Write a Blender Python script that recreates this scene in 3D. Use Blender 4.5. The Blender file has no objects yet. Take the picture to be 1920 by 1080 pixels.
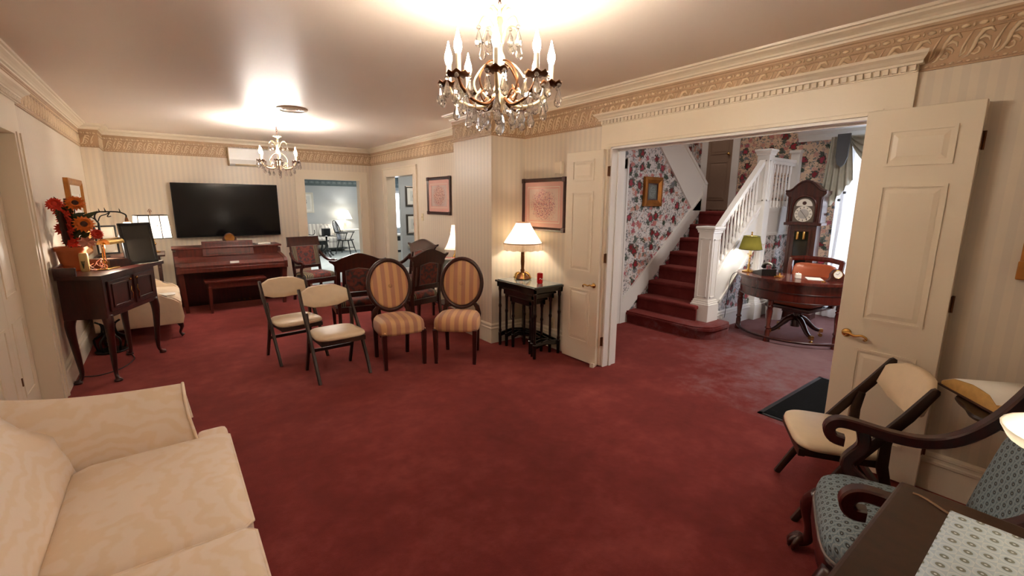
import bpy, bmesh, math, random
from mathutils import Vector, Matrix
random.seed(7)
PI = math.pi
scene = bpy.context.scene
COL = scene.collection
# ------------------------------------------------------------------ camera
YAW, PITCH, ROLL = math.radians(37.317), math.radians(10.708), math.radians(0.383)
CAMZ = 1.65
def cam_axes():
    cy, sy = math.cos(YAW), math.sin(YAW)
    f = Vector((sy*math.cos(PITCH), cy*math.cos(PITCH), -math.sin(PITCH)))
    r = Vector((cy, -sy, 0)); u = r.cross(f)
    r2 = math.cos(ROLL)*r + math.sin(ROLL)*u
    u2 = -math.sin(ROLL)*r + math.cos(ROLL)*u
    return r2, u2, f
_r, _u, _f = cam_axes()
camd = bpy.data.cameras.new('camera'); camd.sensor_width = 36; camd.lens = 845/1920*36
camd.clip_start = 0.02; camd.clip_end = 200
cam = bpy.data.objects.new('camera', camd); COL.objects.link(cam)
cam.matrix_world = Matrix(((_r.x, _u.x, -_f.x, 0), (_r.y, _u.y, -_f.y, 0), (_r.z, _u.z, -_f.z, CAMZ), (0, 0, 0, 1)))
scene.camera = cam
# ------------------------------------------------------------------ light and exposure
world = bpy.data.worlds.new('world'); scene.world = world; world.use_nodes = True
world.node_tree.nodes['Background'].inputs[0].default_value = (0.80, 0.88, 1.0, 1)
world.node_tree.nodes['Background'].inputs[1].default_value = 1.7
vs = scene.view_settings
vs.view_transform = 'Standard'; vs.look = 'None'; vs.gamma = 1; vs.use_curve_mapping = False
vs.exposure = 2.4
scene.cycles.sample_clamp_indirect = 4.0
scene.cycles.max_bounces = 8
scene.cycles.caustics_reflective = False
scene.cycles.caustics_refractive = False
WARM = (1.0, 0.86, 0.71)
WHITE = (1.0, 0.92, 0.82)
def point_light(name, loc, energy, color=WARM, size=0.02, parent=None):
    l = bpy.data.lights.new(name, 'POINT'); l.energy = energy; l.color = color; l.shadow_soft_size = size
    o = bpy.data.objects.new(name, l); COL.objects.link(o); o.location = loc
    if parent: o.parent = parent
    return o
def area_light(name, loc, energy, color, sx, sy, rot=(0, 0, 0)):
    l = bpy.data.lights.new(name, 'AREA'); l.energy = energy; l.color = color; l.shape = 'RECTANGLE'; l.size = sx; l.size_y = sy
    o = bpy.data.objects.new(name, l); COL.objects.link(o); o.location = loc; o.rotation_euler = rot
    return o
# added fill lights without fixtures: blue room, side passage, hall, upper stair well
area_light('parlor_fill_light', (3.4, 12.4, 2.52), 30, (1.0, 0.95, 0.88), 1.2, 1.2)
area_light('passage_fill_light', (4.6, 8.4, 2.52), 4.5, (1.0, 0.94, 0.86), 0.6, 0.6)
area_light('hall_fill_light', (5.3, 0.9, 2.66), 14, (1.0, 0.92, 0.84), 0.7, 0.7)
area_light('stair_fill_light', (6.0, 4.1, 4.9), 4, (1.0, 0.86, 0.72), 0.8, 0.8)
# ------------------------------------------------------------------ materials
MATS = {}
def srgb(r, g, b):
    def c(v):
        v /= 255.0
        return v/12.92 if v <= 0.04045 else ((v+0.055)/1.055)**2.4
    return (c(r), c(g), c(b), 1)
class NT:
    def __init__(s, name):
        s.m = bpy.data.materials.new(name); s.m.use_nodes = True; s.t = s.m.node_tree
        s.n = s.t.nodes; s.b = s.n['Principled BSDF']; MATS[name] = s.m
    def add(s, typ, **kw):
        n = s.n.new(typ)
        for k, v in kw.items():
            if k.startswith('i_'):
                key = k[2:]
                key = int(key) if key.isdigit() else key.replace('_', ' ')
                n.inputs[key].default_value = v
            else: setattr(n, k, v)
        return n
    def link(s, a, b): s.t.links.new(a, b)
    def coords(s, kind='Object'):
        return s.add('ShaderNodeTexCoord').outputs[kind]
    def ramp(s, fac, stops, interp='LINEAR'):
        r = s.add('ShaderNodeValToRGB'); cr = r.color_ramp; cr.interpolation = interp
        while len(cr.elements) < len(stops): cr.elements.new(0.5)
        for e, (p, c) in zip(cr.elements, stops): e.position = p; e.color = c
        s.link(fac, r.inputs[0]); return r.outputs[0]
    def math(s, op, a, b=None, c=None):
        m = s.add('ShaderNodeMath', operation=op)
        for i, v in enumerate((a, b, c)):
            if v is None: continue
            if hasattr(v, 'default_value') or hasattr(v, 'links'): s.link(v, m.inputs[i])
            else: m.inputs[i].default_value = v
        return m.outputs[0]
    def mix(s, fac, a, b):
        m = s.add('ShaderNodeMix', data_type='RGBA')
        for i, v in ((0, fac), (6, a), (7, b)):
            if hasattr(v, 'links'): s.link(v, m.inputs[i])
            else: m.inputs[i].default_value = v
        return m.outputs[2]
    def bump(s, h, strength=0.3, dist=0.01):
        b = s.add('ShaderNodeBump', i_Strength=strength, i_Distance=dist); s.link(h, b.inputs['Height'])
        s.link(b.outputs[0], s.b.inputs['Normal'])
    def base(s, c):
        if hasattr(c, 'links'): s.link(c, s.b.inputs['Base Color'])
        else: s.b.inputs['Base Color'].default_value = c
    def rough(s, v): s.b.inputs['Roughness'].default_value = v
def noise(nt, vec, scale, detail=3, rough=0.5):
    n = nt.add('ShaderNodeTexNoise', i_Scale=scale, i_Detail=detail, i_Roughness=rough); nt.link(vec, n.inputs['Vector']); return n.outputs['Fac']
def plain(name, col, rough=0.5, metal=0.0, var=0.06, scale=8, emit=None, spec=None, coat=0, bump=0.0, trans=0, ior=None):
    nt = NT(name); c = nt.coords()
    f = noise(nt, c, scale)
    lo = tuple(v*(1-var) for v in col[:3])+(1,); hi = tuple(min(1, v*(1+var)) for v in col[:3])+(1,)
    nt.base(nt.ramp(f, [(0.3, lo), (0.7, hi)])); nt.rough(rough)
    nt.b.inputs['Metallic'].default_value = metal
    if spec is not None: nt.b.inputs['Specular IOR Level'].default_value = spec
    if coat: nt.b.inputs['Coat Weight'].default_value = coat; nt.b.inputs['Coat Roughness'].default_value = 0.15
    if trans: nt.b.inputs['Transmission Weight'].default_value = trans
    if ior: nt.b.inputs['IOR'].default_value = ior
    if bump: nt.bump(noise(nt, c, scale*6), bump, 0.005)
    if emit:
        nt.b.inputs['Emission Color'].default_value = tuple(emit[:3])+(1,); nt.b.inputs['Emission Strength'].default_value = emit[3]
    return nt.m
def wood(name, dark, light, rough=0.25, scale=6, coat=0.3):
    nt = NT(name); c = nt.coords('Object')
    mp = nt.add('ShaderNodeMapping', i_Scale=(1.0, 1.0, 0.18)); nt.link(c, mp.inputs[0])
    f = noise(nt, mp.outputs[0], scale*5, 6, 0.6)
    w = nt.add('ShaderNodeTexWave', i_Scale=scale, i_Distortion=6.0, i_Detail=3.0); nt.link(mp.outputs[0], w.inputs[0])
    s = nt.math('MULTIPLY_ADD', w.outputs['Fac'], 0.10, nt.math('MULTIPLY', f, 0.90))
    nt.base(nt.ramp(s, [(0.25, dark), (0.75, light)])); nt.rough(rough)
    nt.b.inputs['Coat Weight'].default_value = coat; nt.b.inputs['Coat Roughness'].default_value = 0.12
    return nt.m
wood('mahogany', srgb(30, 7, 6), srgb(66, 18, 13), 0.3, coat=0.2)
wood('piano_wood', srgb(54, 15, 10), srgb(92, 31, 19), 0.36, coat=0.15)
wood('dark_walnut', srgb(26, 13, 7), srgb(54, 29, 16), 0.45, coat=0.0)
wood('desk_wood', srgb(52, 12, 8), srgb(96, 28, 16), 0.25)
wood('clock_wood', srgb(40, 18, 14), srgb(86, 36, 26), 0.28)
wood('table_brown', srgb(36, 18, 10), srgb(58, 32, 18), 0.4, coat=0.1)
plain('black_lacquer', srgb(14, 13, 12), 0.2, coat=0.4)
plain('black_plastic', srgb(10, 10, 11), 0.35)
plain('black_iron', srgb(20, 15, 11), 0.45, metal=0.6)
plain('brass', srgb(210, 168, 98), 0.22, metal=1.0, var=0.12)
plain('pale_gilt', srgb(238, 218, 178), 0.35, metal=0.5, var=0.15)
plain('aged_brass', srgb(104, 66, 40), 0.4, metal=0.9, var=0.25)
plain('gilt_frame', srgb(168, 110, 50), 0.4, metal=0.7, var=0.2, bump=0.3)
plain('steel', srgb(120, 112, 104), 0.35, metal=1.0)
plain('cream_paint', srgb(236, 223, 202), 0.35, var=0.015, scale=2)
plain('white_paint', srgb(240, 238, 234), 0.32, var=0.015, scale=2)
plain('white_plastic', srgb(236, 234, 230), 0.3, var=0.01)
plain('ivory_plastic', srgb(226, 208, 172), 0.4, var=0.02)
plain('cream_vinyl', srgb(232, 210, 178), 0.38, var=0.04, scale=14, bump=0.05)
plain('paper', srgb(240, 236, 226), 0.7, var=0.03)
plain('tan_pages', srgb(204, 160, 92), 0.7, var=0.1, scale=40)
plain('screen', (0.004, 0.004, 0.005, 1), 0.12, spec=0.5)
plain('red_can', srgb(190, 16, 22), 0.25, var=0.05)
plain('aluminium', srgb(200, 200, 200), 0.3, metal=1.0)
plain('leather', srgb(150, 68, 34), 0.35, var=0.18, scale=6, bump=0.1, coat=0.15)
plain('bulb_glow', (1, 0.9, 0.7, 1), 0.4, emit=(1.0, 0.86, 0.66, 26.0))
plain('candle_sleeve', srgb(250, 240, 220), 0.5, var=0.02)
def translucent(name, col, emit=0.0, ecol=None, trans=0.6):
    nt = NT(name); c = nt.coords(); f = noise(nt, c, 30)
    rgb = nt.ramp(f, [(0.3, tuple(v*0.95 for v in col[:3])+(1,)), (0.7, col)])
    d = nt.add('ShaderNodeBsdfDiffuse'); t = nt.add('ShaderNodeBsdfTranslucent'); m = nt.add('ShaderNodeMixShader', i_0=trans)
    nt.link(rgb, d.inputs[0]); nt.link(rgb, t.inputs[0]); nt.link(d.outputs[0], m.inputs[1]); nt.link(t.outputs[0], m.inputs[2])
    out = nt.n['Material Output']
    if emit:
        e = nt.add('ShaderNodeEmission', i_1=emit); e.inputs[0].default_value = ecol or col
        a = nt.add('ShaderNodeAddShader'); nt.link(m.outputs[0], a.inputs[0]); nt.link(e.outputs[0], a.inputs[1]); nt.link(a.outputs[0], out.inputs[0])
    else: nt.link(m.outputs[0], out.inputs[0])
    nt.n.remove(nt.b)
    return nt.m
translucent('shade_cream', (0.95, 0.87, 0.70, 1), trans=0.55)
translucent('shade_white', (0.97, 0.94, 0.86, 1), trans=0.55)
translucent('shade_green', srgb(92, 86, 38), trans=0.10)
translucent('shade_fringe', (0.52, 0.40, 0.28, 1), trans=0.15)
translucent('sheer_curtain', (0.93, 0.94, 0.97, 1), trans=0.75)
def glassy():
    nt = NT('crystal')
    g = nt.add('ShaderNodeBsdfGlossy', i_Roughness=0.04); t = nt.add('ShaderNodeBsdfTransparent'); r = nt.add('ShaderNodeBsdfRefraction', i_Roughness=0.02, i_IOR=1.5)
    c = nt.coords(); f = noise(nt, c, 60)
    rgb = nt.ramp(f, [(0.3, (0.92, 0.90, 0.87, 1)), (0.7, (1, 1, 1, 1))])
    for n in (g, r): nt.link(rgb, n.inputs[0])
    fr = nt.add('ShaderNodeFresnel', i_0=1.6)
    m1 = nt.add('ShaderNodeMixShader', i_0=0.45); nt.link(t.outputs[0], m1.inputs[1]); nt.link(r.outputs[0], m1.inputs[2])
    m2 = nt.add('ShaderNodeMixShader'); nt.link(nt.math('MULTIPLY_ADD', fr.outputs[0], 0.9, 0.12), m2.inputs[0]); nt.link(m1.outputs[0], m2.inputs[1]); nt.link(g.outputs[0], m2.inputs[2])
    nt.link(m2.outputs[0], nt.n['Material Output'].inputs[0]); nt.n.remove(nt.b)
glassy()
def thin_glass():
    nt = NT('glass_pane'); t = nt.add('ShaderNodeBsdfTransparent'); g = nt.add('ShaderNodeBsdfGlossy', i_Roughness=0.02); m = nt.add('ShaderNodeMixShader')
    f = noise(nt, nt.coords(), 3); nt.link(nt.math('MULTIPLY_ADD', f, 0.04, 0.04), m.inputs[0])
    nt.link(t.outputs[0], m.inputs[1]); nt.link(g.outputs[0], m.inputs[2]); nt.link(m.outputs[0], nt.n['Material Output'].inputs[0]); nt.n.remove(nt.b)
thin_glass()
# --- carpets
def carpet(name, hall):
    nt = NT(name); c = nt.coords()
    a = noise(nt, c, 1.3, 4, 0.6); b = noise(nt, c, 6.0, 5, 0.72); d = noise(nt, c, 260, 2)
    s = nt.math('MULTIPLY_ADD', a, 0.55, nt.math('MULTIPLY', b, 0.45))
    red = nt.ramp(s, [(0.30, srgb(78, 25, 25)), (0.5, srgb(104, 38, 37)), (0.70, srgb(130, 60, 56))])
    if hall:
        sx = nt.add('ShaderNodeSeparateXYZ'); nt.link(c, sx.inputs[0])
        # window glare painted as grey-mauve towards the far end, mottled into the red
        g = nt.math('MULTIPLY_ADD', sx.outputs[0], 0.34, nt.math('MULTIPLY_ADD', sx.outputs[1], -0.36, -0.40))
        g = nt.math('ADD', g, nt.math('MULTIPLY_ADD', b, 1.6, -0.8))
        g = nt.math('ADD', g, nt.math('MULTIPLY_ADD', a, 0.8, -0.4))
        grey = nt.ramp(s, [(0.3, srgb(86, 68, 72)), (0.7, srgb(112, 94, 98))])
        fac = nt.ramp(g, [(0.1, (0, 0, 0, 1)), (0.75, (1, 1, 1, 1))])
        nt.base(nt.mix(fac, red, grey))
    else: nt.base(red)
    nt.rough(0.95); nt.b.inputs['Specular IOR Level'].default_value = 0.1
    nt.b.inputs['Sheen Weight'].default_value = 0.45; nt.b.inputs['Sheen Roughness'].default_value = 0.5
    nt.b.inputs['Sheen Tint'].default_value = srgb(200, 120, 110)
    nt.bump(nt.math('ADD', d, nt.math('MULTIPLY', b, 0.8)), 0.35, 0.01)
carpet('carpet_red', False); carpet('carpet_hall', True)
plain('carpet_grey', srgb(150, 158, 158), 0.95, var=0.08, scale=5, bump=0.3)
plain('rubber_mat', srgb(15, 15, 16), 0.95, spec=0.05, var=0.2, scale=80, bump=0.3)
# --- wall papers
def stripes(name, c0, c1, freq, amt=1.0):
    nt = NT(name); c = nt.coords(); sx = nt.add('ShaderNodeSeparateXYZ'); nt.link(c, sx.inputs[0])
    u = nt.math('ADD', sx.outputs[0], sx.outputs[1])
    s = nt.math('SINE', nt.math('MULTIPLY', u, freq))
    s2 = nt.math('SINE', nt.math('MULTIPLY', u, freq*3.0))
    f = nt.math('MULTIPLY_ADD', s, 0.38, nt.math('MULTIPLY_ADD', s2, 0.1, 0.5))
    nt.base(nt.ramp(f, [(0.38, c0), (0.62, c1)])); nt.rough(0.42)
    nt.b.inputs['Specular IOR Level'].default_value = 0.35
    nt.bump(noise(nt, c, 90), 0.05, 0.002)
stripes('wallpaper_cream', srgb(228, 214, 195), srgb(221, 208, 191), 2*PI/0.07)
plain('ceiling_paint', srgb(244, 231, 220), 0.42, var=0.02, scale=0.8)
plain('frieze_tan', srgb(188, 156, 124), 0.5, var=0.06, scale=10)
plain('frieze_relief', srgb(226, 203, 170), 0.45, var=0.08, scale=12)
plain('grey_wall', srgb(186, 190, 192), 0.6, var=0.03, scale=3)
plain('white_ceiling', srgb(238, 238, 236), 0.6, var=0.01)
def floral(name, bg, dens=1.0):
    nt = NT(name); c = nt.coords(); sx = nt.add('ShaderNodeSeparateXYZ'); nt.link(c, sx.inputs[0])
    u = nt.math('ADD', sx.outputs[0], sx.outputs[1])
    cb = nt.add('ShaderNodeCombineXYZ'); nt.link(u, cb.inputs[0]); nt.link(sx.outputs[2], cb.inputs[1])
    uv = cb.outputs[0]
    nz = nt.add('ShaderNodeTexNoise', i_Scale=26.0, i_Detail=3.0); nt.link(uv, nz.inputs['Vector'])
    sub = nt.add('ShaderNodeVectorMath', operation='SUBTRACT'); nt.link(nz.outputs['Color'], sub.inputs[0]); sub.inputs[1].default_value = (0.5, 0.5, 0.5)
    scl = nt.add('ShaderNodeVectorMath', operation='SCALE'); nt.link(sub.outputs[0], scl.inputs[0]); scl.inputs['Scale'].default_value = 0.13
    ad = nt.add('ShaderNodeVectorMath', operation='ADD'); nt.link(uv, ad.inputs[0]); nt.link(scl.outputs[0], ad.inputs[1])
    w = ad.outputs[0]
    def voro(scale, off, feat='F1'):
        mp = nt.add('ShaderNodeMapping', i_Location=off); nt.link(w, mp.inputs[0])
        v = nt.add('ShaderNodeTexVoronoi', voronoi_dimensions='2D', feature=feat, i_Scale=scale, i_Randomness=0.9); nt.link(mp.outputs[0], v.inputs['Vector'])
        return v
    cur = bg
    def layer(cur, scale, off, lo, hi, colors, keep):
        v = voro(scale, off)
        sp = nt.add('ShaderNodeSeparateColor'); nt.link(v.outputs['Color'], sp.inputs[0])
        mask = nt.ramp(v.outputs['Distance'], [(lo, (1, 1, 1, 1)), (hi, (0, 0, 0, 1))])
        k = nt.math('LESS_THAN', sp.outputs[1], keep)
        n = len(colors)
        col = nt.ramp(sp.outputs[0], [(i/n, cc) for i, cc in enumerate(colors)], 'CONSTANT')
        sh = nt.ramp(noise(nt, uv, 90, 2), [(0.35, (0.62, 0.6, 0.6, 1)), (0.62, (1, 1, 1, 1))])
        mu = nt.add('ShaderNodeMix', data_type='RGBA', blend_type='MULTIPLY', i_0=0.8); nt.link(col, mu.inputs[6]); nt.link(sh, mu.inputs[7])
        return nt.mix(nt.math('MULTIPLY', mask, k), cur, mu.outputs[2])
    grn = [srgb(66, 84, 70), srgb(104, 116, 108), srgb(128, 134, 140), srgb(84, 96, 86)]
    cur = layer(cur, 30, (0.3, 0.1, 0), 0.22, 0.34, grn+[srgb(196, 160, 150)], 0.62*dens)
    cur = layer(cur, 22, (1.7, 0.6, 0), 0.24, 0.36, [srgb(120, 128, 124), srgb(214, 178, 166), srgb(150, 150, 160)], 0.55*dens)
    cur = layer(cur, 9, (0.45, 3.2, 0), 0.30, 0.40, grn, 0.42*dens)
    cur = layer(cur, 9, (0.0, 1.1, 0), 0.24, 0.36, [srgb(214, 140, 132), srgb(222, 168, 150), srgb(196, 110, 120)], 0.45*dens)
    cur = layer(cur, 4.6, (2.6, 0.35, 0), 0.24, 0.30, [srgb(58, 74, 60), srgb(70, 84, 74)], 0.6)
    cur = layer(cur, 4.6, (2.6, 0.35, 0), 0.13, 0.20, [srgb(160, 34, 52), srgb(186, 62, 84), srgb(140, 26, 40)], 0.6)
    nt.base(cur); nt.rough(0.55)
floral('floral_white', srgb(226, 222, 222)); floral('floral_tan', srgb(226, 196, 168))
# --- fabrics
def damask():
    nt = NT('damask'); c = nt.coords()
    f = noise(nt, c, 16, 4, 0.62); g = nt.add('ShaderNodeTexWave', wave_type='RINGS', i_Scale=5.0, i_Distortion=14.0, i_Detail=3.0); nt.link(c, g.inputs[0])
    s = nt.math('MULTIPLY_ADD', f, 0.6, nt.math('MULTIPLY', g.outputs['Fac'], 0.4))
    nt.base(nt.ramp(s, [(0.42, srgb(236, 217, 199)), (0.62, srgb(232, 209, 183))])); nt.rough(0.75)
    nt.b.inputs['Sheen Weight'].default_value = 0.2
    nt.bump(s, 0.06, 0.004)
damask()
plain('cream_fabric', srgb(236, 216, 190), 0.8, var=0.03, scale=20)
def striped_fabric(name, a, b, freq, axis=0, thin=None):
    nt = NT(name); c = nt.coords(); sx = nt.add('ShaderNodeSeparateXYZ'); nt.link(c, sx.inputs[0])
    s = nt.math('SINE', nt.math('MULTIPLY', sx.outputs[axis], freq))
    f = nt.math('MULTIPLY_ADD', s, 0.5, 0.5)
    nt.base(nt.ramp(f, [(0.44, a), (0.56, b)])); nt.rough(0.6); nt.b.inputs['Sheen Weight'].default_value = 0.2
striped_fabric('satin_stripe', srgb(214, 168, 120), srgb(184, 132, 104), 2*PI/0.088)
striped_fabric('sofa_stripe', srgb(226, 222, 214), srgb(190, 184, 178), 2*PI/0.12)
def tapestry():
    nt = NT('tapestry'); c = nt.coords(); sx = nt.add('ShaderNodeSeparateXYZ'); nt.link(c, sx.inputs[0])
    ax = nt.math('ABSOLUTE', sx.outputs[0])
    cbv = nt.add('ShaderNodeCombineXYZ'); nt.link(ax, cbv.inputs[0]); nt.link(sx.outputs[1], cbv.inputs[1]); nt.link(sx.outputs[2], cbv.inputs[2])
    f = noise(nt, cbv.outputs[0], 22, 3)
    mid = nt.ramp(f, [(0.40, srgb(58, 52, 56)), (0.48, srgb(100, 48, 44)), (0.62, srgb(120, 60, 52))])
    st = nt.math('SINE', nt.math('MULTIPLY', ax, 2*PI/0.022))
    edge = nt.ramp(nt.math('MULTIPLY_ADD', st, 0.5, 0.5), [(0.3, srgb(52, 54, 52)), (0.75, srgb(84, 80, 70)), (0.92, srgb(170, 150, 112))])
    k = nt.math('GREATER_THAN', ax, 0.15)
    nt.base(nt.mix(k, mid, edge)); nt.rough(0.85)
tapestry()
def blue_scale(name, a, b, dot, ring):
    nt = NT(name); c = nt.coords('Object')
    tc = nt.add('ShaderNodeMapping', i_Scale=(1, 1, 1)); nt.link(c, tc.inputs[0])
    sx = nt.add('ShaderNodeSeparateXYZ'); nt.link(tc.outputs[0], sx.inputs[0])
    P_ = 0.042
    v0 = nt.math('ADD', sx.outputs[1], nt.math('MULTIPLY', sx.outputs[2], 1.0))
    row = nt.math('FLOOR', nt.math('DIVIDE', v0, P_*0.75))
    fv = nt.math('SUBTRACT', nt.math('FRACT', nt.math('DIVIDE', v0, P_*0.75)), 0.5)
    uu = nt.math('ADD', nt.math('DIVIDE', sx.outputs[0], P_), nt.math('MULTIPLY', row, 0.5))
    fu = nt.math('SUBTRACT', nt.math('FRACT', uu), 0.5)
    d = nt.math('SQRT', nt.math('ADD', nt.math('POWER', nt.math('MULTIPLY', fu, 1.0), 2.0), nt.math('POWER', nt.math('MULTIPLY', fv, 0.75), 2.0)))
    nt.base(nt.ramp(d, [(0.0, a), (0.06, ring), (0.07, dot), (0.185, dot), (0.21, b), (0.36, a), (0.41, ring), (0.46, b)]))
    nt.rough(0.8)
blue_scale('blue_fabric', srgb(122, 138, 146), srgb(100, 116, 126), srgb(52, 54, 54), srgb(148, 156, 158))
blue_scale('runner_fabric', srgb(208, 224, 238), srgb(190, 210, 228), srgb(128, 136, 134), srgb(224, 234, 242))
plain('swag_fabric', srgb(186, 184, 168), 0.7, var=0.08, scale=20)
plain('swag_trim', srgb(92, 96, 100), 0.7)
def art(name, bg, cols, cx=0.5, cy=0.5, rad=0.52):
    nt = NT(name); c = nt.coords('Generated'); sx = nt.add('ShaderNodeSeparateXYZ'); nt.link(c, sx.inputs[0])
    du = nt.math('MULTIPLY', nt.math('SUBTRACT', sx.outputs[0], cx), 1.25); dv = nt.math('SUBTRACT', sx.outputs[2], cy)
    d = nt.math('SQRT', nt.math('ADD', nt.math('POWER', du, 2.0), nt.math('POWER', dv, 2.0)))
    f = noise(nt, c, 9, 4, 0.6); fine = noise(nt, c, 22, 3)
    m = nt.ramp(nt.math('ADD', d, nt.math('MULTIPLY_ADD', f, 0.5, -0.25)), [(rad*0.75, (1, 1, 1, 1)), (rad*1.1, (0, 0, 0, 1))])
    n = len(cols); col = nt.ramp(fine, [(0.36+0.3*i/max(1, n-1), q) for i, q in enumerate(cols)])
    nt.base(nt.mix(m, bg, col)); nt.rough(0.25); nt.b.inputs['Coat Weight'].default_value = 0.5
art('art_bouquet', srgb(224, 200, 190), [srgb(140, 136, 150), srgb(206, 130, 130), srgb(240, 218, 204), srgb(150, 96, 90)])
art('art_spray', srgb(206, 184, 182), [srgb(104, 106, 122), srgb(186, 112, 106), srgb(234, 208, 188), srgb(96, 100, 96)])
art('art_mono', srgb(225, 224, 216), [srgb(90, 96, 92), srgb(150, 152, 146), srgb(60, 66, 62)], rad=0.3)
art('art_dark', srgb(96, 100, 92), [srgb(170, 176, 172), srgb(60, 66, 56), srgb(130, 150, 150)])
plain('mat_pink', srgb(214, 166, 156), 0.5, var=0.02)
plain('mat_white', srgb(228, 222, 208), 0.6, var=0.02)
plain('terracotta', srgb(168, 84, 40), 0.7, var=0.12, scale=6)
plain('petal_red', srgb(196, 48, 24), 0.7, var=0.15, scale=30)
plain('petal_orange', srgb(206, 104, 22), 0.7, var=0.2, scale=30)
plain('leaf_green', srgb(48, 58, 26), 0.6, var=0.3, scale=20)
plain('leaf_brown', srgb(62, 28, 16), 0.6, var=0.3, scale=20)
plain('ribbon_pink', srgb(206, 150, 130), 0.4, var=0.1)
# ------------------------------------------------------------------ mesh helpers
def MX(loc=(0, 0, 0), rz=0, rx=0, ry=0):
    return Matrix.Translation(loc) @ Matrix.Rotation(rz, 4, 'Z') @ Matrix.Rotation(ry, 4, 'Y') @ Matrix.Rotation(rx, 4, 'X')
def xf(bm, verts, mat):
    if mat is not None: bmesh.ops.transform(bm, matrix=mat, verts=verts)
def box(bm, x0, x1, y0, y1, z0, z1, bev=0, seg=2, mat=None):
    r = bmesh.ops.create_cube(bm, size=1)
    vs_ = r['verts']
    for v in vs_:
        v.co = Vector((x0+(v.co.x+0.5)*(x1-x0), y0+(v.co.y+0.5)*(y1-y0), z0+(v.co.z+0.5)*(z1-z0)))
    if bev:
        es = list({e for v in vs_ for e in v.link_edges})
        b = bmesh.ops.bevel(bm, geom=es, offset=bev, segments=seg, affect='EDGES', profile=0.5)
        vs_ = list({v for f in b['faces'] for v in f.verts} | {v for v in vs_ if v.is_valid})
    xf(bm, vs_, mat); return vs_
def grid_faces(bm, rings, close_u=True, close_v=False, cap=True):
    n = len(rings[0])
    for i in range(len(rings)-1+(1 if close_v else 0)):
        a, b = rings[i], rings[(i+1) % len(rings)]
        for j in range(n if close_u else n-1):
            k = (j+1) % n
            try: bm.faces.new((a[j], a[k], b[k], b[j]))
            except ValueError: pass
    if cap and close_u and not close_v:
        try: bm.faces.new(list(reversed(rings[0]))); bm.faces.new(rings[-1])
        except ValueError: pass
def lathe(bm, prof, seg=16, mat=None, cap=True, scale=(1, 1)):
    rings = []
    for r, z in prof:
        rings.append([bm.verts.new((r*scale[0]*math.cos(2*PI*k/seg), r*scale[1]*math.sin(2*PI*k/seg), z)) for k in range(seg)])
    vs_ = [v for rg in rings for v in rg]
    grid_faces(bm, rings, True, False, cap); xf(bm, vs_, mat); return vs_
def tube(bm, pts, rad, seg=8, mat=None, flat=1.0, closed=False, up=None):
    pts = [Vector(p) for p in pts]; n = len(pts)
    rings = []; prev = None
    for i, p in enumerate(pts):
        if closed: t = pts[(i+1) % n]-pts[i-1]
        else: t = (pts[min(i+1, n-1)]-pts[max(i-1, 0)])
        if t.length < 1e-9: t = Vector((0, 0, 1))
        t.normalize()
        if up is not None: ref = Vector(up)
        elif prev is None: ref = Vector((0, 0, 1)) if abs(t.z) < 0.9 else Vector((1, 0, 0))
        else: ref = prev
        a = ref - t*ref.dot(t)
        if a.length < 1e-6: a = Vector((1, 0, 0)) - t*t.x
        a.normalize(); prev = a; b = t.cross(a)
        r = rad[i] if isinstance(rad, (list, tuple)) else rad
        rings.append([bm.verts.new(p + a*(math.cos(2*PI*k/seg)*r*flat) + b*(math.sin(2*PI*k/seg)*r)) for k in range(seg)])
    vs_ = [v for rg in rings for v in rg]
    grid_faces(bm, rings, True, closed, True); xf(bm, vs_, mat); return vs_
def prism(bm, poly, h0, h1, mat=None):
    """polygon in local XY extruded along Z from h0 to h1"""
    a = [bm.verts.new((x, y, h0)) for x, y in poly]; b = [bm.verts.new((x, y, h1)) for x, y in poly]
    n = len(poly)
    bm.faces.new(list(reversed(a))); bm.faces.new(b)
    for i in range(n):
        k = (i+1) % n; bm.faces.new((a[i], a[k], b[k], b[i]))
    xf(bm, a+b, mat); return a+b
XZ = Matrix.Rotation(PI/2, 4, 'X')          # local XY polygon -> XZ plane, extruded along -Y
def rbar(bm, p, q, w, d, up=(0, 0, 1), taper=1.0, bev=0.0):
    """rectangular bar from p to q; w across, d along the up-ish direction"""
    p, q = Vector(p), Vector(q); t = (q-p).normalized(); u = Vector(up)
    s = t.cross(u)
    if s.length < 1e-5: s = t.cross(Vector((1, 0, 0)))
    s.normalize(); u = s.cross(t)
    ra = [bm.verts.new(p + s*a*w/2 + u*b*d/2) for a, b in ((-1, -1), (1, -1), (1, 1), (-1, 1))]
    rb = [bm.verts.new(q + s*a*w*taper/2 + u*b*d*taper/2) for a, b in ((-1, -1), (1, -1), (1, 1), (-1, 1))]
    grid_faces(bm, [ra, rb])
    return ra+rb
def path_bar(bm, pts, w, d, up=(0, 1, 0), ws=None):
    """smooth rectangular-section member following pts; w across up, d along up"""
    pts = [Vector(p) for p in pts]; rings = []; n = len(pts); U = Vector(up)
    for i, p in enumerate(pts):
        t = (pts[min(i+1, n-1)]-pts[max(i-1, 0)]).normalized(); s = t.cross(U)
        if s.length < 1e-5: s = Vector((1, 0, 0))
        s.normalize(); k = ws[i] if ws else 1.0
        c = 0.72
        rings.append([bm.verts.new(p + s*a*w*k/2 + U*b*d/2) for a, b in ((-1, -c), (-c, -1), (c, -1), (1, -c), (1, c), (c, 1), (-c, 1), (-1, c))])
    grid_faces(bm, rings); return [v for r in rings for v in r]
def bez(p0, p1, p2, p3, n=10):
    p0, p1, p2, p3 = map(Vector, (p0, p1, p2, p3)); out = []
    for i in range(n+1):
        t = i/n; out.append(p0*(1-t)**3+p1*3*t*(1-t)**2+p2*3*t*t*(1-t)+p3*t**3)
    return out
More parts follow.
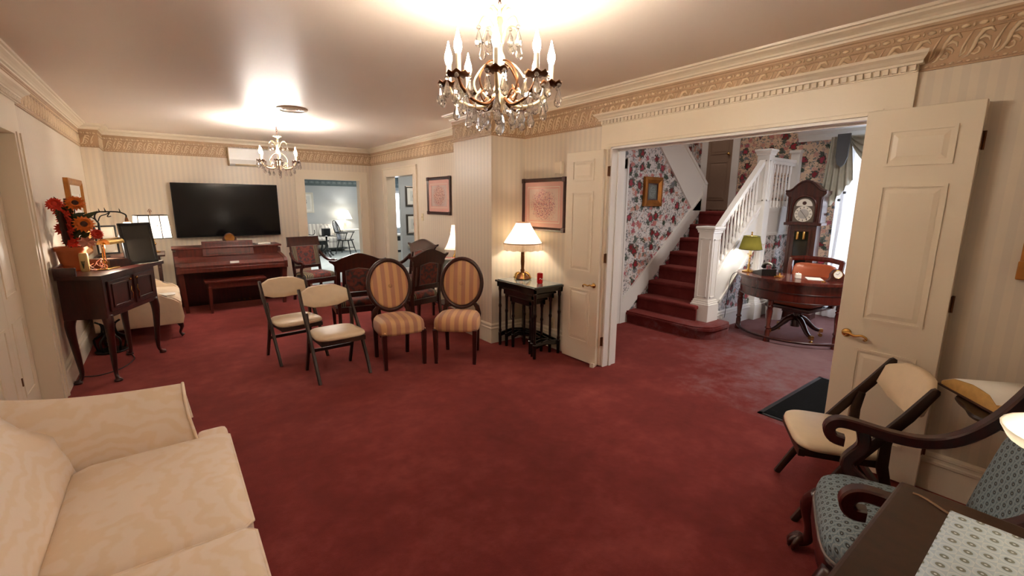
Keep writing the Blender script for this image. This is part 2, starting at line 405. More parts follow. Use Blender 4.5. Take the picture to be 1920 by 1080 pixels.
def catmull(pts, n=6):
    P_ = [Vector(p) for p in pts]; out = []
    for i in range(len(P_)-1):
        a, b, c, d = P_[max(i-1, 0)], P_[i], P_[i+1], P_[min(i+2, len(P_)-1)]
        for k in range(n):
            t = k/n; out.append(0.5*((2*b)+(c-a)*t+(2*a-5*b+4*c-d)*t*t+(-a+3*b-3*c+d)*t**3))
    out.append(P_[-1]); return out
def cushion(bm, sx, sy, sz, e=0.35, n=10, mat=None, crown=0.0, front=None):
    """rounded block centred on the origin: superellipsoid-like"""
    m1 = n+2; vs_ = []
    for ax in range(3):
        for sg in (-1, 1):
            g = []
            for i in range(m1):
                row = []
                for j in range(m1):
                    a, b = -1+2*i/(m1-1), -1+2*j/(m1-1); co = [0, 0, 0]; co[ax] = sg; co[(ax+1) % 3] = a; co[(ax+2) % 3] = b
                    row.append(bm.verts.new(co))
                g.append(row); vs_ += row
            for i in range(m1-1):
                for j in range(m1-1): bm.faces.new((g[i][j], g[i+1][j], g[i+1][j+1], g[i][j+1]))
    p = 2/e
    for v in vs_:
        x, y, z = v.co
        k = (abs(x)**p+abs(y)**p+abs(z)**p)**(1/p); m = max(abs(x), abs(y), abs(z))
        f = m/k if k > 0 else 1
        x, y, z = x*f, y*f, z*f
        cz = z*sz/2
        if z > 0: cz += crown*(1-x*x)*(1-y*y)
        v.co = Vector((x*sx/2, y*sy/2, cz))
    xf(bm, vs_, mat)
    bmesh.ops.remove_doubles(bm, verts=vs_, dist=1e-5)
def obj(name, bm, mat, parent=None, smooth=None, mod=None):
    bmesh.ops.recalc_face_normals(bm, faces=bm.faces)
    me = bpy.data.meshes.new(name); bm.to_mesh(me); bm.free()
    if smooth is not None:
        me.shade_smooth() if smooth >= PI else None
        if smooth < PI:
            try: me.set_sharp_from_angle(angle=smooth)
            except Exception: pass
            for p in me.polygons: p.use_smooth = True
    me.materials.append(MATS[mat] if isinstance(mat, str) else mat)
    o = bpy.data.objects.new(name, me); COL.objects.link(o)
    if parent: o.parent = parent
    return o
S = math.radians(40)
def B(): return bmesh.new()
def thing(name, label, cat, loc=(0, 0, 0), rz=0, group=None):
    o = bpy.data.objects.new(name, None); COL.objects.link(o); o.empty_display_size = 0.1
    o.location = loc; o.rotation_euler = (0, 0, rz); o['label'] = label; o['category'] = cat
    if group: o['group'] = group
    return o
def tag(o, label, cat, group=None):
    o['label'] = label; o['category'] = cat
    if group: o['group'] = group
    return o
def struct(name, bm, mat, label=None, parent=None, smooth=None):
    o = obj(name, bm, mat, parent, smooth)
    if parent is None: o['kind'] = 'structure'
    if label: o['label'] = label
    return o
def sgroup(name, label):
    o = bpy.data.objects.new(name, None); COL.objects.link(o); o['kind'] = 'structure'; o['label'] = label; o.empty_display_size = 0.1
    return o
def inst(src, name, parent, loc=(0, 0, 0), rot=(0, 0, 0), scale=(1, 1, 1), mat=None):
    o = bpy.data.objects.new(name, src.data); COL.objects.link(o); o.parent = parent
    o.location = loc; o.rotation_euler = rot; o.scale = scale
    return o
def dup(root, loc, rz, label=None, group=None):
    r = root.copy(); COL.objects.link(r); r.location = loc; r.rotation_euler = (0, 0, rz)
    if label: r['label'] = label
    if group: r['group'] = group
    def rec(src, dst):
        for ch in list(src.children):
            c = ch.copy(); COL.objects.link(c); c.parent = dst; rec(ch, c)
    rec(root, r); return r
def sweep(bm, path, prof, closed=False):
    """profile [(out,z)] swept along an XY polyline, offset to the left of travel, mitred"""
    P_ = [Vector((p[0], p[1])) for p in path]; n = len(P_); rings = []
    for i, p in enumerate(P_):
        def nrm(a, b):
            d = (b-a).normalized(); return Vector((-d.y, d.x))
        if i == 0: m = nrm(P_[0], P_[1]); k = 1
        elif i == n-1: m = nrm(P_[-2], P_[-1]); k = 1
        else:
            n1, n2 = nrm(P_[i-1], p), nrm(p, P_[i+1]); m = (n1+n2)
            m.normalize(); k = 1/max(0.2, m.dot(n1))
        rings.append([bm.verts.new((p.x+m.x*o*k, p.y+m.y*o*k, z)) for o, z in prof])
    grid_faces(bm, rings, True, False, True)
# ================================================================== STRUCTURE
XL, XR, XR2, YB, YF, ZC = -0.845, 3.43, 3.5, 9.43, -1.6, 2.70
bm = B(); box(bm, -1.0, 3.56, YF-0.1, 9.5, -0.06, 0); struct('floor', bm, 'carpet_red', 'deep red mottled carpet of the sitting room')
bm = B(); box(bm, 3.56, 7.95, -1.3, 4.8, -0.06, 0); struct('floor_hall', bm, 'carpet_hall', 'red carpet with window glare painted in grey mauve in the stair hall')
bm = B(); box(bm, 0.2, 8.0, 9.5, 17.2, -0.06, 0); box(bm, 3.56, 8.0, 4.8, 9.5, -0.06, 0); struct('floor_parlor', bm, 'carpet_grey', 'pale grey carpet of the rooms beyond')
bm = B(); box(bm, -1.0, 3.65, YF-0.1, 9.58, ZC, ZC+0.1); struct('ceiling', bm, 'ceiling_paint', 'warm white painted ceiling of the sitting room')
bm = B(); box(bm, 3.55, 7.95, -1.3, 3.05, ZC, ZC+0.1); struct('ceiling_hall', bm, 'white_ceiling', 'white ceiling of the stair hall')
bm = B(); box(bm, 3.55, 7.95, 2.95, 4.75, 5.0, 5.1); struct('ceiling_stair', bm, 'white_ceiling', 'white ceiling high over the stairs')
bm = B(); box(bm, 0.2, 8.0, 9.58, 17.2, 2.56, 2.66); box(bm, 3.65, 8.0, 4.75, 9.58, 2.56, 2.66); struct('ceiling_parlor', bm, 'white_ceiling', 'white ceiling of the rooms beyond')
# sitting room walls
bm = B(); box(bm, XR, 3.58, YF, 0.93, 0, ZC); box(bm, XR, 3.58, 0.93, 2.95, 2.17, ZC); box(bm, XR, 3.58, 2.95, 4.27, 0, ZC)
struct('wall_right', bm, 'wallpaper_cream', 'cream striped wall around the wide opening to the hall')
bm = B(); box(bm, 2.955, 3.65, 4.27, 5.10, 0, ZC); struct('wall_column', bm, 'wallpaper_cream', 'papered chimney breast jutting out between the two framed flower prints')
bm = B(); box(bm, XR2, 3.65, 5.10, 7.41, 0, ZC); box(bm, XR2, 3.65, 8.62, YB, 0, ZC); box(bm, XR2, 3.65, 7.41, 8.62, 2.14, ZC)
struct('wall_right_rear', bm, 'wallpaper_cream', 'cream striped wall with the narrow side doorway')
bm = B(); box(bm, XL-0.15, 2.165, YB, YB+0.15, 0, ZC); box(bm, 3.252, 3.65, YB, YB+0.15, 0, ZC); box(bm, 2.165, 3.252, YB, YB+0.15, 2.09, ZC)
struct('wall_back', bm, 'wallpaper_cream', 'cream striped end wall behind the piano')
bm = B(); box(bm, XL, -0.645, 8.85, YB, 0, ZC); struct('wall_chase', bm, 'wallpaper_cream', 'shallow papered pier in the far left corner')
bm = B(); box(bm, XL-0.15, XL, YF, 3.1, 0, ZC); box(bm, XL-0.15, XL, 3.1, 5.04, 2.15, ZC); box(bm, XL-0.15, XL, 5.04, YB, 0, ZC)
struct('wall_left', bm, 'wallpaper_cream', 'cream striped wall behind the sofa and tall desk')
bm = B(); box(bm, XL-0.215, XL-0.15, 2.9, 5.3, -0.05, 2.5); struct('wall_left_light_block', bm, 'grey_wall', 'added unseen panel blocking daylight behind the left door')  # added out of sight so daylight cannot leak past the door leaves
bm = B(); box(bm, XL-0.15, 3.58, YF-0.12, YF, 0, ZC); struct('wall_front', bm, 'wallpaper_cream', 'cream wall behind the viewer')
# perimeter mouldings
PER = [(XR, YF), (XR, 4.27), (2.955, 4.27), (2.955, 5.10), (XR2, 5.10), (XR2, YB), (-0.645, YB), (-0.645, 8.85), (XL, 8.85), (XL, YF)]
bm = B(); sweep(bm, PER, [(0, 2.620), (0.018, 2.620), (0.020, 2.632), (0.034, 2.636), (0.038, 2.648), (0.055, 2.660), (0.080, 2.672), (0.084, 2.682), (0.100, 2.685), (0.104, 2.70), (0, 2.70)])
struct('trim_1', bm, 'cream_paint', 'cream crown moulding round the ceiling')
bm = B(); sweep(bm, PER, [(0, 2.378), (0.012, 2.378), (0.014, 2.386), (0.006, 2.390), (0.006, 2.542), (0.012, 2.544), (0.012, 2.549), (0.006, 2.552), (0.006, 2.588), (0.010, 2.590), (0.012, 2.600), (0.010, 2.604), (0.016, 2.608), (0.018, 2.620), (0, 2.620)])
frz = struct('trim_2', bm, 'frieze_tan', 'tan embossed acanthus frieze below the crown moulding')
def frieze_motif(bm, M, s=1.0):
    def t(pts, r, n=5): tube(bm, [M @ Vector((p[0]*0.92, 0.0, p[1]*1.58)) for p in pts], [q*1.25 for q in r], 5, flat=1.0)
    # big leaf fan, scroll and stem, in the plane of the wall (x along, z up)
    t([(0.000, 0.004), (0.022, 0.010), (0.040, 0.030), (0.052, 0.058), (0.074, 0.080), (0.102, 0.082), (0.118, 0.068)], [0.003, 0.006, 0.008, 0.009, 0.010, 0.008, 0.003])
    t([(0.052, 0.052), (0.080, 0.062), (0.100, 0.055), (0.104, 0.042)], [0.003, 0.008, 0.006, 0.002])
    t([(0.046, 0.044), (0.072, 0.042), (0.088, 0.032), (0.086, 0.022)], [0.003, 0.007, 0.005, 0.002])
    t([(0.030, 0.016), (0.050, 0.010), (0.066, 0.014), (0.070, 0.024), (0.062, 0.031), (0.055, 0.026)], [0.003, 0.005, 0.005, 0.005, 0.004, 0.003])
    t([(0.120, 0.012), (0.128, 0.040), (0.146, 0.066), (0.166, 0.086)], [0.003, 0.006, 0.005, 0.002])
    t([(0.118, 0.010), (0.138, 0.022), (0.146, 0.040)], [0.003, 0.005, 0.002])
bm = B(); bm2 = B()
for i in range(len(PER)-1):
    a, b = Vector(PER[i]+(0,)), Vector(PER[i+1]+(0,)); d = b-a; Ln = d.length; d.normalize(); nr = Vector((-d.y, d.x, 0))
    lo = 0.01
    n = max(1, round((Ln-0.02)/0.122)); st = (Ln-0.02)/n
    far = (i in (5, 6, 7, 8))
    for k in range(n):
        p = a + d*(lo+k*st) + nr*0.006
        flip = False
        ex = -d if not flip else d
        if not flip: p = p + d*st
        M = Matrix(((ex.x, nr.x, 0, p.x), (ex.y, nr.y, 0, p.y), (ex.z, nr.z, 1, 2.407), (0, 0, 0, 1)))
        if p.y > -0.4: frieze_motif(bm, M)
    m = max(1, round(Ln/0.066)); sm = Ln/m
    for k in range(m):
        p = a + d*((k+0.5)*sm) + nr*0.008 + Vector((0, 0, 2.570))
        if p.y < -0.4: continue
        rot = Matrix.Translation(p) @ Matrix.Rotation(math.atan2(d.y, d.x), 4, 'Z')
        r = bmesh.ops.create_icosphere(bm2, subdivisions=1, radius=1, matrix=rot @ Matrix.Diagonal((0.022, 0.009, 0.013, 1)))
        r = bmesh.ops.create_icosphere(bm2, subdivisions=1, radius=1, matrix=Matrix.Translation(d*sm*0.5) @ rot @ Matrix.Diagonal((0.006, 0.007, 0.013, 1)))
        for q in (0.0, 0.5):
            bmesh.ops.create_icosphere(bm2, subdivisions=1, radius=1, matrix=Matrix.Translation(d*sm*q+Vector((0, 0, -0.173))) @ rot @ Matrix.Diagonal((0.012, 0.007, 0.005, 1)))
o = struct('leaf_relief', bm, 'frieze_relief', None, frz, PI)
o = struct('egg_relief', bm2, 'frieze_relief', None, frz, PI)
# baseboards
BP = [(0, 0), (0.022, 0), (0.022, 0.165), (0.030, 0.172), (0.030, 0.185), (0.020, 0.192), (0.018, 0.205), (0.026, 0.212), (0.024, 0.224), (0.010, 0.235), (0, 0.235)]
bm = B()
sweep(bm, [(XR, YF), (XR, 0.77)], BP); sweep(bm, [(XR, 3.07), (XR, 4.27), (2.955, 4.27), (2.955, 5.10), (XR2, 5.10), (XR2, 7.25)], BP); sweep(bm, [(XR2, 8.78), (XR2, YB), (3.42, YB)], BP)
struct('baseboard_right', bm, 'cream_paint', 'tall cream baseboard along the right wall and chimney breast')
bm = B(); sweep(bm, [(2.0, YB), (-0.645, YB), (-0.645, 8.85), (XL, 8.85), (XL, 5.2)], BP); sweep(bm, [(XL, 2.95), (XL, YF)], BP)
struct('baseboard_left', bm, 'cream_paint', 'tall cream baseboard along the left and end walls')
# generic casing for an opening in a wall: frame profile boards
def dentil_cornice(parent, x, y0, y1, side, z0=2.382):
    """cornice with dentils standing off the wall plane x; side=-1: projects to -x"""
    s = side
    bm = B()
    def bx(d, ya, yb, za, zb): box(bm, min(x, x+s*d), max(x, x+s*d), ya, yb, za, zb)
    bx(0.034, y0, y1, z0-0.004, z0+0.034)
    prof = [(0, z0+0.034), (0.052, z0+0.034), (0.054, z0+0.046), (0.062, z0+0.050), (0.075, z0+0.066), (0.098, z0+0.078), (0.104, z0+0.092), (0, z0+0.092)]
    pa = [(x, y0-0.0), (x, y1+0.0)] if s < 0 else [(x, y1), (x, y0)]
    sweep(bm, pa, prof)
    for yy, sg in ((y0, -1), (y1, 1)):
        sweep(bm, [(x, yy), (x+s*0.001, yy)], prof)
    # returns on both ends
    for yy, sg in ((y0, -1), (y1, 1)):
        poly = [(o_, z_) for o_, z_ in prof]
        vs_ = prism(bm, poly, 0, 0.05)
        for v in vs_:
            o_, z_, t_ = v.co; v.co = Vector((x+s*o_, yy+sg*t_*(o_/0.104 if z_ > z0+0.05 else 0.4), z_))
    obj('cornice', bm, 'cream_paint', parent)
    n = int((y1-y0)/0.040); st = (y1-y0)/n; first = None
    for k in range(n):
        y = y0+(k+0.5)*st
        if first is None:
            bm = B(); box(bm, 0, 0.016, -0.012, 0.012, 0, 0.030); first = obj('dentil', bm, 'cream_paint', parent)
            o = first
        else:
            o = bpy.data.objects.new('dentil', first.data); COL.objects.link(o); o.parent = parent
        o.location = (x+s*0.034 if s > 0 else x-0.034-0.016, y, z0+0.002)
T3 = sgroup('trim_3', 'cream casing and dentil cornice around the wide hall opening')
bm = B()
box(bm, XR-0.022, XR, 0.77, 3.07, 2.17, 2.385); box(bm, XR-0.022, XR, 2.95, 3.07, 0, 2.17); box(bm, XR-0.022, XR, 0.77, 0.93, 0, 2.17)
obj('casing', bm, 'cream_paint', T3)
bm = B(); box(bm, XR-0.03, XR-0.02, 0.9, 2.99, 2.172, 2.186); box(bm, XR-0.028, XR-0.02, 0.9, 2.99, 2.196, 2.204); obj('casing_bead', bm, 'cream_paint', T3)
bm = B(); box(bm, XR-0.022, 3.60, 2.93, 2.952, 0, 2.172); box(bm, XR-0.022, 3.60, 0.928, 0.95, 0, 2.172); box(bm, XR-0.022, 3.60, 0.93, 2.95, 2.152, 2.172)
box(bm, 3.49, 3.52, 2.918, 2.93, 0, 2.15); box(bm, 3.49, 3.52, 0.95, 0.962, 0, 2.15); box(bm, 3.49, 3.52, 0.95, 2.93, 2.138, 2.152)
obj('jamb_lining', bm, 'white_paint', T3)
bm = B(); box(bm, 3.58, 3.605, 2.95, 3.06, 0, 2.28); box(bm, 3.58, 3.605, 0.82, 0.93, 0, 2.28); box(bm, 3.58, 3.605, 0.82, 3.06, 2.17, 2.28); obj('hall_side_casing', bm, 'white_paint', T3)
dentil_cornice(T3, XR, 0.77, 3.07, -1)
T4 = sgroup('trim_4', 'cream casing and dentil cornice over the left doorway')
bm = B(); box(bm, XL, XL+0.022, 2.95, 5.20, 2.15, 2.385); box(bm, XL, XL+0.022, 5.04, 5.20, 0, 2.15); box(bm, XL, XL+0.022, 2.95, 3.10, 0, 2.15); obj('casing', bm, 'cream_paint', T4)
bm = B(); box(bm, XL+0.02, XL+0.03, 5.06, 5.075, 0, 2.15); box(bm, XL+0.02, XL+0.032, 5.17, 5.2, 0, 2.15); obj('casing_bead', bm, 'cream_paint', T4)
bm = B(); box(bm, XL-0.16, XL+0.022, 5.02, 5.042, 0, 2.152); box(bm, XL-0.16, XL+0.022, 3.1, 5.04, 2.132, 2.152); obj('jamb_lining', bm, 'cream_paint', T4)
dentil_cornice(T4, XL, 2.95, 5.26, 1)
# doorways to the blue room and the passage
def simple_casing(name, label, horiz, a0, a1, zt, plane, sgn, w, depth):
    g = sgroup(name, label); bm = B()
    def bb(u0, u1, z0, z1, d0=0.0, d1=0.022):
        p0, p1 = sorted((plane+sgn*d0, plane+sgn*d1))
        if horiz: box(bm, u0, u1, p0, p1, z0, z1)
        else: box(bm, p0, p1, u0, u1, z0, z1)
    bb(a0-w, a0, 0, zt+w); bb(a1, a1+w, 0, zt+w); bb(a0, a1, zt, zt+w)
    obj('casing', bm, 'cream_paint', g); bm = B()
    for u in (a0-w, a1+w-0.02): bb(u, u+0.02, 0, zt+w, 0.022, 0.034)
    bb(a0-w, a1+w, zt+w-0.02, zt+w, 0.022, 0.034); bb(a0-0.016, a0-0.006, 0, zt, 0.022, 0.028); bb(a1+0.006, a1+0.016, 0, zt, 0.022, 0.028)
    obj('casing_bead', bm, 'cream_paint', g); bm = B()
    bb(a0, a0+0.02, 0, zt, -depth, 0.022); bb(a1-0.02, a1, 0, zt, -depth, 0.022); bb(a0, a1, zt-0.02, zt, -depth, 0.022)
    obj('jamb_lining', bm, 'cream_paint', g)
simple_casing('trim_5', 'cream casing of the doorway to the blue grey room', True, 2.165, 3.252, 2.09, YB, -1, 0.15, 0.16)
simple_casing('trim_6', 'cream casing of the narrow side doorway', False, 7.41, 8.62, 2.14, XR2, -1, 0.14, 0.16)
# panelled door leaf: local X width 0..w, local Z up, faces at y=+-t/2
def panel_leaf(name, parent, w, h, panels, mat='cream_paint', t=0.036, z0=0.015):
    bm = B(); box(bm, 0, w, -t/2, t/2, z0, h, 0.002, 1)
    lf = obj(name, bm, mat, parent)
    for (x0, x1, za, zb) in panels:
        bm = B()
        for sg in (-1, 1):
            y = sg*t/2
            def rim(a, b, c, d, e, f): box(bm, a, b, min(e, f), max(e, f), c, d)
            rw = 0.016
            rim(x0-rw, x1+rw, zb, zb+rw, y, y+sg*0.007); rim(x0-rw, x1+rw, za-rw, za, y, y+sg*0.007)
            rim(x0-rw, x0, za, zb, y, y+sg*0.007); rim(x1, x1+rw, za, zb, y, y+sg*0.007)
            m = 0.035
            vo = [bm.verts.new((x, y+sg*0.0006, z)) for x, z in ((x0+0.012, za+0.012), (x1-0.012, za+0.012), (x1-0.012, zb-0.012), (x0+0.012, zb-0.012))]
            vi = [bm.verts.new((x, y+sg*0.006, z)) for x, z in ((x0+m, za+m), (x1-m, za+m), (x1-m, zb-m), (x0+m, zb-m))]
            for i in range(4): bm.faces.new((vo[i], vo[(i+1) % 4], vi[(i+1) % 4], vi[i]))
            bm.faces.new(vi)
        obj('raised_panel', bm, mat, lf)
    return lf
def lever(parent, loc, rz, s=1):
    """scroll lever handle; spreads along +x*s, standing off towards -y"""
    bm = B(); lathe(bm, [(0.0, 0), (0.026, 0), (0.027, 0.006), (0.018, 0.012), (0.010, 0.016), (0.009, 0.034), (0.0, 0.036)], 16, MX((0, 0, 0), rx=PI/2))
    pts = catmull([(0, -0.034, 0), (0.02*s, -0.040, 0.006), (0.05*s, -0.042, -0.003), (0.085*s, -0.042, 0.004), (0.108*s, -0.042, -0.004), (0.112*s, -0.042, -0.016), (0.104*s, -0.042, -0.022), (0.098*s, -0.042, -0.015)], 4)
    tube(bm, pts, [0.009-0.004*i/len(pts) for i in range(len(pts))], 8)
    o = obj('lever_handle', bm, 'brass', parent, PI); o.location = loc; o.rotation_euler = (0, 0, rz); o['label'] = 'brass scroll lever handle'
    return o
def hinge(parent, loc):
    bm = B(); box(bm, -0.022, 0.022, -0.002, 0.002, -0.045, 0.045); lathe(bm, [(0.006, -0.047), (0.006, 0.047)], 8, MX((0, -0.006, 0)))
    o = obj('hinge', bm, 'aged_brass', parent, S); o.location = loc; o['label'] = 'aged brass butt hinge'; return o
PAN = [(0.125, 0.385, 1.885, 2.055), (0.125, 0.385, 0.975, 1.75), (0.125, 0.385, 0.235, 0.765)]
# door_1: bifold folded back left of the hall opening. leaves run along +Y
D1 = sgroup('door_1', 'cream panelled folding door folded back left of the hall opening')
D1.location = (0, 0, 0)
l = panel_leaf('door_leaf', D1, 0.49, 2.15, PAN); l.location = (3.398, 2.955, 0); l.rotation_euler = (0, 0, PI/2)
l2 = panel_leaf('door_leaf', D1, 0.49, 2.15, PAN); l2.location = (3.358, 2.975, 0); l2.rotation_euler = (0, 0, PI/2)
lever(l2, (0.055, 0.019, 0.84), PI, -1)
for z in (0.27, 1.12, 1.95):
    hinge(l, (-0.006, 0.0, z)).rotation_euler = (0, 0, -PI/2)
bm = B(); prism(bm, [(0, 0), (0.14, 0), (0.14, 0.012), (0, 0.045)], -0.02, 0.02, XZ)
o = obj('door_wedge', bm, 'cream_paint'); o.location = (3.30, 2.985, 0); o.rotation_euler = (0, 0, 0.3); tag(o, 'small cream wedge holding the folding door by the handle side', 'doorstop')
# door_2: bifold folded back right of the opening, runs along -Y
D2 = sgroup('door_2', 'cream panelled folding door folded back at the right of the hall opening')
l3 = panel_leaf('door_leaf', D2, 0.49, 2.18, PAN); l3.location = (3.398, 0.955, 0); l3.rotation_euler = (0, 0, -PI/2+0.10)
l4 = panel_leaf('door_leaf', D2, 0.49, 2.18, PAN); l4.location = (3.345, 0.952, 0); l4.rotation_euler = (0, 0, -PI/2+0.02)
lever(l4, (0.055, -0.019, 0.865), 0, 1)
for z in (0.27, 1.12, 1.98):
    hinge(l4, (0.492, 0.02, z)).rotation_euler = (0, 0, PI/2)
# door_3: closed folding door in the left wall
D3 = sgroup('door_3', 'cream panelled door recessed in the left wall')
for k in range(4):
    l = panel_leaf('door_leaf', D3, 0.475, 2.12, PAN); l.location = (XL-0.125, 5.015-k*0.48, 0); l.rotation_euler = (0, 0, -PI/2)
    if k == 0:
        bm = B(); box(bm, -0.006, 0.006, -0.01, 0, -0.03, 0.03); o = obj('latch', bm, 'aged_brass', l); o.location = (0.43, 0.025, 0.35)
# ------------------------------------------------------------------ stair hall shell
def wall_poly(name, poly, y0, y1, mat, label):
    bm = B(); vs_ = prism(bm, poly, 0, 1)
    for v in vs_:
        x, z, t = v.co; v.co = Vector((x, y0+t*(y1-y0), z))
    return struct(name, bm, mat, label)
wall_poly('wall_stair_side', [(3.58, 0), (6.85, 0), (6.85, 1.93), (6.0, 2.62), (4.6, 3.75), (3.58, 4.6)], 3.97, 4.07, 'floral_white', 'rose papered wall beside the stairs')
bm = B(); box(bm, 3.58, 7.95, 4.62, 4.75, 0, 5.0); struct('wall_stair_far', bm, 'floral_white', 'rose papered wall behind the upper flight')
bm = B(); WY0, WY1, WZ0, WZ1 = 1.30, 2.32, 0.30, 2.40
box(bm, 7.8, 7.95, -1.3, WY0, 0, 5.0); box(bm, 7.8, 7.95, WY1, 4.75, 0, 5.0); box(bm, 7.8, 7.95, WY0, WY1, 0, WZ0); box(bm, 7.8, 7.95, WY0, WY1, WZ1, 5.0)
struct('wall_hall_far', bm, 'floral_tan', 'rose papered wall behind the tall clock')
bm = B(); box(bm, 3.58, 7.95, -1.42, -1.3, 0, ZC); struct('wall_hall_right', bm, 'floral_tan', 'rose papered wall at the near end of the hall')
bm = B(); box(bm, 3.58, 7.95, 2.97, 3.05, ZC+0.1, 5.0); box(bm, 3.5, 3.58, 2.97, 4.75, ZC, 5.0); struct('wall_stair_upper', bm, 'floral_white', 'upper walls of the stair well')
bm = B(); sweep(bm, [(7.8, -1.3), (7.8, 3.05)], [(0, 2.58), (0.02, 2.58), (0.03, 2.62), (0.07, 2.66), (0.08, 2.70), (0, 2.70)]); struct('trim_7', bm, 'white_paint', 'white crown moulding of the stair hall')
bm = B(); sweep(bm, [(7.8, -1.3), (7.8, 2.98)], BP); sweep(bm, [(7.74, 3.02), (6.86, 3.02), (6.66, 3.02), (5.58, 3.02)], BP); struct('baseboard_hall', bm, 'white_paint', 'white baseboard under the stairs')
bm = B(); box(bm, 4.76, 4.92, 3.95, 3.97, 0, 2.22); box(bm, 3.75, 4.92, 3.95, 3.97, 2.10, 2.22); box(bm, 4.90, 4.935, 3.94, 3.97, 0, 2.24); struct('trim_8', bm, 'white_paint', 'white door casing beside the foot of the stairs')
D5 = sgroup('door_5', 'white closet door beside the stair foot'); l = panel_leaf('door_leaf', D5, 0.9, 2.1, [(0.12, 0.4, 1.2, 1.95), (0.5, 0.78, 1.2, 1.95), (0.12, 0.4, 0.2, 1.0), (0.5, 0.78, 0.2, 1.0)], 'white_paint'); l.location = (3.85, 3.95, 0)
# landing door
D4 = sgroup('door_4', 'panelled door on the stair landing, its shade painted in brown')
l = panel_leaf('door_leaf', D4, 0.44, 2.02, [(0.06, 0.36, 1.48, 1.88), (0.06, 0.36, 0.98, 1.34), (0.06, 0.36, 0.2, 0.82)], plain('taupe_shade', srgb(150, 126, 108), 0.4, var=0.03), 0.03); l.location = (7.785, 4.50, 1.535); l.rotation_euler = (0, 0, -PI/2)  # the dim landing's shade is painted into the door colour
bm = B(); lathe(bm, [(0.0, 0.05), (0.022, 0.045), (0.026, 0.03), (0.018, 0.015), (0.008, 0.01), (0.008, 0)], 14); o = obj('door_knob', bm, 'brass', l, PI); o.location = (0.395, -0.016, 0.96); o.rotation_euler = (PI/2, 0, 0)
bm = B(); box(bm, 7.775, 7.80, 3.94, 4.06, 1.535, 3.65); box(bm, 7.775, 7.80, 4.5, 4.62, 1.535, 3.65); box(bm, 7.775, 7.80, 4.06, 4.5, 3.56, 3.68); obj('casing', bm, 'white_paint', D4)
# window in the hall
W1 = sgroup('window_1', 'tall hall window behind sheer curtains')
bm = B()
for a in ((WY0, WY0+0.05, WZ0, WZ1), (WY1-0.05, WY1, WZ0, WZ1), (WY0, WY1, WZ0, WZ0+0.06), (WY0, WY1, WZ1-0.05, WZ1), (WY0, WY1, 1.38, 1.43), (1.855, 1.885, WZ0, WZ1)):
    box(bm, 7.86, 7.90, *a)
obj('window_frame', bm, 'white_paint', W1)
for (a, b, c, d) in ((WY0+0.05, 1.855, WZ0+0.06, 1.38), (1.885, WY1-0.05, WZ0+0.06, 1.38), (WY0+0.05, 1.855, 1.43, WZ1-0.05), (1.885, WY1-0.05, 1.43, WZ1-0.05)):
    bm = B(); box(bm, 7.876, 7.882, a, b, c, d); obj('pane', bm, 'glass_pane', W1)
bm = B(); box(bm, 7.77, 7.8, WY0-0.1, WY0, WZ0-0.1, WZ1+0.1); box(bm, 7.77, 7.8, WY1, WY1+0.1, WZ0-0.1, WZ1+0.1); box(bm, 7.77, 7.8, WY0, WY1, WZ1, WZ1+0.1); box(bm, 7.74, 7.8, WY0-0.1, WY1+0.1, WZ0-0.03, WZ0); obj('window_casing', bm, 'white_paint', W1)
# rooms beyond: blue room (end doorway) and side passage
YP = 16.3
bm = B(); box(bm, 0.2, 8.0, YP, YP+0.1, 0, 2.6); struct('wall_parlor', bm, 'grey_wall', 'blue grey wall behind the striped sofa')
bm = B(); box(bm, 0.1, 0.2, 9.58, YP, 0, 2.6); box(bm, 7.9, 8.0, 4.75, YP, 0, 2.6); struct('wall_parlor_side', bm, 'grey_wall', 'blue grey side walls of the far rooms')
bm = B(); box(bm, 4.20, 7.9, 9.60, 9.70, 0, 2.6); struct('wall_passage', bm, 'grey_wall', 'grey passage wall with two framed prints')
bm = B(); sweep(bm, [(7.9, YP), (0.2, YP)], [(0, 2.17), (0.012, 2.17), (0.012, 2.44), (0.05, 2.50), (0.06, 2.56), (0, 2.56)])
T9 = struct('trim_9', bm, plain('frieze_grey', srgb(98, 110, 112), 0.6, var=0.1), 'dark grey frieze of the blue room')
first = None
for k in range(34):
    bm = B()
    if first is None:
        tube(bm, [(-0.07, 0, 0), (-0.05, 0, 0.03), (0.05, 0, 0.03), (0.07, 0, 0), (0.05, 0, -0.02), (-0.05, 0, -0.02)], 0.008, 5, closed=True); tube(bm, [(-0.03, 0, 0.005), (0.03, 0, 0.005)], 0.012, 5)
        first = obj('key_motif', bm, plain('frieze_grey_light', srgb(150, 160, 160), 0.6), T9); first.location = (2.2+k*0.18, YP-0.014, 2.28)
    else:
        bm.free(); inst(first, 'key_motif', T9, (2.2+k*0.18, YP-0.014, 2.28))
bm = B(); sweep(bm, [(7.9, YP), (0.2, YP)], [(0, 0), (0.02, 0), (0.02, 0.16), (0, 0.18)]); sweep(bm, [(7.9, 9.6), (4.2, 9.6)], [(0, 0), (0.02, 0), (0.02, 0.16), (0, 0.18)]); struct('baseboard_parlor', bm, 'white_paint', 'white baseboard of the far rooms')
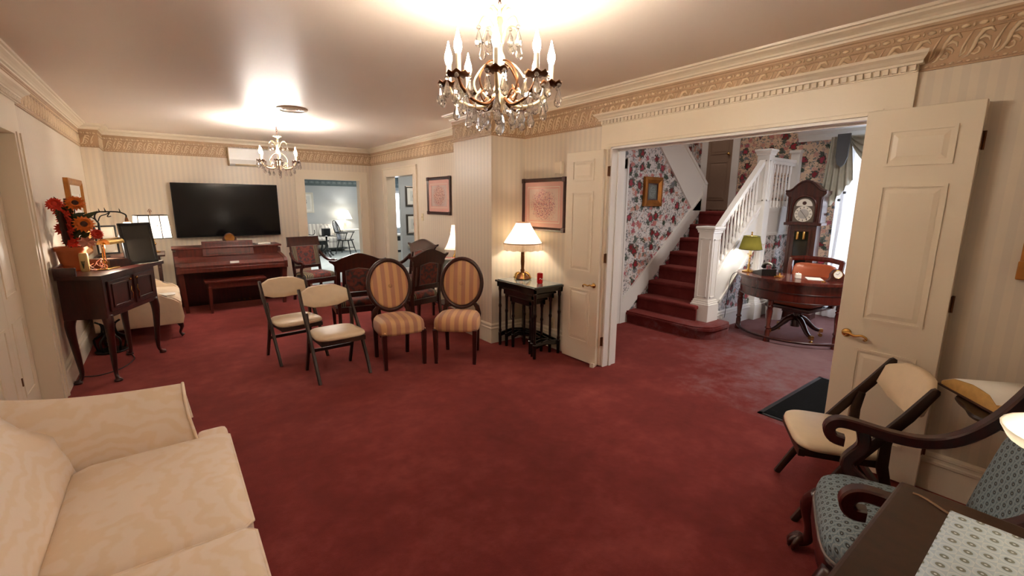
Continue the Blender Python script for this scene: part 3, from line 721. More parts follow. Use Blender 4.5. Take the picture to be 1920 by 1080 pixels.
# ================================================================== STAIRCASE AND HALL
ST = thing('staircase', 'white balustraded staircase with red carpeted steps rising in the hall', 'staircase')
NX, NZ, DX, DZ, YS0, YS1 = 5.03, 0.165, 0.24, 0.196, 3.05, 3.965
for k in range(8):
    x, z = NX+k*DX, NZ+k*DZ
    bm = B()
    if k == 0:
        # bullnose first step: rounded near end
        poly = [(x, YS1), (x, 3.0)] + [(x+0.24-0.24*math.cos(a), 3.0-0.27*math.sin(a)) for a in [PI*j/16 for j in range(1, 9)]] + [(x+0.5, 2.73)] + [(x+0.5+0.10*math.sin(PI*j/12), 2.83-0.10*math.cos(PI*j/12)) for j in range(1, 7)] + [(x+0.60, YS1)]
        prism(bm, [(px+0.03, py+(0.02 if py < 3 else 0)) for px, py in poly], 0.0, z-0.05); prism(bm, poly, z-0.05, z-0.02); prism(bm, [(px+0.012, py+(0.012 if py < 3 else 0)) for px, py in poly], z-0.02, z)
    else:
        x1 = x+DX+0.06 if k < 7 else 7.8
        y1 = YS1 if k < 7 else 4.62
        box(bm, x, x1, YS0, y1, z-0.05, z, 0.018, 3); box(bm, x+0.028, x+0.05, YS0, YS1, z-DZ-0.01, z-0.03)
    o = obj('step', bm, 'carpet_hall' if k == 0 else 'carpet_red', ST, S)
sl = DZ/DX
def slope_poly(x0, x1, lo, hi): return [(x0, NZ+(x0-NX)*sl+lo), (x1, NZ+(x1-NX)*sl+lo), (x1, NZ+(x1-NX)*sl+hi), (x0, NZ+(x0-NX)*sl+hi)]
def xzslab(bm, poly, y0, y1):
    vs_ = prism(bm, poly, 0, 1)
    for v in vs_:
        x, z, t = v.co; v.co = Vector((x, y0+t*(y1-y0), z))
bm = B(); xzslab(bm, [(5.56, 0.235)]+slope_poly(5.80, 6.70, -0.42, 0)[:2]+[(6.70, NZ+(6.70-NX)*sl+0.10), (5.56, NZ+(5.56-NX)*sl+0.10)], 3.025, 3.06); obj('stringer', bm, 'white_paint', ST)
bm = B(); xzslab(bm, slope_poly(5.58, 6.70, 0.10, 0.135), 3.0, 3.085); xzslab(bm, slope_poly(5.80, 6.70, -0.45, -0.40), 3.005, 3.03); xzslab(bm, slope_poly(5.58, 6.70, 0.02, 0.045), 3.008, 3.03); obj('stringer_cap', bm, 'white_paint', ST)
bm = B(); xzslab(bm, [(5.58, 0), (6.72, 0), (6.72, 1.25), (5.58, 0.4)], 3.035, 3.075); obj('under_stair_panel', bm, 'floral_white', ST)
bm = B(); box(bm, 6.72, 7.8, 3.035, 3.075, 0, 1.2); obj('under_landing_panel', bm, 'floral_white', ST)
bm = B(); box(bm, 6.72, 7.8, 3.03, 3.08, 1.2, 1.62); box(bm, 6.86, 7.72, 3.02, 3.03, 1.54, 1.60); box(bm, 6.86, 7.72, 3.02, 3.03, 1.2, 1.235); box(bm, 6.9, 6.93, 3.02, 3.03, 1.25, 1.54); box(bm, 7.66, 7.69, 3.02, 3.03, 1.25, 1.54); obj('landing_fascia', bm, 'white_paint', ST)
# wall side skirt
bm = B(); xzslab(bm, [(4.935, 0), (5.10, 0), (5.10, 0.17)]+[(6.75, 1.535), (6.75, 1.78), (4.935, 0.32)], 3.945, 3.969); obj('wall_skirt', bm, 'white_paint', ST)
bm = B(); xzslab(bm, [(4.935, 0.30), (6.75, 1.76), (6.75, 1.80), (4.935, 0.34)], 3.935, 3.969); obj('skirt_cap', bm, 'white_paint', ST)
# upper flight: sloping white band and its foot post, carpeted upper steps hidden behind it
bm = B(); xzslab(bm, [(6.52, 1.55), (6.85, 1.55), (6.85, 1.93), (6.0, 2.62), (4.6, 3.75), (4.6, 3.25), (5.55, 2.48)], 3.945, 3.97); obj('upper_stringer', bm, 'white_paint', ST)
bm = B(); xzslab(bm, [(6.85, 1.93), (6.0, 2.62), (4.6, 3.75), (4.6, 3.80), (6.02, 2.66), (6.87, 1.97)], 3.93, 4.08); obj('upper_stringer_cap', bm, 'white_paint', ST)
bm = B(); box(bm, 6.74, 6.86, 3.93, 4.08, 1.535, 1.95); obj('post', bm, 'white_paint', ST)
for k in range(6):
    bm = B(); box(bm, 6.85-0.24*(k+1), 6.88-0.24*k, 4.07, 4.62, 1.535+0.196*k, 1.535+0.196*(k+1), 0.015, 2); obj('step', bm, 'carpet_red', ST)
def newel(x, y, z0, zt, w, panels, base=True):
    bm = B(); box(bm, x-w/2, x+w/2, y-w/2, y+w/2, z0, zt-0.05); nw = obj('newel_post', bm, 'white_paint', ST)
    bm = B()
    for a, b, c in ((0.022, 0.055, 0.03), (0.034, 0.032, 0.0)): box(bm, x-w/2-a, x+w/2+a, y-w/2-a, y+w/2+a, zt-b, zt-c if c else zt, 0.006, 1)
    box(bm, x-w/2-0.012, x+w/2+0.012, y-w/2-0.012, y+w/2+0.012, zt-0.08, zt-0.055); obj('newel_cap', bm, 'white_paint', nw)
    if base:
        bm = B(); box(bm, x-w/2-0.03, x+w/2+0.03, y-w/2-0.03, y+w/2+0.03, z0, z0+0.22); box(bm, x-w/2-0.02, x+w/2+0.02, y-w/2-0.02, y+w/2+0.02, z0+0.22, z0+0.245); box(bm, x-w/2-0.01, x+w/2+0.01, y-w/2-0.01, y+w/2+0.01, z0+0.245, z0+0.27); obj('newel_base', bm, 'white_paint', nw)
    for za, zb in panels:
        for face in range(4):
            bm = B(); i = 0.032; r = 0.014
            for (a, b, c, d) in ((-w/2+i, w/2-i, za, za+r), (-w/2+i, w/2-i, zb-r, zb), (-w/2+i, -w/2+i+r, za, zb), (w/2-i-r, w/2-i, za, zb)):
                box(bm, a, b, -w/2-0.008, -w/2+0.002, c, d)
            o = obj('panel_mould', bm, 'white_paint', nw); o.location = (x, y, 0); o.rotation_euler = (0, 0, face*PI/2)
    return nw
newel(5.475, 3.045, 0.165, 1.375, 0.19, [(0.47, 1.22)])
newel(6.76, 3.04, 0.0, 2.40, 0.16, [(1.70, 2.25), (0.35, 1.1)])
bm = B(); box(bm, 7.70, 7.80, 2.98, 3.10, 1.535, 2.42); box(bm, 7.68, 7.80, 2.96, 3.12, 2.42, 2.46); obj('wall_post', bm, 'white_paint', ST)
# handrail
h0, h1 = Vector((5.56, 3.045, 1.265)), Vector((6.68, 3.04, 2.235))
bm = B(); rbar(bm, h0, h1, 0.075, 0.05); rbar(bm, h0-Vector((0, 0, 0.04)), h1-Vector((0, 0, 0.04)), 0.045, 0.04); obj('handrail', bm, 'white_paint', ST)
bm = B(); box(bm, 6.84, 7.70, 3.005, 3.075, 2.26, 2.31, 0.01, 2); box(bm, 6.84, 7.70, 3.018, 3.062, 2.22, 2.26); obj('landing_rail', bm, 'white_paint', ST)
def bal_profile(h):
    return [(0.0, 0), (0.021, 0), (0.021, 0.16*h), (0.012, 0.17*h), (0.018, 0.185*h), (0.012, 0.20*h), (0.019, 0.26*h), (0.020, 0.34*h), (0.013, 0.72*h), (0.012, 0.76*h), (0.018, 0.775*h), (0.013, 0.79*h), (0.021, 0.81*h), (0.021, h), (0, h)]
b0 = None
for k in range(12):
    x = 5.63+k*0.086; zb = NZ+(x-NX)*sl+0.12; zt = h0.z+(x-h0.x)*(h1.z-h0.z)/(h1.x-h0.x)-0.03
    if b0 is None:
        bm = B(); lathe(bm, bal_profile(1.0), 8); b0 = obj('baluster', bm, 'white_paint', ST, S); o = b0
    else: o = inst(b0, 'baluster', ST)
    o.location = (x, 3.042, zb); o.scale = (1, 1, zt-zb)
for k in range(7):
    o = inst(b0, 'baluster', ST, (6.93+k*0.108, 3.04, 1.60), scale=(1, 1, 0.63))
# ---- mat at the doorway
bm = B(); box(bm, 3.66, 4.88, 0.62, 1.46, 0.001, 0.010, 0.004, 1); mt = thing('door_mat', 'black rubber mat lying behind the open panelled door', 'mat')
obj('mat_pad', bm, 'rubber_mat', mt); bm = B()
for a in ((3.63, 3.665, 0.59, 1.49), (4.875, 4.91, 0.59, 1.49), (3.63, 4.91, 0.59, 0.625), (3.63, 4.91, 1.455, 1.49)): box(bm, a[0], a[1], a[2], a[3], 0.001, 0.006)
obj('mat_border', bm, 'black_plastic', mt)
# ---- framed picture helper: local XZ, faces -Y, origin at centre of back
def picture(name, label, w, h, fw, framemat, artmat, mat_w=0.0, matmat='mat_white', loc=(0, 0, 0), rz=0, depth=0.025, corners=False, cat='picture', glass=False, tilt=0, liner=None):
    t = thing(name, label, cat, loc, rz)
    if tilt: t.rotation_euler = (tilt, 0, rz)
    bm = B(); o_ = [(-w/2, -h/2), (w/2, -h/2), (w/2, h/2), (-w/2, h/2)]; i_ = [(-w/2+fw, -h/2+fw), (w/2-fw, -h/2+fw), (w/2-fw, h/2-fw), (-w/2+fw, h/2-fw)]
    vo0 = [bm.verts.new((x, 0, z)) for x, z in o_]; vo1 = [bm.verts.new((x, -depth, z)) for x, z in o_]
    m_ = [((a[0]*0.55+b[0]*0.45), (a[1]*0.55+b[1]*0.45)) for a, b in zip(o_, i_)]
    vm = [bm.verts.new((x, -depth*1.15, z)) for x, z in m_]
    vi1 = [bm.verts.new((x, -depth*0.6, z)) for x, z in i_]; vi0 = [bm.verts.new((x, 0, z)) for x, z in i_]
    rings = [vo0, vo1, vm, vi1, vi0]
    for a, b in zip(rings, rings[1:]+[rings[0]]):
        for k in range(4):
            q = (k+1) % 4; bm.faces.new((a[k], a[q], b[q], b[k]))
    fr = obj('frame', bm, framemat, t)
    if corners:
        for sx in (-1, 1):
            for sz in (-1, 1):
                bm = B(); box(bm, sx*(w/2+0.004)-(fw*1.25 if sx > 0 else 0), sx*(w/2+0.004)+(0 if sx > 0 else fw*1.25), -depth*1.35, 0, sz*(h/2+0.004)-(fw*1.25 if sz > 0 else 0), sz*(h/2+0.004)+(0 if sz > 0 else fw*1.25), 0.006, 2)
                obj('corner_block', bm, framemat, fr)
    w2, h2 = w-2*fw, h-2*fw
    if mat_w:
        bm = B()
        for a in ((-w2/2, w2/2, h2/2-mat_w, h2/2), (-w2/2, w2/2, -h2/2, -h2/2+mat_w), (-w2/2, -w2/2+mat_w, -h2/2+mat_w, h2/2-mat_w), (w2/2-mat_w, w2/2, -h2/2+mat_w, h2/2-mat_w)): box(bm, a[0], a[1], -depth*0.5, -0.003, a[2], a[3])
        obj('mat_board', bm, matmat, t)
        w2 -= 2*mat_w; h2 -= 2*mat_w
    bm = B(); box(bm, -w2/2, w2/2, -depth*0.35, -0.002, -h2/2, h2/2); obj('print', bm, artmat, t)
    if liner:
        bm = B(); r = 0.006; W2, H2 = w2+0.05, h2+0.05
        for a in ((-W2/2, W2/2, H2/2-r, H2/2), (-W2/2, W2/2, -H2/2, -H2/2+r), (-W2/2, -W2/2+r, -H2/2, H2/2), (W2/2-r, W2/2, -H2/2, H2/2)): box(bm, a[0], a[1], -depth*0.56, -depth*0.5, a[2], a[3])
        obj('mat_line', bm, liner, t)
    return t
picture('framed_picture', 'small dark gilt framed picture on the rose papered stair wall', 0.40, 0.40, 0.085, 'gilt_frame', 'art_dark', 0.02, 'mahogany', (5.48, 3.965, 1.815), 0, 0.04)
# ---- curtains
def pleated(bm, y0, y1, z0, z1, x, amp, pitch, n=None, taper=None):
    n = n or int((y1-y0)/pitch*8); ys = [y0+(y1-y0)*i/n for i in range(n+1)]; zs = [z0+(z1-z0)*j/10 for j in range(11)]
    g = []
    for y in ys:
        ph = 2*PI*(y-y0)/pitch
        g.append([bm.verts.new((x+amp*math.sin(ph)*(0.7+0.3*math.sin(3*y))+0.01*math.sin(5*z), y+0.012*math.sin(ph*0.5+z*2), z)) for z in zs])
    for i in range(n):
        for j in range(10): bm.faces.new((g[i][j], g[i+1][j], g[i+1][j+1], g[i][j+1]))
CT = thing('sheer_curtains', 'white floor length sheer curtains beside the tall clock', 'curtain', (7.66, 0, 0))
for a, b in ((1.10, 1.80), (1.81, 2.43)):
    bm = B(); pleated(bm, a, b, 0.02, 2.52, 0, 0.022, 0.085); obj('curtain_panel', bm, 'sheer_curtain', CT, PI)
SW = thing('curtain_swag', 'grey green swag and pleated tail draped over the sheer curtains', 'curtain', (7.6, 0, 0))
bm = B(); rows = []
for j in range(15):
    t = j/14; rowz = []
    for i in range(25):
        s = i/24; y = 2.30-s*0.95
        sag = 0.42*(1-(2*s-1)**2)**0.8
        z = 2.58-(sag+0.08)*t - 0.02*math.sin(t*PI*7)*(1-(2*s-1)**2)
        rowz.append(bm.verts.new((-0.03-0.035*math.sin(t*PI*7)-0.02*t, y, z)))
    rows.append(rowz)
for j in range(14):
    for i in range(24): bm.faces.new((rows[j][i], rows[j][i+1], rows[j+1][i+1], rows[j+1][i]))
obj('swag', bm, 'swag_fabric', SW, PI)
bm = B(); nP = 40; top = []; bot = []; cols = []
for i in range(nP+1):
    s = i/nP; y = 2.62-s*0.40; ph = s*PI*2*4.5
    zb = 1.36+s*0.62+0.03*abs(math.sin(ph))
    spread = 1.0
    colm = [bm.verts.new((-0.05+0.03*math.sin(ph)*(0.4+0.6*t), y+(0.5-s)*(-0.16)*(1-t), 2.58+(zb-2.58)*t)) for t in [j/8 for j in range(9)]]
    cols.append(colm)
for i in range(nP):
    for j in range(8): bm.faces.new((cols[i][j], cols[i+1][j], cols[i+1][j+1], cols[i][j+1]))
obj('pleated_tail', bm, 'swag_fabric', SW, PI)
bm = B(); pr = [(-0.075, 2.60), (0.075, 2.60), (0.07, 2.30), (0.045, 2.20), (0, 2.16), (-0.045, 2.20), (-0.07, 2.30)]
vs_ = prism(bm, pr, 0, 0.03)
for v in vs_:
    a, b, c = v.co; v.co = Vector((-0.13-c, 2.36+a, b))
obj('tab', bm, 'swag_trim', SW)
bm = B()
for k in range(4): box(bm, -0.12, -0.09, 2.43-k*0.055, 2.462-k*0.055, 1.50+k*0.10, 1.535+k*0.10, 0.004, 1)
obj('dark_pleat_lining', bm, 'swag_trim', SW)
# ---- grandfather clock, faces local -Y
GC = thing('grandfather_clock', 'tall dark wood longcase clock with arched hood and moon dial', 'clock', (7.33, 2.66, 0), -PI/2+0.10)
bm = B(); box(bm, -0.24, 0.24, -0.15, 0.15, 0, 0.10, 0.006, 1); box(bm, -0.215, 0.215, -0.13, 0.13, 0.10, 0.42, 0.004, 1); box(bm, -0.235, 0.235, -0.145, 0.145, 0.42, 0.46, 0.008, 2); obj('base', bm, 'clock_wood', GC)
bm = B(); box(bm, -0.175, 0.175, -0.105, 0.13, 0.46, 1.36); box(bm, -0.178, -0.14, -0.118, -0.10, 0.48, 1.34); box(bm, 0.14, 0.178, -0.118, -0.10, 0.48, 1.34); obj('trunk', bm, 'clock_wood', GC)
tr = None
bm = B()
for a in ((-0.115, -0.09, 0.52, 1.30), (0.09, 0.115, 0.52, 1.30), (-0.09, 0.09, 1.275, 1.30), (-0.09, 0.09, 0.52, 0.545)): box(bm, a[0], a[1], -0.122, -0.10, a[2], a[3])
obj('trunk_door', bm, 'clock_wood', GC)
bm = B(); box(bm, -0.088, 0.088, -0.112, -0.106, 0.545, 1.275); obj('trunk_glass', bm, 'screen', GC)
for x, z in ((-0.045, 1.16), (0.035, 1.165)):
    bm = B(); lathe(bm, [(0, 0), (0.016, 0), (0.018, 0.01), (0.018, 0.10), (0.012, 0.11), (0, 0.11)], 12, MX((x, -0.125, z))); obj('weight', bm, 'brass', GC, S)
bm = B(); box(bm, -0.235, 0.235, -0.155, 0.15, 1.36, 1.40, 0.008, 2); box(bm, -0.215, 0.215, -0.135, 0.14, 1.40, 1.76); box(bm, -0.20, 0.20, -0.13, 0.14, 1.40, 1.80); obj('hood', bm, 'clock_wood', GC)
# arched bonnet
bm = B()
arch = [(-0.25, 1.84), (-0.25, 1.80), (-0.215, 1.76), (0.215, 1.76), (0.25, 1.80), (0.25, 1.84), (0.20, 1.845), (0.16, 1.87), (0.11, 1.925), (0.06, 1.965), (0, 1.98), (-0.06, 1.965), (-0.11, 1.925), (-0.16, 1.87), (-0.20, 1.845)]
xz = prism(bm, arch, 0, 1)
for v in xz:
    a, b, c = v.co; v.co = Vector((a, -0.15+c*0.29, b))
obj('bonnet', bm, 'clock_wood', GC)
bm = B(); pts = [(-0.25, 1.84), (-0.20, 1.845), (-0.16, 1.87), (-0.11, 1.925), (-0.06, 1.965), (0, 1.98), (0.06, 1.965), (0.11, 1.925), (0.16, 1.87), (0.20, 1.845), (0.25, 1.84)]
tube(bm, [(a, -0.155, b) for a, b in pts], 0.014, 6); obj('bonnet_moulding', bm, 'clock_wood', GC, PI)
bm = B(); tube(bm, [(-0.15, -0.14, 1.42), (-0.145, -0.145, 1.63)]+[(-0.145*math.cos(PI*j/12), -0.152, 1.63+0.145*math.sin(PI*j/12)) for j in range(1, 12)]+[(0.145, -0.145, 1.63), (0.15, -0.14, 1.42)], 0.015, 6); obj('hood_door', bm, 'clock_wood', GC, PI)
for sx in (-1, 1):
    bm = B(); lathe(bm, [(0.016, 1.40), (0.016, 1.43), (0.011, 1.45), (0.013, 1.58), (0.010, 1.72), (0.016, 1.74), (0.016, 1.76)], 10, MX((sx*0.195, -0.145, 0))); obj('hood_column', bm, 'clock_wood', GC, S)
bm = B(); poly = [(-0.13, 1.41), (0.13, 1.41), (0.13, 1.63)]+[(0.12*math.cos(PI*j/14), 1.63+0.12*math.sin(PI*j/14)) for j in range(15)]+[(-0.13, 1.63)]
vv = prism(bm, poly, 0, 0.006)
for v in vv:
    a, b, c = v.co; v.co = Vector((a, -0.1365-c, b))
dial = obj('dial_plate', bm, 'steel', GC)
bm = B(); lathe(bm, [(0, 0), (0.110, 0), (0.110, 0.004), (0, 0.004)], 32, MX((0, -0.143, 1.522), rx=PI/2)); obj('chapter_ring', bm, 'mat_white', dial)
bm = B(); lathe(bm, [(0, 0), (0.068, 0), (0.068, 0.003), (0, 0.003)], 24, MX((0, -0.147, 1.522), rx=PI/2)); obj('dial_centre', bm, 'aluminium', dial)
bm = B(); vv = prism(bm, [(0.100*math.cos(PI*j/14), 1.632+0.100*math.sin(PI*j/14)) for j in range(15)], 0, 0.004)
for v in vv:
    a, b, c = v.co; v.co = Vector((a, -0.143-c, b))
obj('moon_dial', bm, 'mat_white', dial)
bm = B(); bmesh.ops.create_icosphere(bm, subdivisions=2, radius=0.03, matrix=MX((0, -0.143, 1.672)) @ Matrix.Diagonal((1, 0.3, 1, 1))); obj('moon', bm, 'leaf_brown', dial, PI)
bm = B(); rbar(bm, (0, -0.152, 1.522), (-0.045, -0.152, 1.577), 0.006, 0.003); rbar(bm, (0, -0.152, 1.522), (0.055, -0.152, 1.447), 0.005, 0.003); obj('hands', bm, 'black_plastic', dial)
first = None
for k in range(12):
    a = k*PI/6; bm = B()
    rbar(bm, (0.078*math.sin(a), -0.1485, 1.522+0.078*math.cos(a)), (0.102*math.sin(a), -0.1485, 1.522+0.102*math.cos(a)), 0.007, 0.002, up=(0, 1, 0)); obj('numeral', bm, 'black_plastic', dial)
# ---- curved reception desk. local: convex front towards -X, origin on floor at centre of back
DK = thing('reception_desk', 'curved mahogany desk with turned legs below the staircase', 'desk', (6.34, 2.28, 0), 0.08)
def arcpts(rx, ry, n=28, a0=-PI/2, a1=PI/2): return [(-rx*math.cos(a0+(a1-a0)*i/n), ry*math.sin(a0+(a1-a0)*i/n)) for i in range(n+1)]
def desk_outline(rx, ry, back=0.0): return [(back, ry)] + list(reversed(arcpts(rx, ry))) + [(back, -ry)]
bm = B(); prism(bm, desk_outline(0.70, 0.72), 0.745, 0.775); prism(bm, desk_outline(0.69, 0.71), 0.735, 0.745); obj('desk_top', bm, 'desk_wood', DK, S)
bm = B(); prism(bm, arcpts(0.655, 0.67)+list(reversed(arcpts(0.62, 0.635))), 0.52, 0.735); obj('apron', bm, 'desk_wood', DK, S)
bm = B()
for z in (0.63, 0.527): tube(bm, [(x, y, z) for x, y in arcpts(0.659, 0.674)], 0.006, 5)
obj('apron_bead', bm, 'mahogany', DK, PI)
lp = [(0.034, 0.52), (0.036, 0.46), (0.026, 0.455), (0.036, 0.44), (0.036, 0.43), (0.030, 0.42), (0.036, 0.38), (0.024, 0.20), (0.034, 0.185), (0.034, 0.17), (0.024, 0.16), (0.030, 0.13), (0.028, 0.06), (0.036, 0.05), (0.036, 0.0), (0, 0)]
for (x, y) in ((-0.27, 0.59), (-0.615, 0.11), (-0.36, -0.53), (-0.03, -0.635)):
    bm = B(); lathe(bm, [(0, 0.52)]+lp, 14); o = obj('leg', bm, 'desk_wood', DK, S); o.location = (x, y, 0)
bm = B(); tube(bm, [(x, y, 0.055) for x, y in arcpts(0.645, 0.66, a0=-1.35, a1=1.2)], 0.017, 6); obj('foot_rail', bm, 'mahogany', DK, PI)
# desk chair
OC = thing('desk_chair', 'brown leather and wood swivel chair behind the curved desk', 'chair', (6.20, 2.22, 0), -PI/2-0.12)
bm = B()
cushion(bm, 0.52, 0.50, 0.09, 0.3, 5, MX((0, 0, 0.47))); obj('seat', bm, 'leather', OC, PI)
bm = B(); box(bm, -0.27, 0.27, -0.26, 0.26, 0.38, 0.425, 0.015, 2); box(bm, -0.12, 0.12, -0.12, 0.12, 0.33, 0.38); lathe(bm, [(0.05, 0.14), (0.05, 0.22), (0.035, 0.24), (0.035, 0.34)], 14); obj('seat_frame', bm, 'mahogany', OC, S)
for k in range(4):
    a = PI/4+k*PI/2+0.25; c, s_ = math.cos(a), math.sin(a)
    bm = B(); pts = bez((0.03*c, 0.03*s_, 0.25), (0.16*c, 0.16*s_, 0.26), (0.18*c, 0.18*s_, 0.10), (0.33*c, 0.33*s_, 0.085), 8)
    tube(bm, pts, [0.036, 0.036, 0.034, 0.032, 0.030, 0.028, 0.026, 0.024, 0.022], 8); lg = obj('leg', bm, 'mahogany', OC, PI)
    bm = B(); box(bm, 0.30, 0.355, -0.022, 0.022, 0.06, 0.108, 0.005, 1, MX((0, 0, 0), a)); obj('brass_cap', bm, 'brass', lg)
    bm = B(); lathe(bm, [(0, -0.012), (0.022, -0.012), (0.024, 0), (0.022, 0.012), (0, 0.012)], 12, MX((0.335*c, 0.335*s_, 0.024), a, rx=PI/2)); obj('caster', bm, 'brass', lg, S)
bm = B()
for sx in (-1, 1): path_bar(bm, [(sx*0.27, 0.24, 0.40), (sx*0.285, 0.27, 0.65), (sx*0.30, 0.31, 0.97)], 0.05, 0.05, (0, 1, 0))
path_bar(bm, [(-0.31, 0.31, 0.955), (-0.15, 0.34, 0.975), (0.15, 0.34, 0.975), (0.31, 0.31, 0.955)], 0.06, 0.04, (0, 1, 0)); obj('back_frame', bm, 'desk_wood', OC, S)
bm = B(); cushion(bm, 0.52, 0.07, 0.40, 0.35, 5, MX((0, 0.29, 0.72), rx=-0.12)); obj('backrest', bm, 'leather', OC, PI)
# things on the desk (top z = .775); desk frame -> world helper
ZD = 0.775
def twin_lamp(loc):
    t = thing('desk_lamp', 'brass two candle desk lamp with an olive green shade', 'lamp', loc, 0.5)
    bm = B(); lathe(bm, [(0, 0), (0.075, 0), (0.078, 0.012), (0.045, 0.025), (0.018, 0.035), (0.012, 0.06), (0.016, 0.09), (0.009, 0.11), (0.009, 0.40), (0.014, 0.42), (0, 0.425)], 20); obj('base', bm, 'brass', t, S)
    for sx in (-1, 1):
        bm = B(); pts = catmull([(0, 0, 0.15), (sx*0.035, 0, 0.115), (sx*0.075, 0, 0.13), (sx*0.085, 0, 0.165), (sx*0.06, 0, 0.175), (sx*0.05, 0, 0.15)], 4); tube(bm, pts, 0.007, 6)
        tube(bm, catmull([(0, 0, 0.17), (sx*0.04, 0, 0.20), (sx*0.075, 0, 0.19), (sx*0.08, 0, 0.225)], 4), 0.006, 6); lathe(bm, [(0, 0.222), (0.03, 0.226), (0.032, 0.232), (0, 0.234)], 12, MX((sx*0.08, 0, 0))); obj('scroll_arm', bm, 'brass', t, S)
        bm = B(); lathe(bm, [(0, 0.232), (0.013, 0.232), (0.013, 0.30), (0, 0.30)], 10, MX((sx*0.08, 0, 0))); obj('candle', bm, 'candle_sleeve', t, S)
        bm = B(); lathe(bm, [(0, 0.30), (0.012, 0.305), (0.015, 0.325), (0.008, 0.355), (0, 0.37)], 10, MX((sx*0.08, 0, 0))); obj('bulb', bm, 'bulb_glow', t, PI)
        point_light('desk_lamp_light', (sx*0.08, 0, 0.345), 1.3, WHITE, 0.02, t)
    bm = B(); lathe(bm, [(0.185, 0.30), (0.13, 0.47)], 28, cap=False, scale=(1.0, 0.75)); obj('shade', bm, 'shade_green', t, S)
    bm = B()
    for r, z in ((0.185, 0.30), (0.13, 0.47)): tube(bm, [(r*math.cos(2*PI*k/24), 0.75*r*math.sin(2*PI*k/24), z) for k in range(24)], 0.004, 5, closed=True)
    obj('shade_trim', bm, 'black_plastic', t, PI)
    bm = B(); lathe(bm, [(0.006, 0.42), (0.006, 0.48), (0.014, 0.49), (0.006, 0.50), (0.013, 0.515), (0, 0.53)], 10); obj('finial', bm, 'brass', t, PI)
    return t
LMP = twin_lamp((6.06, 2.80, ZD))
# telephone
t = thing('telephone', 'black desk telephone with handset at the left end of the curved desk', 'telephone', (5.97, 2.56, ZD), 0.9)
bm = B(); prism(bm, [(-0.11, 0), (0.11, 0), (0.11, 0.03), (-0.11, 0.085)], -0.09, 0.09, XZ @ Matrix.Translation((0, 0, 0))); obj('body', bm, 'black_plastic', t)
bm = B(); tube(bm, catmull([(-0.12, -0.05, 0.10), (-0.09, -0.05, 0.135), (0.0, -0.05, 0.145), (0.09, -0.05, 0.125), (0.12, -0.05, 0.08)], 4), [0.030, 0.028, 0.024, 0.021, 0.019, 0.018, 0.018, 0.018, 0.018, 0.018, 0.018, 0.019, 0.021, 0.024, 0.028, 0.030, 0.030], 10); obj('handset', bm, 'black_plastic', t, PI)
bm = B(); box(bm, -0.02, 0.07, 0.02, 0.07, 0.045, 0.052, 0, 2, MX((0, 0, 0), ry=0.24)); obj('keypad', bm, 'steel', t)
# pen set
t = thing('pen_stand', 'brass pen stand with an upright pen on the curved desk', 'pen stand', (5.93, 2.36, ZD))
bm = B(); box(bm, -0.06, 0.06, -0.04, 0.04, 0, 0.014, 0.004, 2); box(bm, -0.045, 0.045, -0.028, 0.028, 0.014, 0.026, 0.004, 1); lathe(bm, [(0.014, 0.026), (0.009, 0.05), (0, 0.05)], 10); obj('base', bm, 'brass', t, S)
bm = B(); tube(bm, [(0, 0, 0.045), (0.03, -0.01, 0.20)], [0.004, 0.006], 8); obj('pen', bm, 'mahogany', t, PI)
bm = B(); box(bm, -0.055, 0.055, -0.03, 0.03, 0, 0.055, 0.004, 1); cb = thing('card_box', 'small white card box at the middle of the curved desk', 'box', (6.03, 2.19, ZD), 0.4); obj('box_body', bm, 'paper', cb)
bm = B(); box(bm, -0.045, 0.045, -0.004, 0.004, 0.02, 0.065); obj('cards', bm, 'white_plastic', cb)
bm = B(); prism(bm, [(-0.11, -0.08), (0.11, -0.08), (0.11, 0.075), (0.09, 0.08), (-0.11, 0.08)], 0.001, 0.004); o = obj('paper_sheet', bm, 'paper'); o.location = (6.12, 2.05, ZD); o.rotation_euler = (0, 0, 0.5); tag(o, 'white paper pad lying flat on the curved desk', 'paper')
def mantel_clock(name, label, loc, rz, s, wood_, facemat):
    t = thing(name, label, 'clock', loc, rz); bm = B()
    prof = [(-0.13, 0), (0.13, 0), (0.13, 0.015), (0.105, 0.022), (0.088, 0.06), (0.092, 0.105), (0.075, 0.135)]
    arch_ = [(0.075*math.cos(PI*j/10), 0.115+0.075*math.sin(PI*j/10)) for j in range(1, 10)]
    poly = prof+arch_+[(-0.075, 0.135), (-0.092, 0.105), (-0.088, 0.06), (-0.105, 0.022), (-0.13, 0.015)]
    vv = prism(bm, [(a*s, b*s) for a, b in poly], -0.04*s, 0.04*s, XZ); obj('case', bm, wood_, t)
    bm = B(); lathe(bm, [(0, 0), (0.062*s, 0), (0.062*s, 0.006*s), (0, 0.006*s)], 24, MX((0, -0.04*s, 0.112*s), rx=PI/2)); obj('dial', bm, facemat, t, S)
    bm = B(); tube(bm, [(0.062*s*math.cos(2*PI*k/24), -0.045*s, 0.112*s+0.062*s*math.sin(2*PI*k/24)) for k in range(24)], 0.005*s, 6, closed=True); obj('bezel', bm, 'brass', t, PI)
    bm = B(); rbar(bm, (0, -0.048*s, 0.112*s), (0.02*s, -0.048*s, 0.145*s), 0.005*s, 0.002); rbar(bm, (0, -0.048*s, 0.112*s), (-0.03*s, -0.048*s, 0.125*s), 0.005*s, 0.002); obj('hands', bm, 'black_plastic', t)
    return t
mantel_clock('desk_clock', 'small dark wooden clock with white dial on the curved desk', (6.14, 1.83, ZD), -0.95, 0.75, 'clock_wood', 'paper')
bm = B(); lathe(bm, [(0, 0), (0.022, 0.0), (0.02, 0.012), (0, 0.014)], 12); o = obj('brass_paperweight', bm, 'brass', None, S); o.location = (5.97, 1.90, ZD); tag(o, 'tiny brass paperweight beside the small wooden desk clock', 'paperweight')
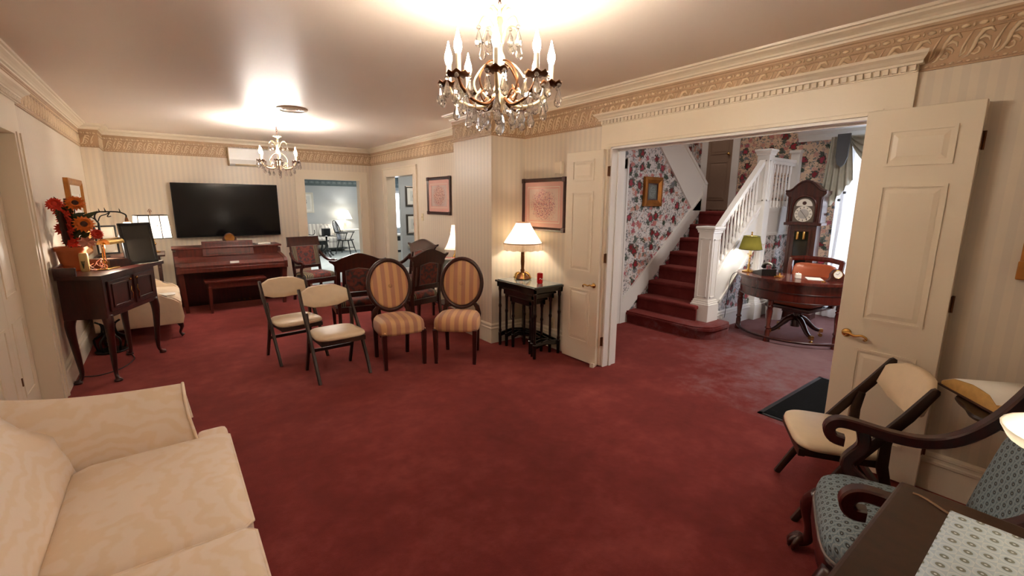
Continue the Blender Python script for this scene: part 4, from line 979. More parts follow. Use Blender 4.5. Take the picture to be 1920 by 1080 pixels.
# floor waste basket by the stairs
t = thing('waste_basket', 'white waste basket against the wall behind the desk legs', 'basket', (6.98, 2.80, 0)); bm = B()
lathe(bm, [(0, 0), (0.10, 0), (0.12, 0.26), (0.125, 0.26), (0.125, 0.27), (0.115, 0.27), (0.095, 0.01), (0, 0.01)], 20); obj('basket_body', bm, 'white_plastic', t, S); bm = B(); tube(bm, [(0.122*math.cos(2*PI*k/20), 0.122*math.sin(2*PI*k/20), 0.268) for k in range(20)], 0.006, 5, closed=True); obj('rim', bm, 'white_plastic', t, PI)
bm = B(); box(bm, -0.035, 0.035, -0.008, 0, -0.055, 0.055, 0.003, 1); o = thing('wall_outlet', 'white wall outlet with plugs beside the bottom stair', 'outlet', (5.83, 2.998, 0.13)); obj('plate', bm, 'white_plastic', o); bm = B(); box(bm, -0.02, 0.02, -0.035, -0.008, 0.0, 0.04, 0.004, 1); obj('plug', bm, 'white_plastic', o)
_c = (obj('lamp_cord', (lambda b: (tube(b, catmull([(6.02, 2.90, 0.77), (5.98, 2.975, 0.70), (5.93, 2.98, 0.42), (5.88, 2.965, 0.18), (5.845, 2.955, 0.15)], 5), 0.004, 5), b)[1])(B()), 'black_plastic', LMP, PI)); _c.matrix_parent_inverse = MX(LMP.location, 0.5).inverted()
# ================================================================== SITTING ROOM FURNITURE (chairs face local -Y)
def superpts(rx, ry, e, n=36):
    out = []
    for i in range(n):
        a = 2*PI*i/n; c, s = math.cos(a), math.sin(a)
        out.append((rx*math.copysign(abs(c)**e, c), ry*math.copysign(abs(s)**e, s)))
    return out
def pad(bm, outline, layers, mat=None, bend=None):
    """stack of scaled outlines -> closed cushion; layers = [(scale, z)]"""
    rings = []
    for sc, z in layers:
        rings.append([bm.verts.new((x*sc, y*sc, z)) for x, y in outline])
    grid_faces(bm, rings); vs_ = [v for r in rings for v in r]
    if bend:
        for v in vs_: v.co = bend(v.co)
    xf(bm, vs_, mat); return vs_
# ---- folding chair with cream vinyl
def folding_chair(label, loc, rz):
    t = thing('folding_chair', label, 'chair', loc, rz, 'cream vinyl folding chairs')
    # seat
    outl = [(x*(1.0-0.10*(y+0.21)/0.42), y) for x, y in superpts(0.235, 0.215, 0.45)]
    bm = B(); pad(bm, outl, [(0.94, 0.395), (0.99, 0.402), (1.0, 0.415), (0.985, 0.430), (0.93, 0.440), (0.6, 0.447), (0.2, 0.448)], MX((0, -0.055, 0))); obj('seat', bm, 'cream_vinyl', t, PI)
    bm = B(); box(bm, -0.205, 0.205, -0.255, -0.225, 0.355, 0.395); box(bm, -0.19, 0.19, 0.09, 0.115, 0.365, 0.395); box(bm, -0.205, -0.185, -0.24, 0.1, 0.36, 0.395); box(bm, 0.185, 0.205, -0.24, 0.1, 0.36, 0.395); obj('seat_frame', bm, 'dark_walnut', t)
    # backrest: octagonal bowed pad
    poly = [(-0.235, -0.055), (-0.235, 0.05), (-0.13, 0.098), (0, 0.106), (0.13, 0.098), (0.235, 0.05), (0.235, -0.055), (0.12, -0.098), (0, -0.106), (-0.12, -0.098)]
    fine = []
    for i in range(len(poly)):
        a, b = Vector(poly[i]), Vector(poly[(i+1) % len(poly)])
        for k in range(3): fine.append(tuple(a.lerp(b, k/3)))
    bm = B(); pad(bm, fine, [(0.5, -0.028), (0.93, -0.026), (1.0, -0.016), (1.0, 0.010), (0.95, 0.018), (0.5, 0.02)], None)
    for v in bm.verts:
        x, y, z = v.co; v.co = Vector((x, 0.215+0.09*y*0+0.045*(1-(x/0.235)**2)+z*1.0+y*0.30, 0.725+y))
    obj('backrest', bm, 'cream_vinyl', t, PI)
    for sx in (-1, 1):
        bm = B(); path_bar(bm, [(sx*0.238, -0.245, 0.0), (sx*0.24, -0.17, 0.15), (sx*0.238, -0.05, 0.36), (sx*0.236, 0.06, 0.52), (sx*0.234, 0.16, 0.66), (sx*0.230, 0.245, 0.80), (sx*0.230, 0.252, 0.812)], 0.042, 0.026, (1, 0, 0), [0.75, 0.85, 1.0, 1.1, 1.15, 0.85, 0.4]); obj('front_leg', bm, 'dark_walnut', t, S)
        bm = B(); path_bar(bm, [(sx*0.212, 0.12, 0.60), (sx*0.212, 0.10, 0.50), (sx*0.212, 0.10, 0.38), (sx*0.214, 0.14, 0.22), (sx*0.216, 0.23, 0.0)], 0.045, 0.024, (1, 0, 0), [0.7, 1.0, 1.1, 0.95, 0.7]); obj('rear_leg', bm, 'dark_walnut', t, S)
        bm = B(); lathe(bm, [(0, 0), (0.008, 0), (0.009, 0.004), (0, 0.007)], 10, MX((sx*0.252, -0.05, 0.36), ry=sx*PI/2)); obj('pivot', bm, 'steel', t, S)
    bm = B(); box(bm, -0.21, 0.21, 0.125, 0.145, 0.20, 0.232); obj('stretcher', bm, 'dark_walnut', t)
    return t
fc = folding_chair('cream vinyl folding chair standing nearest the viewer in the centre group', (1.19, 4.40, 0), 0.05)
dup(fc, (0.98, 5.15, 0), 0.14, 'cream vinyl folding chair standing behind another, nearest the piano bench')
dup(fc, (2.82, 0.70, 0), PI+0.56, 'cream vinyl folding chair turned sideways before the open panelled door')
# ---- oval back side chair with satin stripes
def oval_chair(label, loc, rz):
    t = thing('oval_back_chair', label, 'chair', loc, rz, 'striped oval back chairs')
    outl = [(x*(1.0-0.10*(y+0.24)/0.48), y) for x, y in superpts(0.245, 0.235, 0.5)]
    bm = B(); pad(bm, outl, [(0.9, 0.345), (0.985, 0.35), (1.0, 0.375), (1.0, 0.42), (0.97, 0.455), (0.88, 0.482), (0.65, 0.500), (0.3, 0.508), (0.05, 0.51)], MX((0, -0.015, 0))); obj('seat', bm, 'satin_stripe', t, PI)
    bm = B()
    for sx in (-1, 1):
        bmesh.ops.create_uvsphere(bm, u_segments=8, v_segments=6, radius=0.010, matrix=MX((sx*0.205, -0.243, 0.385)))
    obj('seat_button', bm, 'satin_stripe', t, PI)
    cz, ry_, rx_ = 0.775, 0.262, 0.222
    def backp(a, k=1.0, off=0.0): return Vector((rx_*k*math.cos(a), 0.235+0.20*(ry_*k*math.sin(a))*1.0+off, cz+ry_*k*math.sin(a)))
    bm = B(); tube(bm, [backp(2*PI*k/40) for k in range(40)], 0.023, 10, closed=True, up=(0, 1, -0.2)); obj('oval_frame', bm, 'mahogany', t, PI)
    bm = B(); rings = []
    for k, off in ((0.93, 0.012), (0.94, -0.008), (0.85, -0.020), (0.55, -0.030), (0.15, -0.030)): rings.append([bm.verts.new(backp(2*PI*j/36, k, off)) for j in range(36)])
    grid_faces(bm, rings); bk = obj('backrest', bm, 'satin_stripe', t, PI)
    bm = B(); bmesh.ops.create_uvsphere(bm, u_segments=14, v_segments=8, radius=0.022, matrix=MX((0, 0.198, cz+0.0)) @ Matrix.Diagonal((1, 0.5, 1, 1))); obj('button', bm, 'satin_stripe', bk, PI)
    for sx in (-1, 1):
        bm = B(); path_bar(bm, [(sx*0.135, 0.19, 0.575), (sx*0.175, 0.19, 0.52), (sx*0.19, 0.205, 0.44), (sx*0.18, 0.215, 0.36), (sx*0.175, 0.222, 0.30), (sx*0.170, 0.235, 0.0)], 0.045, 0.035, (0, 1, 0), [0.7, 1.1, 1.15, 1, 0.95, 0.8]); obj('leg', bm, 'mahogany', t, S)
        bm = B(); rbar(bm, (sx*0.205, -0.215, 0.36), (sx*0.200, -0.22, 0.0), 0.046, 0.046, (0, 1, 0), 0.68); obj('leg', bm, 'mahogany', t)
    return t
oc = oval_chair('oval back striped chair facing forward beside the cream folding chairs', (1.81, 4.34, 0), -0.10)
dup(oc, (2.385, 4.07, 0), -0.71, 'oval back striped chair angled next to the papered chimney breast')
# ---- Victorian chairs with serpentine crest, tapestry upholstery
def victorian(label, loc, rz, arms=False, straight=False, group='carved tapestry chairs'):
    t = thing('victorian_chair', label, 'chair', loc, rz, group)
    W = 0.25
    outl = [(x*(1.0-0.08*(y+0.24)/0.48), y) for x, y in superpts(0.27, 0.235, 0.4)]
    bm = B(); pad(bm, outl, [(0.93, 0.40), (1.0, 0.41), (1.0, 0.44), (0.96, 0.475), (0.8, 0.492), (0.45, 0.50), (0.1, 0.502)], MX((0, -0.03, 0))); st = obj('seat', bm, 'tapestry', t, PI)
    bm = B(); tube(bm, [(x*1.005, y*1.005-0.03, 0.408) for x, y in outl], 0.006, 5, closed=True); obj('piping', bm, plain('welt_grey', srgb(120, 112, 110), 0.7) if 'welt_grey' not in MATS else 'welt_grey', st, PI)
    bm = B(); box(bm, -0.26, 0.26, -0.265, -0.225, 0.33, 0.40, 0.006, 1); box(bm, -0.235, 0.235, 0.17, 0.20, 0.33, 0.40); box(bm, -0.265, -0.235, -0.25, 0.19, 0.33, 0.40); box(bm, 0.235, 0.265, -0.25, 0.19, 0.33, 0.40); obj('seat_rail', bm, 'mahogany', t)
    def by(z): return 0.20+0.16*max(0, z-0.42)
    for sx in (-1, 1):
        bm = B(); path_bar(bm, [(sx*0.232, 0.27, 0.0), (sx*0.230, 0.215, 0.25), (sx*0.228, 0.20, 0.42), (sx*0.226, by(0.7), 0.70), (sx*0.224, by(0.95), 0.95)], 0.040, 0.04, (0, 1, 0)); obj('back_post', bm, 'mahogany', t, S)
        bm = B(); rbar(bm, (sx*0.243, -0.24, 0.36), (sx*0.238, -0.245, 0.0), 0.045, 0.045, (0, 1, 0), 0.65); obj('leg', bm, 'mahogany', t)
    bm = B()
    if straight:
        crest = [(-0.275, 0.93), (-0.285, 0.90), (0.285, 0.90), (0.275, 0.93), (0.27, 1.045), (0.275, 1.06), (-0.275, 1.06), (-0.27, 1.045)]
    else:
        up = catmull([(-0.325, 0.992, 0), (-0.25, 0.982, 0), (-0.15, 1.022, 0), (0, 1.062, 0), (0.15, 1.022, 0), (0.25, 0.982, 0), (0.325, 0.992, 0)], 5)
        crest = [(p.x, p.y) for p in up] + [(0.318, 0.966), (0.285, 0.945), (0.262, 0.915), (0.262, 0.885), (0.250, 0.845), (0.20, 0.845), (-0.20, 0.845), (-0.250, 0.845), (-0.262, 0.885), (-0.262, 0.915), (-0.285, 0.945), (-0.318, 0.966)]
    vv = prism(bm, crest, -0.019, 0.019)
    for v in vv:
        a, b, c = v.co; v.co = Vector((a, by(b)+c, b))
    obj('crest_rail', bm, 'mahogany', t)
    bm = B()
    for sx in (-1, 1): rbar(bm, (sx*0.165, by(0.56), 0.56), (sx*0.165, by(0.9), 0.9), 0.035, 0.03, (0, 1, 0))
    rbar(bm, (-0.235, by(0.56), 0.56), (0.235, by(0.56), 0.56), 0.028, 0.06, (0, 0, 1)); obj('back_frame', bm, 'mahogany', t)
    hw = 0.145
    top = [(hw, 0.86), (0.10, 0.868), (0.0, 0.888), (-0.10, 0.868), (-hw, 0.86)] if not straight else [(hw, 0.905), (-hw, 0.905)]
    poly = [(-hw, 0.60), (hw, 0.60)] + top
    if straight: poly = [(-0.225, 0.58), (0.225, 0.58), (0.225, 0.905), (-0.225, 0.905)]
    bm = B(); vv = prism(bm, poly, -0.024, 0.024)
    for v in vv:
        a, b, c = v.co; v.co = Vector((a, by(b)+c, b))
    pn = obj('back_panel', bm, 'tapestry', t)
    for s_ in (-1, 1):
        bm = B(); tube(bm, [(a, by(b)+s_*0.024, b) for a, b in poly], 0.005, 5, closed=True); obj('gimp_trim', bm, 'welt_grey', pn, PI)
    if arms:
        for sx in (-1, 1):
            bm = B(); pts = catmull([(sx*0.25, by(0.78), 0.80), (sx*0.275, 0.12, 0.70), (sx*0.29, -0.05, 0.655), (sx*0.295, -0.17, 0.665), (sx*0.295, -0.225, 0.645), (sx*0.29, -0.20, 0.60)], 4); path_bar(bm, pts, 0.045, 0.04, (1, 0, 0)); path_bar(bm, catmull([(sx*0.29, -0.19, 0.63), (sx*0.30, -0.16, 0.52), (sx*0.275, -0.21, 0.38)], 4), 0.04, 0.035, (1, 0, 0)); obj('arm', bm, 'mahogany', t, S)
    return t
v1 = victorian('carved crest chair seen from behind, nearest the cream folding chairs', (1.79, 5.56, 0), PI-0.15)
dup(v1, (2.58, 5.52, 0), PI+0.24, 'carved crest chair seen from behind, between the two oval back chairs')
victorian('carved crest armchair against the wall under the smaller flower print', (3.02, 6.62, 0), -1.22, arms=True)
victorian('tapestry armchair with straight crest beside the piano', (1.91, 8.04, 0), 0.26, arms=True, straight=True)
# ---- spinet piano, faces -Y; origin floor centre of back
PN = thing('piano', 'reddish brown spinet piano below the wall television', 'piano', (0.775, 8.98, 0), 0)
for sx in (-1, 1): 
    bm = B(); poly = [(0.0, 0), (-0.42, 0), (-0.42, 0.10), (-0.40, 0.60), (-0.60 if False else -0.44, 0.62), (-0.44, 0.72), (-0.40, 0.88), (0.0, 0.88)]
    a = [bm.verts.new((sx*0.745, y, z)) for y, z in poly]; b = [bm.verts.new((sx*0.705, y, z)) for y, z in poly]
    grid_faces(bm, [a, b]); obj('side_panel', bm, 'piano_wood', PN)
bm = B(); box(bm, -0.71, 0.71, -0.40, -0.38, 0.06, 0.60); box(bm, -0.71, 0.71, -0.36, 0, 0.0, 0.06); obj('lower_board', bm, 'mahogany', PN)
bm = B(); box(bm, -0.73, 0.73, -0.96, -0.38, 0.60, 0.665, 0.005, 1); obj('key_bed', bm, 'piano_wood', PN)
bm = B(); prof = [(-0.955, 0.665), (-0.955, 0.70), (-0.90, 0.745), (-0.70, 0.775), (-0.44, 0.79), (-0.44, 0.665)]
a = [bm.verts.new((-0.69, y, z)) for y, z in prof]; b = [bm.verts.new((0.69, y, z)) for y, z in prof]; grid_faces(bm, [a, b]); obj('fallboard', bm, 'piano_wood', PN)
for sx in (-1, 1): 
    bm = B(); pr = [(-0.965, 0.60), (-0.965, 0.71), (-0.92, 0.755), (-0.44, 0.81), (-0.44, 0.60)]; a = [bm.verts.new((sx*0.735, y, z)) for y, z in pr]; b = [bm.verts.new((sx*0.685, y, z)) for y, z in pr]; grid_faces(bm, [a, b]); obj('key_cheek', bm, 'piano_wood', PN)
bm = B(); box(bm, -0.06, 0.06, -0.93, -0.90, 0.715, 0.745, 0, 2, MX((0, -0.02, 0.0))); obj('name_plate', bm, 'paper', PN)
bm = B(); box(bm, -0.705, 0.705, -0.445, -0.42, 0.78, 0.91); obj('upper_board', bm, 'piano_wood', PN)
bm = B(); box(bm, -0.755, 0.755, -0.46, 0.01, 0.905, 0.935, 0.006, 2); obj('lid', bm, 'piano_wood', PN)
ds = None
bm = B(); M_ = MX((0, -0.47, 0.79), rx=-0.22); box(bm, -0.37, 0.33, -0.012, 0.012, 0, 0.235, 0.004, 1, M_); ds = obj('music_desk', bm, 'piano_wood', PN)
bm = B()
for a in ((-0.32, 0.28, 0.195, 0.205), (-0.32, 0.28, 0.035, 0.045), (-0.32, -0.31, 0.035, 0.205), (0.27, 0.28, 0.035, 0.205)): box(bm, a[0], a[1], -0.017, -0.01, a[2], a[3], 0, 1, M_)
obj('desk_moulding', bm, 'mahogany', ds)
for sx in (-1, 1):
    bm = B(); rbar(bm, (sx*0.69, -0.90, 0.60), (sx*0.655, -0.86, 0.0), 0.075, 0.075, (0, 1, 0), 0.6); obj('leg', bm, 'piano_wood', PN)
for k in range(3):
    bm = B(); tube(bm, [(0.05+k*0.08, -0.38, 0.05), (0.05+k*0.08, -0.46, 0.045)], [0.010, 0.016], 8, flat=0.5); obj('pedal', bm, 'brass', PN, PI)
PB = thing('piano_bench', 'plain reddish wooden bench pushed in at the piano', 'bench', (0.76, 8.02, 0), 0.0)
bm = B(); box(bm, -0.40, 0.40, -0.16, 0.16, 0.455, 0.485, 0.005, 2); obj('bench_top', bm, 'piano_wood', PB); bm = B(); box(bm, -0.36, 0.36, -0.135, 0.135, 0.37, 0.455); obj('apron', bm, 'piano_wood', PB)
for sx in (-1, 1):
    for sy in (-1, 1): bm = B(); rbar(bm, (sx*0.345, sy*0.12, 0.40), (sx*0.35, sy*0.125, 0), 0.05, 0.05, (0, 1, 0), 0.6); obj('leg', bm, 'piano_wood', PB)
mantel_clock('mantel_clock', 'small wooden mantel clock standing on the piano lid', (0.80, 8.70, 0.935), 0.0, 1.05, 'clock_wood', 'gilt_frame')
bm = B(); box(bm, -0.10, 0.10, -0.07, 0.07, 0, 0.012); o = thing('sheet_music', 'small stack of pale sheet music at the right end of the piano lid', 'sheet music', (1.28, 8.72, 0.935), 0.2); obj('booklet', bm, 'paper', o); bm = B(); box(bm, -0.09, 0.1, -0.06, 0.07, 0.012, 0.02); obj('booklet', bm, 'mat_white', o)
# television
TV = thing('television', 'large black flat television on the wall above the piano', 'television', (0.90, 9.36, 1.49), 0.0)
bm = B(); box(bm, -0.785, 0.785, -0.035, 0.0, -0.45, 0.45, 0.006, 2); obj('housing', bm, 'black_plastic', TV); bm = B(); box(bm, -0.775, 0.775, -0.038, -0.034, -0.437, 0.442); obj('screen_panel', bm, 'screen', TV); bm = B(); box(bm, -0.25, 0.25, 0.0, 0.07, -0.2, 0.2); obj('wall_bracket', bm, 'black_plastic', TV)
# air conditioner
AC = thing('air_conditioner', 'white wall mounted air conditioner high above the television', 'air conditioner', (1.52, 9.43, 2.40), 0)
bm = B(); pr = [(0, -0.15), (-0.13, -0.15), (-0.18, -0.125), (-0.205, -0.05), (-0.205, 0.13), (-0.17, 0.15), (0, 0.15)]
a = [bm.verts.new((-0.55, y, z)) for y, z in pr]; b = [bm.verts.new((0.50, y, z)) for y, z in pr]; grid_faces(bm, [a, b]); obj('body', bm, 'white_plastic', AC)
bm = B(); rbar(bm, (-0.46, -0.175, -0.137), (0.45, -0.175, -0.137), 0.055, 0.008, (0, 0.4, 1)); obj('louver', bm, 'ivory_plastic', AC)
bm = B(); box(bm, -0.552, -0.545, -0.2, 0, -0.15, 0.15); obj('end_cap', bm, 'ivory_plastic', AC)
# ceiling register
CV = thing('ceiling_vent', 'round white vent set in the ceiling before the far chandelier', 'vent', (1.30, 5.92, ZC), 0); bm = B(); lathe(bm, [(0.13, 0), (0.165, 0), (0.17, -0.008), (0.155, -0.02), (0.13, -0.022)], 32, cap=False); obj('rim', bm, 'cream_paint', CV, S)
for r in (0.12, 0.09, 0.06): bm = B(); lathe(bm, [(r, -0.001), (r, -0.016), (r-0.022, -0.008), (r-0.022, -0.001)], 28, cap=False); obj('cone_ring', bm, 'cream_paint', CV, S)
# pictures and wall plates
picture('framed_print', 'dark framed print of a pink bouquet above the fringed lamp', 0.73, 0.585, 0.042, 'mahogany', 'art_bouquet', 0.075, 'mat_pink', (XR-0.002, 3.91, 1.63), -PI/2, 0.028, True, liner='mat_white')
picture('framed_print', 'dark framed print of flower spray on the wall beside the narrow doorway', 0.76, 0.585, 0.045, 'mahogany', 'art_spray', 0.085, 'mat_pink', (XR2-0.002, 6.50, 1.75), -PI/2, 0.028, True, liner='mat_white')
picture('framed_mirror', 'gold framed picture on the left wall above the flowers', 1.10, 0.92, 0.07, 'gilt_frame', 'paper', 0.10, 'mat_white', (XL+0.002, 7.50, 1.43), PI/2, 0.04)
picture('framed_picture', 'gold framed picture cut by the right edge of the view', 0.62, 0.75, 0.075, 'gilt_frame', 'art_dark', 0.02, 'mahogany', (XR-0.002, -0.065, 1.665), -PI/2, 0.04, True)
def plate(name, label, cat, loc, rz, w, h, mat, knob=True):
    t = thing(name, label, cat, loc, rz); bm = B(); box(bm, -w/2, w/2, -0.010, 0, -h/2, h/2, 0.003, 1); obj('plate', bm, mat, t)
    if knob: bm = B(); box(bm, -0.006, 0.006, -0.022, -0.008, -0.012, 0.012, 0.002, 1); obj('toggle', bm, mat, t)
plate('light_switch', 'ivory light switch plate beside the narrow doorway', 'switch', (XR2, 7.12, 1.40), -PI/2, 0.075, 0.12, 'ivory_plastic')
t = thing('door_chime', 'small cream chime box on the wall over the pink bouquet print', 'chime', (XR, 3.66, 2.02), -PI/2); bm = B(); box(bm, -0.055, 0.055, -0.035, 0, -0.06, 0.06, 0.004, 1); obj('case', bm, 'cream_paint', t); bm = B(); box(bm, 0.035, 0.056, -0.038, 0.0, -0.064, 0.064, 0.002, 1); obj('cover_edge', bm, 'cream_paint', t)
# ---- nest of black tables with glass and a fringed lamp
def nest_table(label, x0, x1, y0, y1, zt, top=True):
    t = thing('nesting_table', label, 'table', ((x0+x1)/2, (y0+y1)/2, 0), 0, 'nest of black tables'); w, d = (x1-x0)/2, (y1-y0)/2
    bm = B(); box(bm, -w, w, -d, d, zt-0.022, zt, 0.006, 2); obj('table_top', bm, 'black_lacquer', t)
    bm = B(); i = 0.02
    box(bm, -w+i, -w+i+0.02, -d+i, d-i, zt-0.075, zt-0.022); box(bm, w-i-0.02, w-i, -d+i, d-i, zt-0.075, zt-0.022); box(bm, -w+i, w-i, d-i-0.02, d-i, zt-0.075, zt-0.022); box(bm, -w+i, w-i, -d+i, -d+i+0.02, zt-0.06, zt-0.022); obj('apron', bm, 'black_lacquer', t)
    h = zt-0.06
    prof = [(0.0, 0), (0.017, 0), (0.019, 0.10), (0.022, 0.15), (0.014, 0.16), (0.018, 0.18), (0.013, 0.20), (0.015, h*0.45), (0.013, h*0.62), (0.019, h*0.66), (0.013, h*0.70), (0.015, h*0.9), (0.02, h*0.93), (0.02, h), (0, h)]
    for sx in (-1, 1):
        for sy in (-1, 1):
            bm = B(); lathe(bm, prof, 10, MX((sx*(w-0.045), sy*(d-0.045), 0))); obj('leg', bm, 'black_lacquer', t, S)
    bm = B()
    for sy in (-1, 1): path_bar(bm, [(-w+0.045, sy*(d-0.045), 0.13), (0, sy*(d-0.045), 0.155), (w-0.045, sy*(d-0.045), 0.13)], 0.05, 0.018, (0, 1, 0))
    path_bar(bm, [(w-0.045, -d+0.045, 0.13), (w-0.045, 0, 0.155), (w-0.045, d-0.045, 0.13)], 0.05, 0.018, (1, 0, 0)); obj('stretcher', bm, 'black_lacquer', t, S)
    return t
nest_table('largest black table of the nest carrying the fringed lamp', 2.95, 3.385, 3.48, 4.20, 0.78)
nest_table('black middle table nested under the largest black table', 2.985, 3.33, 3.56, 4.12, 0.70)
nest_table('smallest black table nested innermost under the lamp', 3.02, 3.275, 3.64, 4.04, 0.62)
bm = B(); box(bm, 2.975, 3.36, 3.505, 4.175, 0.781, 0.787); o = obj('glass_top', bm, plain('table_glass', srgb(120, 136, 138), 0.06, var=0.05, coat=0.5)); tag(o, 'sheet of grey glass laid on the black nest table', 'glass top')
TL = thing('fringed_lamp', 'brass table lamp with cream fringed shade on the black tables', 'lamp', (3.215, 4.02, 0.787), 0)
bm = B(); lathe(bm, [(0, 0), (0.085, 0), (0.09, 0.012), (0.07, 0.03), (0.045, 0.05), (0.03, 0.07), (0.022, 0.085), (0.026, 0.10), (0.018, 0.12), (0.023, 0.20), (0.020, 0.30), (0.014, 0.33), (0.020, 0.345), (0.010, 0.36), (0.010, 0.43), (0, 0.43)], 20); obj('base', bm, 'aged_brass', TL, S)
for k in range(6):
    a = k*PI/3; bm = B(); tube(bm, catmull([(0.04*math.cos(a), 0.04*math.sin(a), 0.07), (0.075*math.cos(a), 0.075*math.sin(a), 0.06), (0.095*math.cos(a), 0.095*math.sin(a), 0.02), (0.105*math.cos(a), 0.105*math.sin(a), 0.008)], 3), 0.012, 6); obj('scroll_foot', bm, 'brass', TL, PI)
bm = B(); lathe(bm, [(0.218, 0.405), (0.215, 0.42), (0.195, 0.45), (0.14, 0.53), (0.088, 0.62), (0.078, 0.645)], 32, cap=False); sh = obj('shade', bm, 'shade_cream', TL, PI)
bm = B(); tube(bm, [(0.219*math.cos(2*PI*k/32), 0.219*math.sin(2*PI*k/32), 0.412) for k in range(32)], 0.005, 5, closed=True); plain('braid', srgb(140, 96, 60), 0.7); obj('shade_braid', bm, 'braid', sh, PI); bm = B(); tube(bm, [(0.079*math.cos(2*PI*k/20), 0.079*math.sin(2*PI*k/20), 0.645) for k in range(20)], 0.004, 5, closed=True); obj('shade_top_ring', bm, 'braid', sh, PI)
bm = B(); n = 120
for k in range(n):
    a = 2*PI*k/n; c, s_ = math.cos(a)*0.218, math.sin(a)*0.218; d = 2*PI*0.218/n*0.42
    tx, ty = -math.sin(a)*d, math.cos(a)*d; L_ = 0.335+0.004*math.sin(k*7)
    bm.faces.new([bm.verts.new(p) for p in ((c-tx, s_-ty, 0.408), (c+tx, s_+ty, 0.408), (c+tx, s_+ty, L_), (c-tx, s_-ty, L_))])
fr_ = obj('fringe', bm, 'shade_fringe', sh); fr_['kind'] = 'stuff'
bm = B(); lathe(bm, [(0, 0.43), (0.016, 0.44), (0.028, 0.48), (0.02, 0.52), (0, 0.535)], 12); obj('bulb', bm, 'bulb_glow', TL, PI)
point_light('fringed_lamp_light', (0, 0, 0.49), 8, WARM, 0.03, TL)
CAN = thing('soda_can', 'small red drinks can standing on the glass topped nest table', 'can', (3.175, 3.665, 0.787), 0)
bm = B(); lathe(bm, [(0, 0.003), (0.026, 0.0), (0.032, 0.012), (0.032, 0.105), (0.027, 0.118)], 24); obj('can_body', bm, 'red_can', CAN, S); bm = B(); lathe(bm, [(0.027, 0.117), (0.028, 0.121), (0.025, 0.120), (0.024, 0.116), (0, 0.116)], 24, cap=False); obj('lid', bm, 'aluminium', CAN, S)
bm = B(); pts = [(-0.0325*math.sin(a)*1.01, -0.0325*math.cos(a)*1.01, z) for a, z in ((0.9, 0.05), (0.6, 0.062), (0.3, 0.055), (0.0, 0.048), (-0.3, 0.056))]; tube(bm, pts, 0.003, 5); obj('white_wave', bm, 'paper', CAN, PI)
o = obj('lamp_cord', (lambda b: (tube(b, catmull([(3.225, 4.22, 0.77), (3.23, 4.235, 0.6), (3.22, 4.238, 0.40), (3.21, 4.236, 0.28), (3.26, 4.225, 0.24)], 5), 0.004, 5), b)[1])(B()), 'black_plastic', TL, PI); o.location = (-TL.location.x, -TL.location.y, -TL.location.z)
plate('wall_outlet', 'cream outlet low on the wall behind the nest of tables', 'outlet', (3.408, 3.70, 0.30), -PI/2, 0.075, 0.12, 'ivory_plastic')
# ---- side table, tall lamp, leaning books by the recess
t = thing('lamp_table', 'dark lamp table in the recess behind the chimney breast', 'table', (3.22, 5.68, 0), 0); bm = B(); box(bm, -0.24, 0.24, -0.24, 0.24, 0.60, 0.625, 0.006, 2); obj('table_top', bm, 'mahogany', t); bm = B(); box(bm, -0.21, 0.21, -0.21, 0.21, 0.52, 0.60); obj('apron', bm, 'mahogany', t); bm = B(); box(bm, -0.2, 0.2, -0.2, 0.2, 0.2, 0.22); obj('shelf', bm, 'mahogany', t)
for sx in (-1, 1):
    for sy in (-1, 1): bm = B(); rbar(bm, (sx*0.2, sy*0.2, 0.55), (sx*0.2, sy*0.2, 0), 0.04, 0.04, (0, 1, 0), 0.7); obj('leg', bm, 'mahogany', t)
t = thing('bell_lamp', 'lamp with a tall white bell shade half hidden by the chimney breast', 'lamp', (3.30, 5.69, 0.625), 0); bm = B(); lathe(bm, [(0, 0), (0.07, 0), (0.07, 0.015), (0.03, 0.03), (0.045, 0.10), (0.055, 0.18), (0.04, 0.26), (0.015, 0.30), (0.012, 0.44), (0, 0.44)], 18); obj('base', bm, 'brass', t, S)
bm = B(); lathe(bm, [(0.160, 0.36), (0.146, 0.375), (0.100, 0.46), (0.068, 0.56), (0.056, 0.66), (0.056, 0.705)], 24, cap=False); obj('shade', bm, 'shade_white', t, PI); bm = B(); lathe(bm, [(0, 0.44), (0.016, 0.45), (0.026, 0.49), (0.018, 0.53), (0, 0.54)], 12); obj('bulb', bm, 'bulb_glow', t, PI); point_light('bell_lamp_light', (0, 0, 0.50), 7, WARM, 0.03, t)
for k, (x, lab, m, th) in enumerate(((2.98, 'white framed photograph leaning on the lamp table behind the oval chair', 'paper', 0.012), (3.03, 'red edged book leaning behind the framed photograph on the lamp table', 'red_can', 0.03))):
    t = thing('leaning_photo' if k == 0 else 'leaning_book', lab, 'picture' if k == 0 else 'book', (x+0.06, 5.52+0.03*k, 0.627), -0.9); t.rotation_euler = (-0.35, 0, -0.9)
    bm = B(); box(bm, -0.10, 0.10, 0, th, 0, 0.27, 0.003, 1); obj('cover', bm, m, t); bm = B(); box(bm, -0.075, 0.075, -0.003, 0, 0.03, 0.24); obj('print', bm, 'art_dark' if k == 0 else 'tan_pages', t)
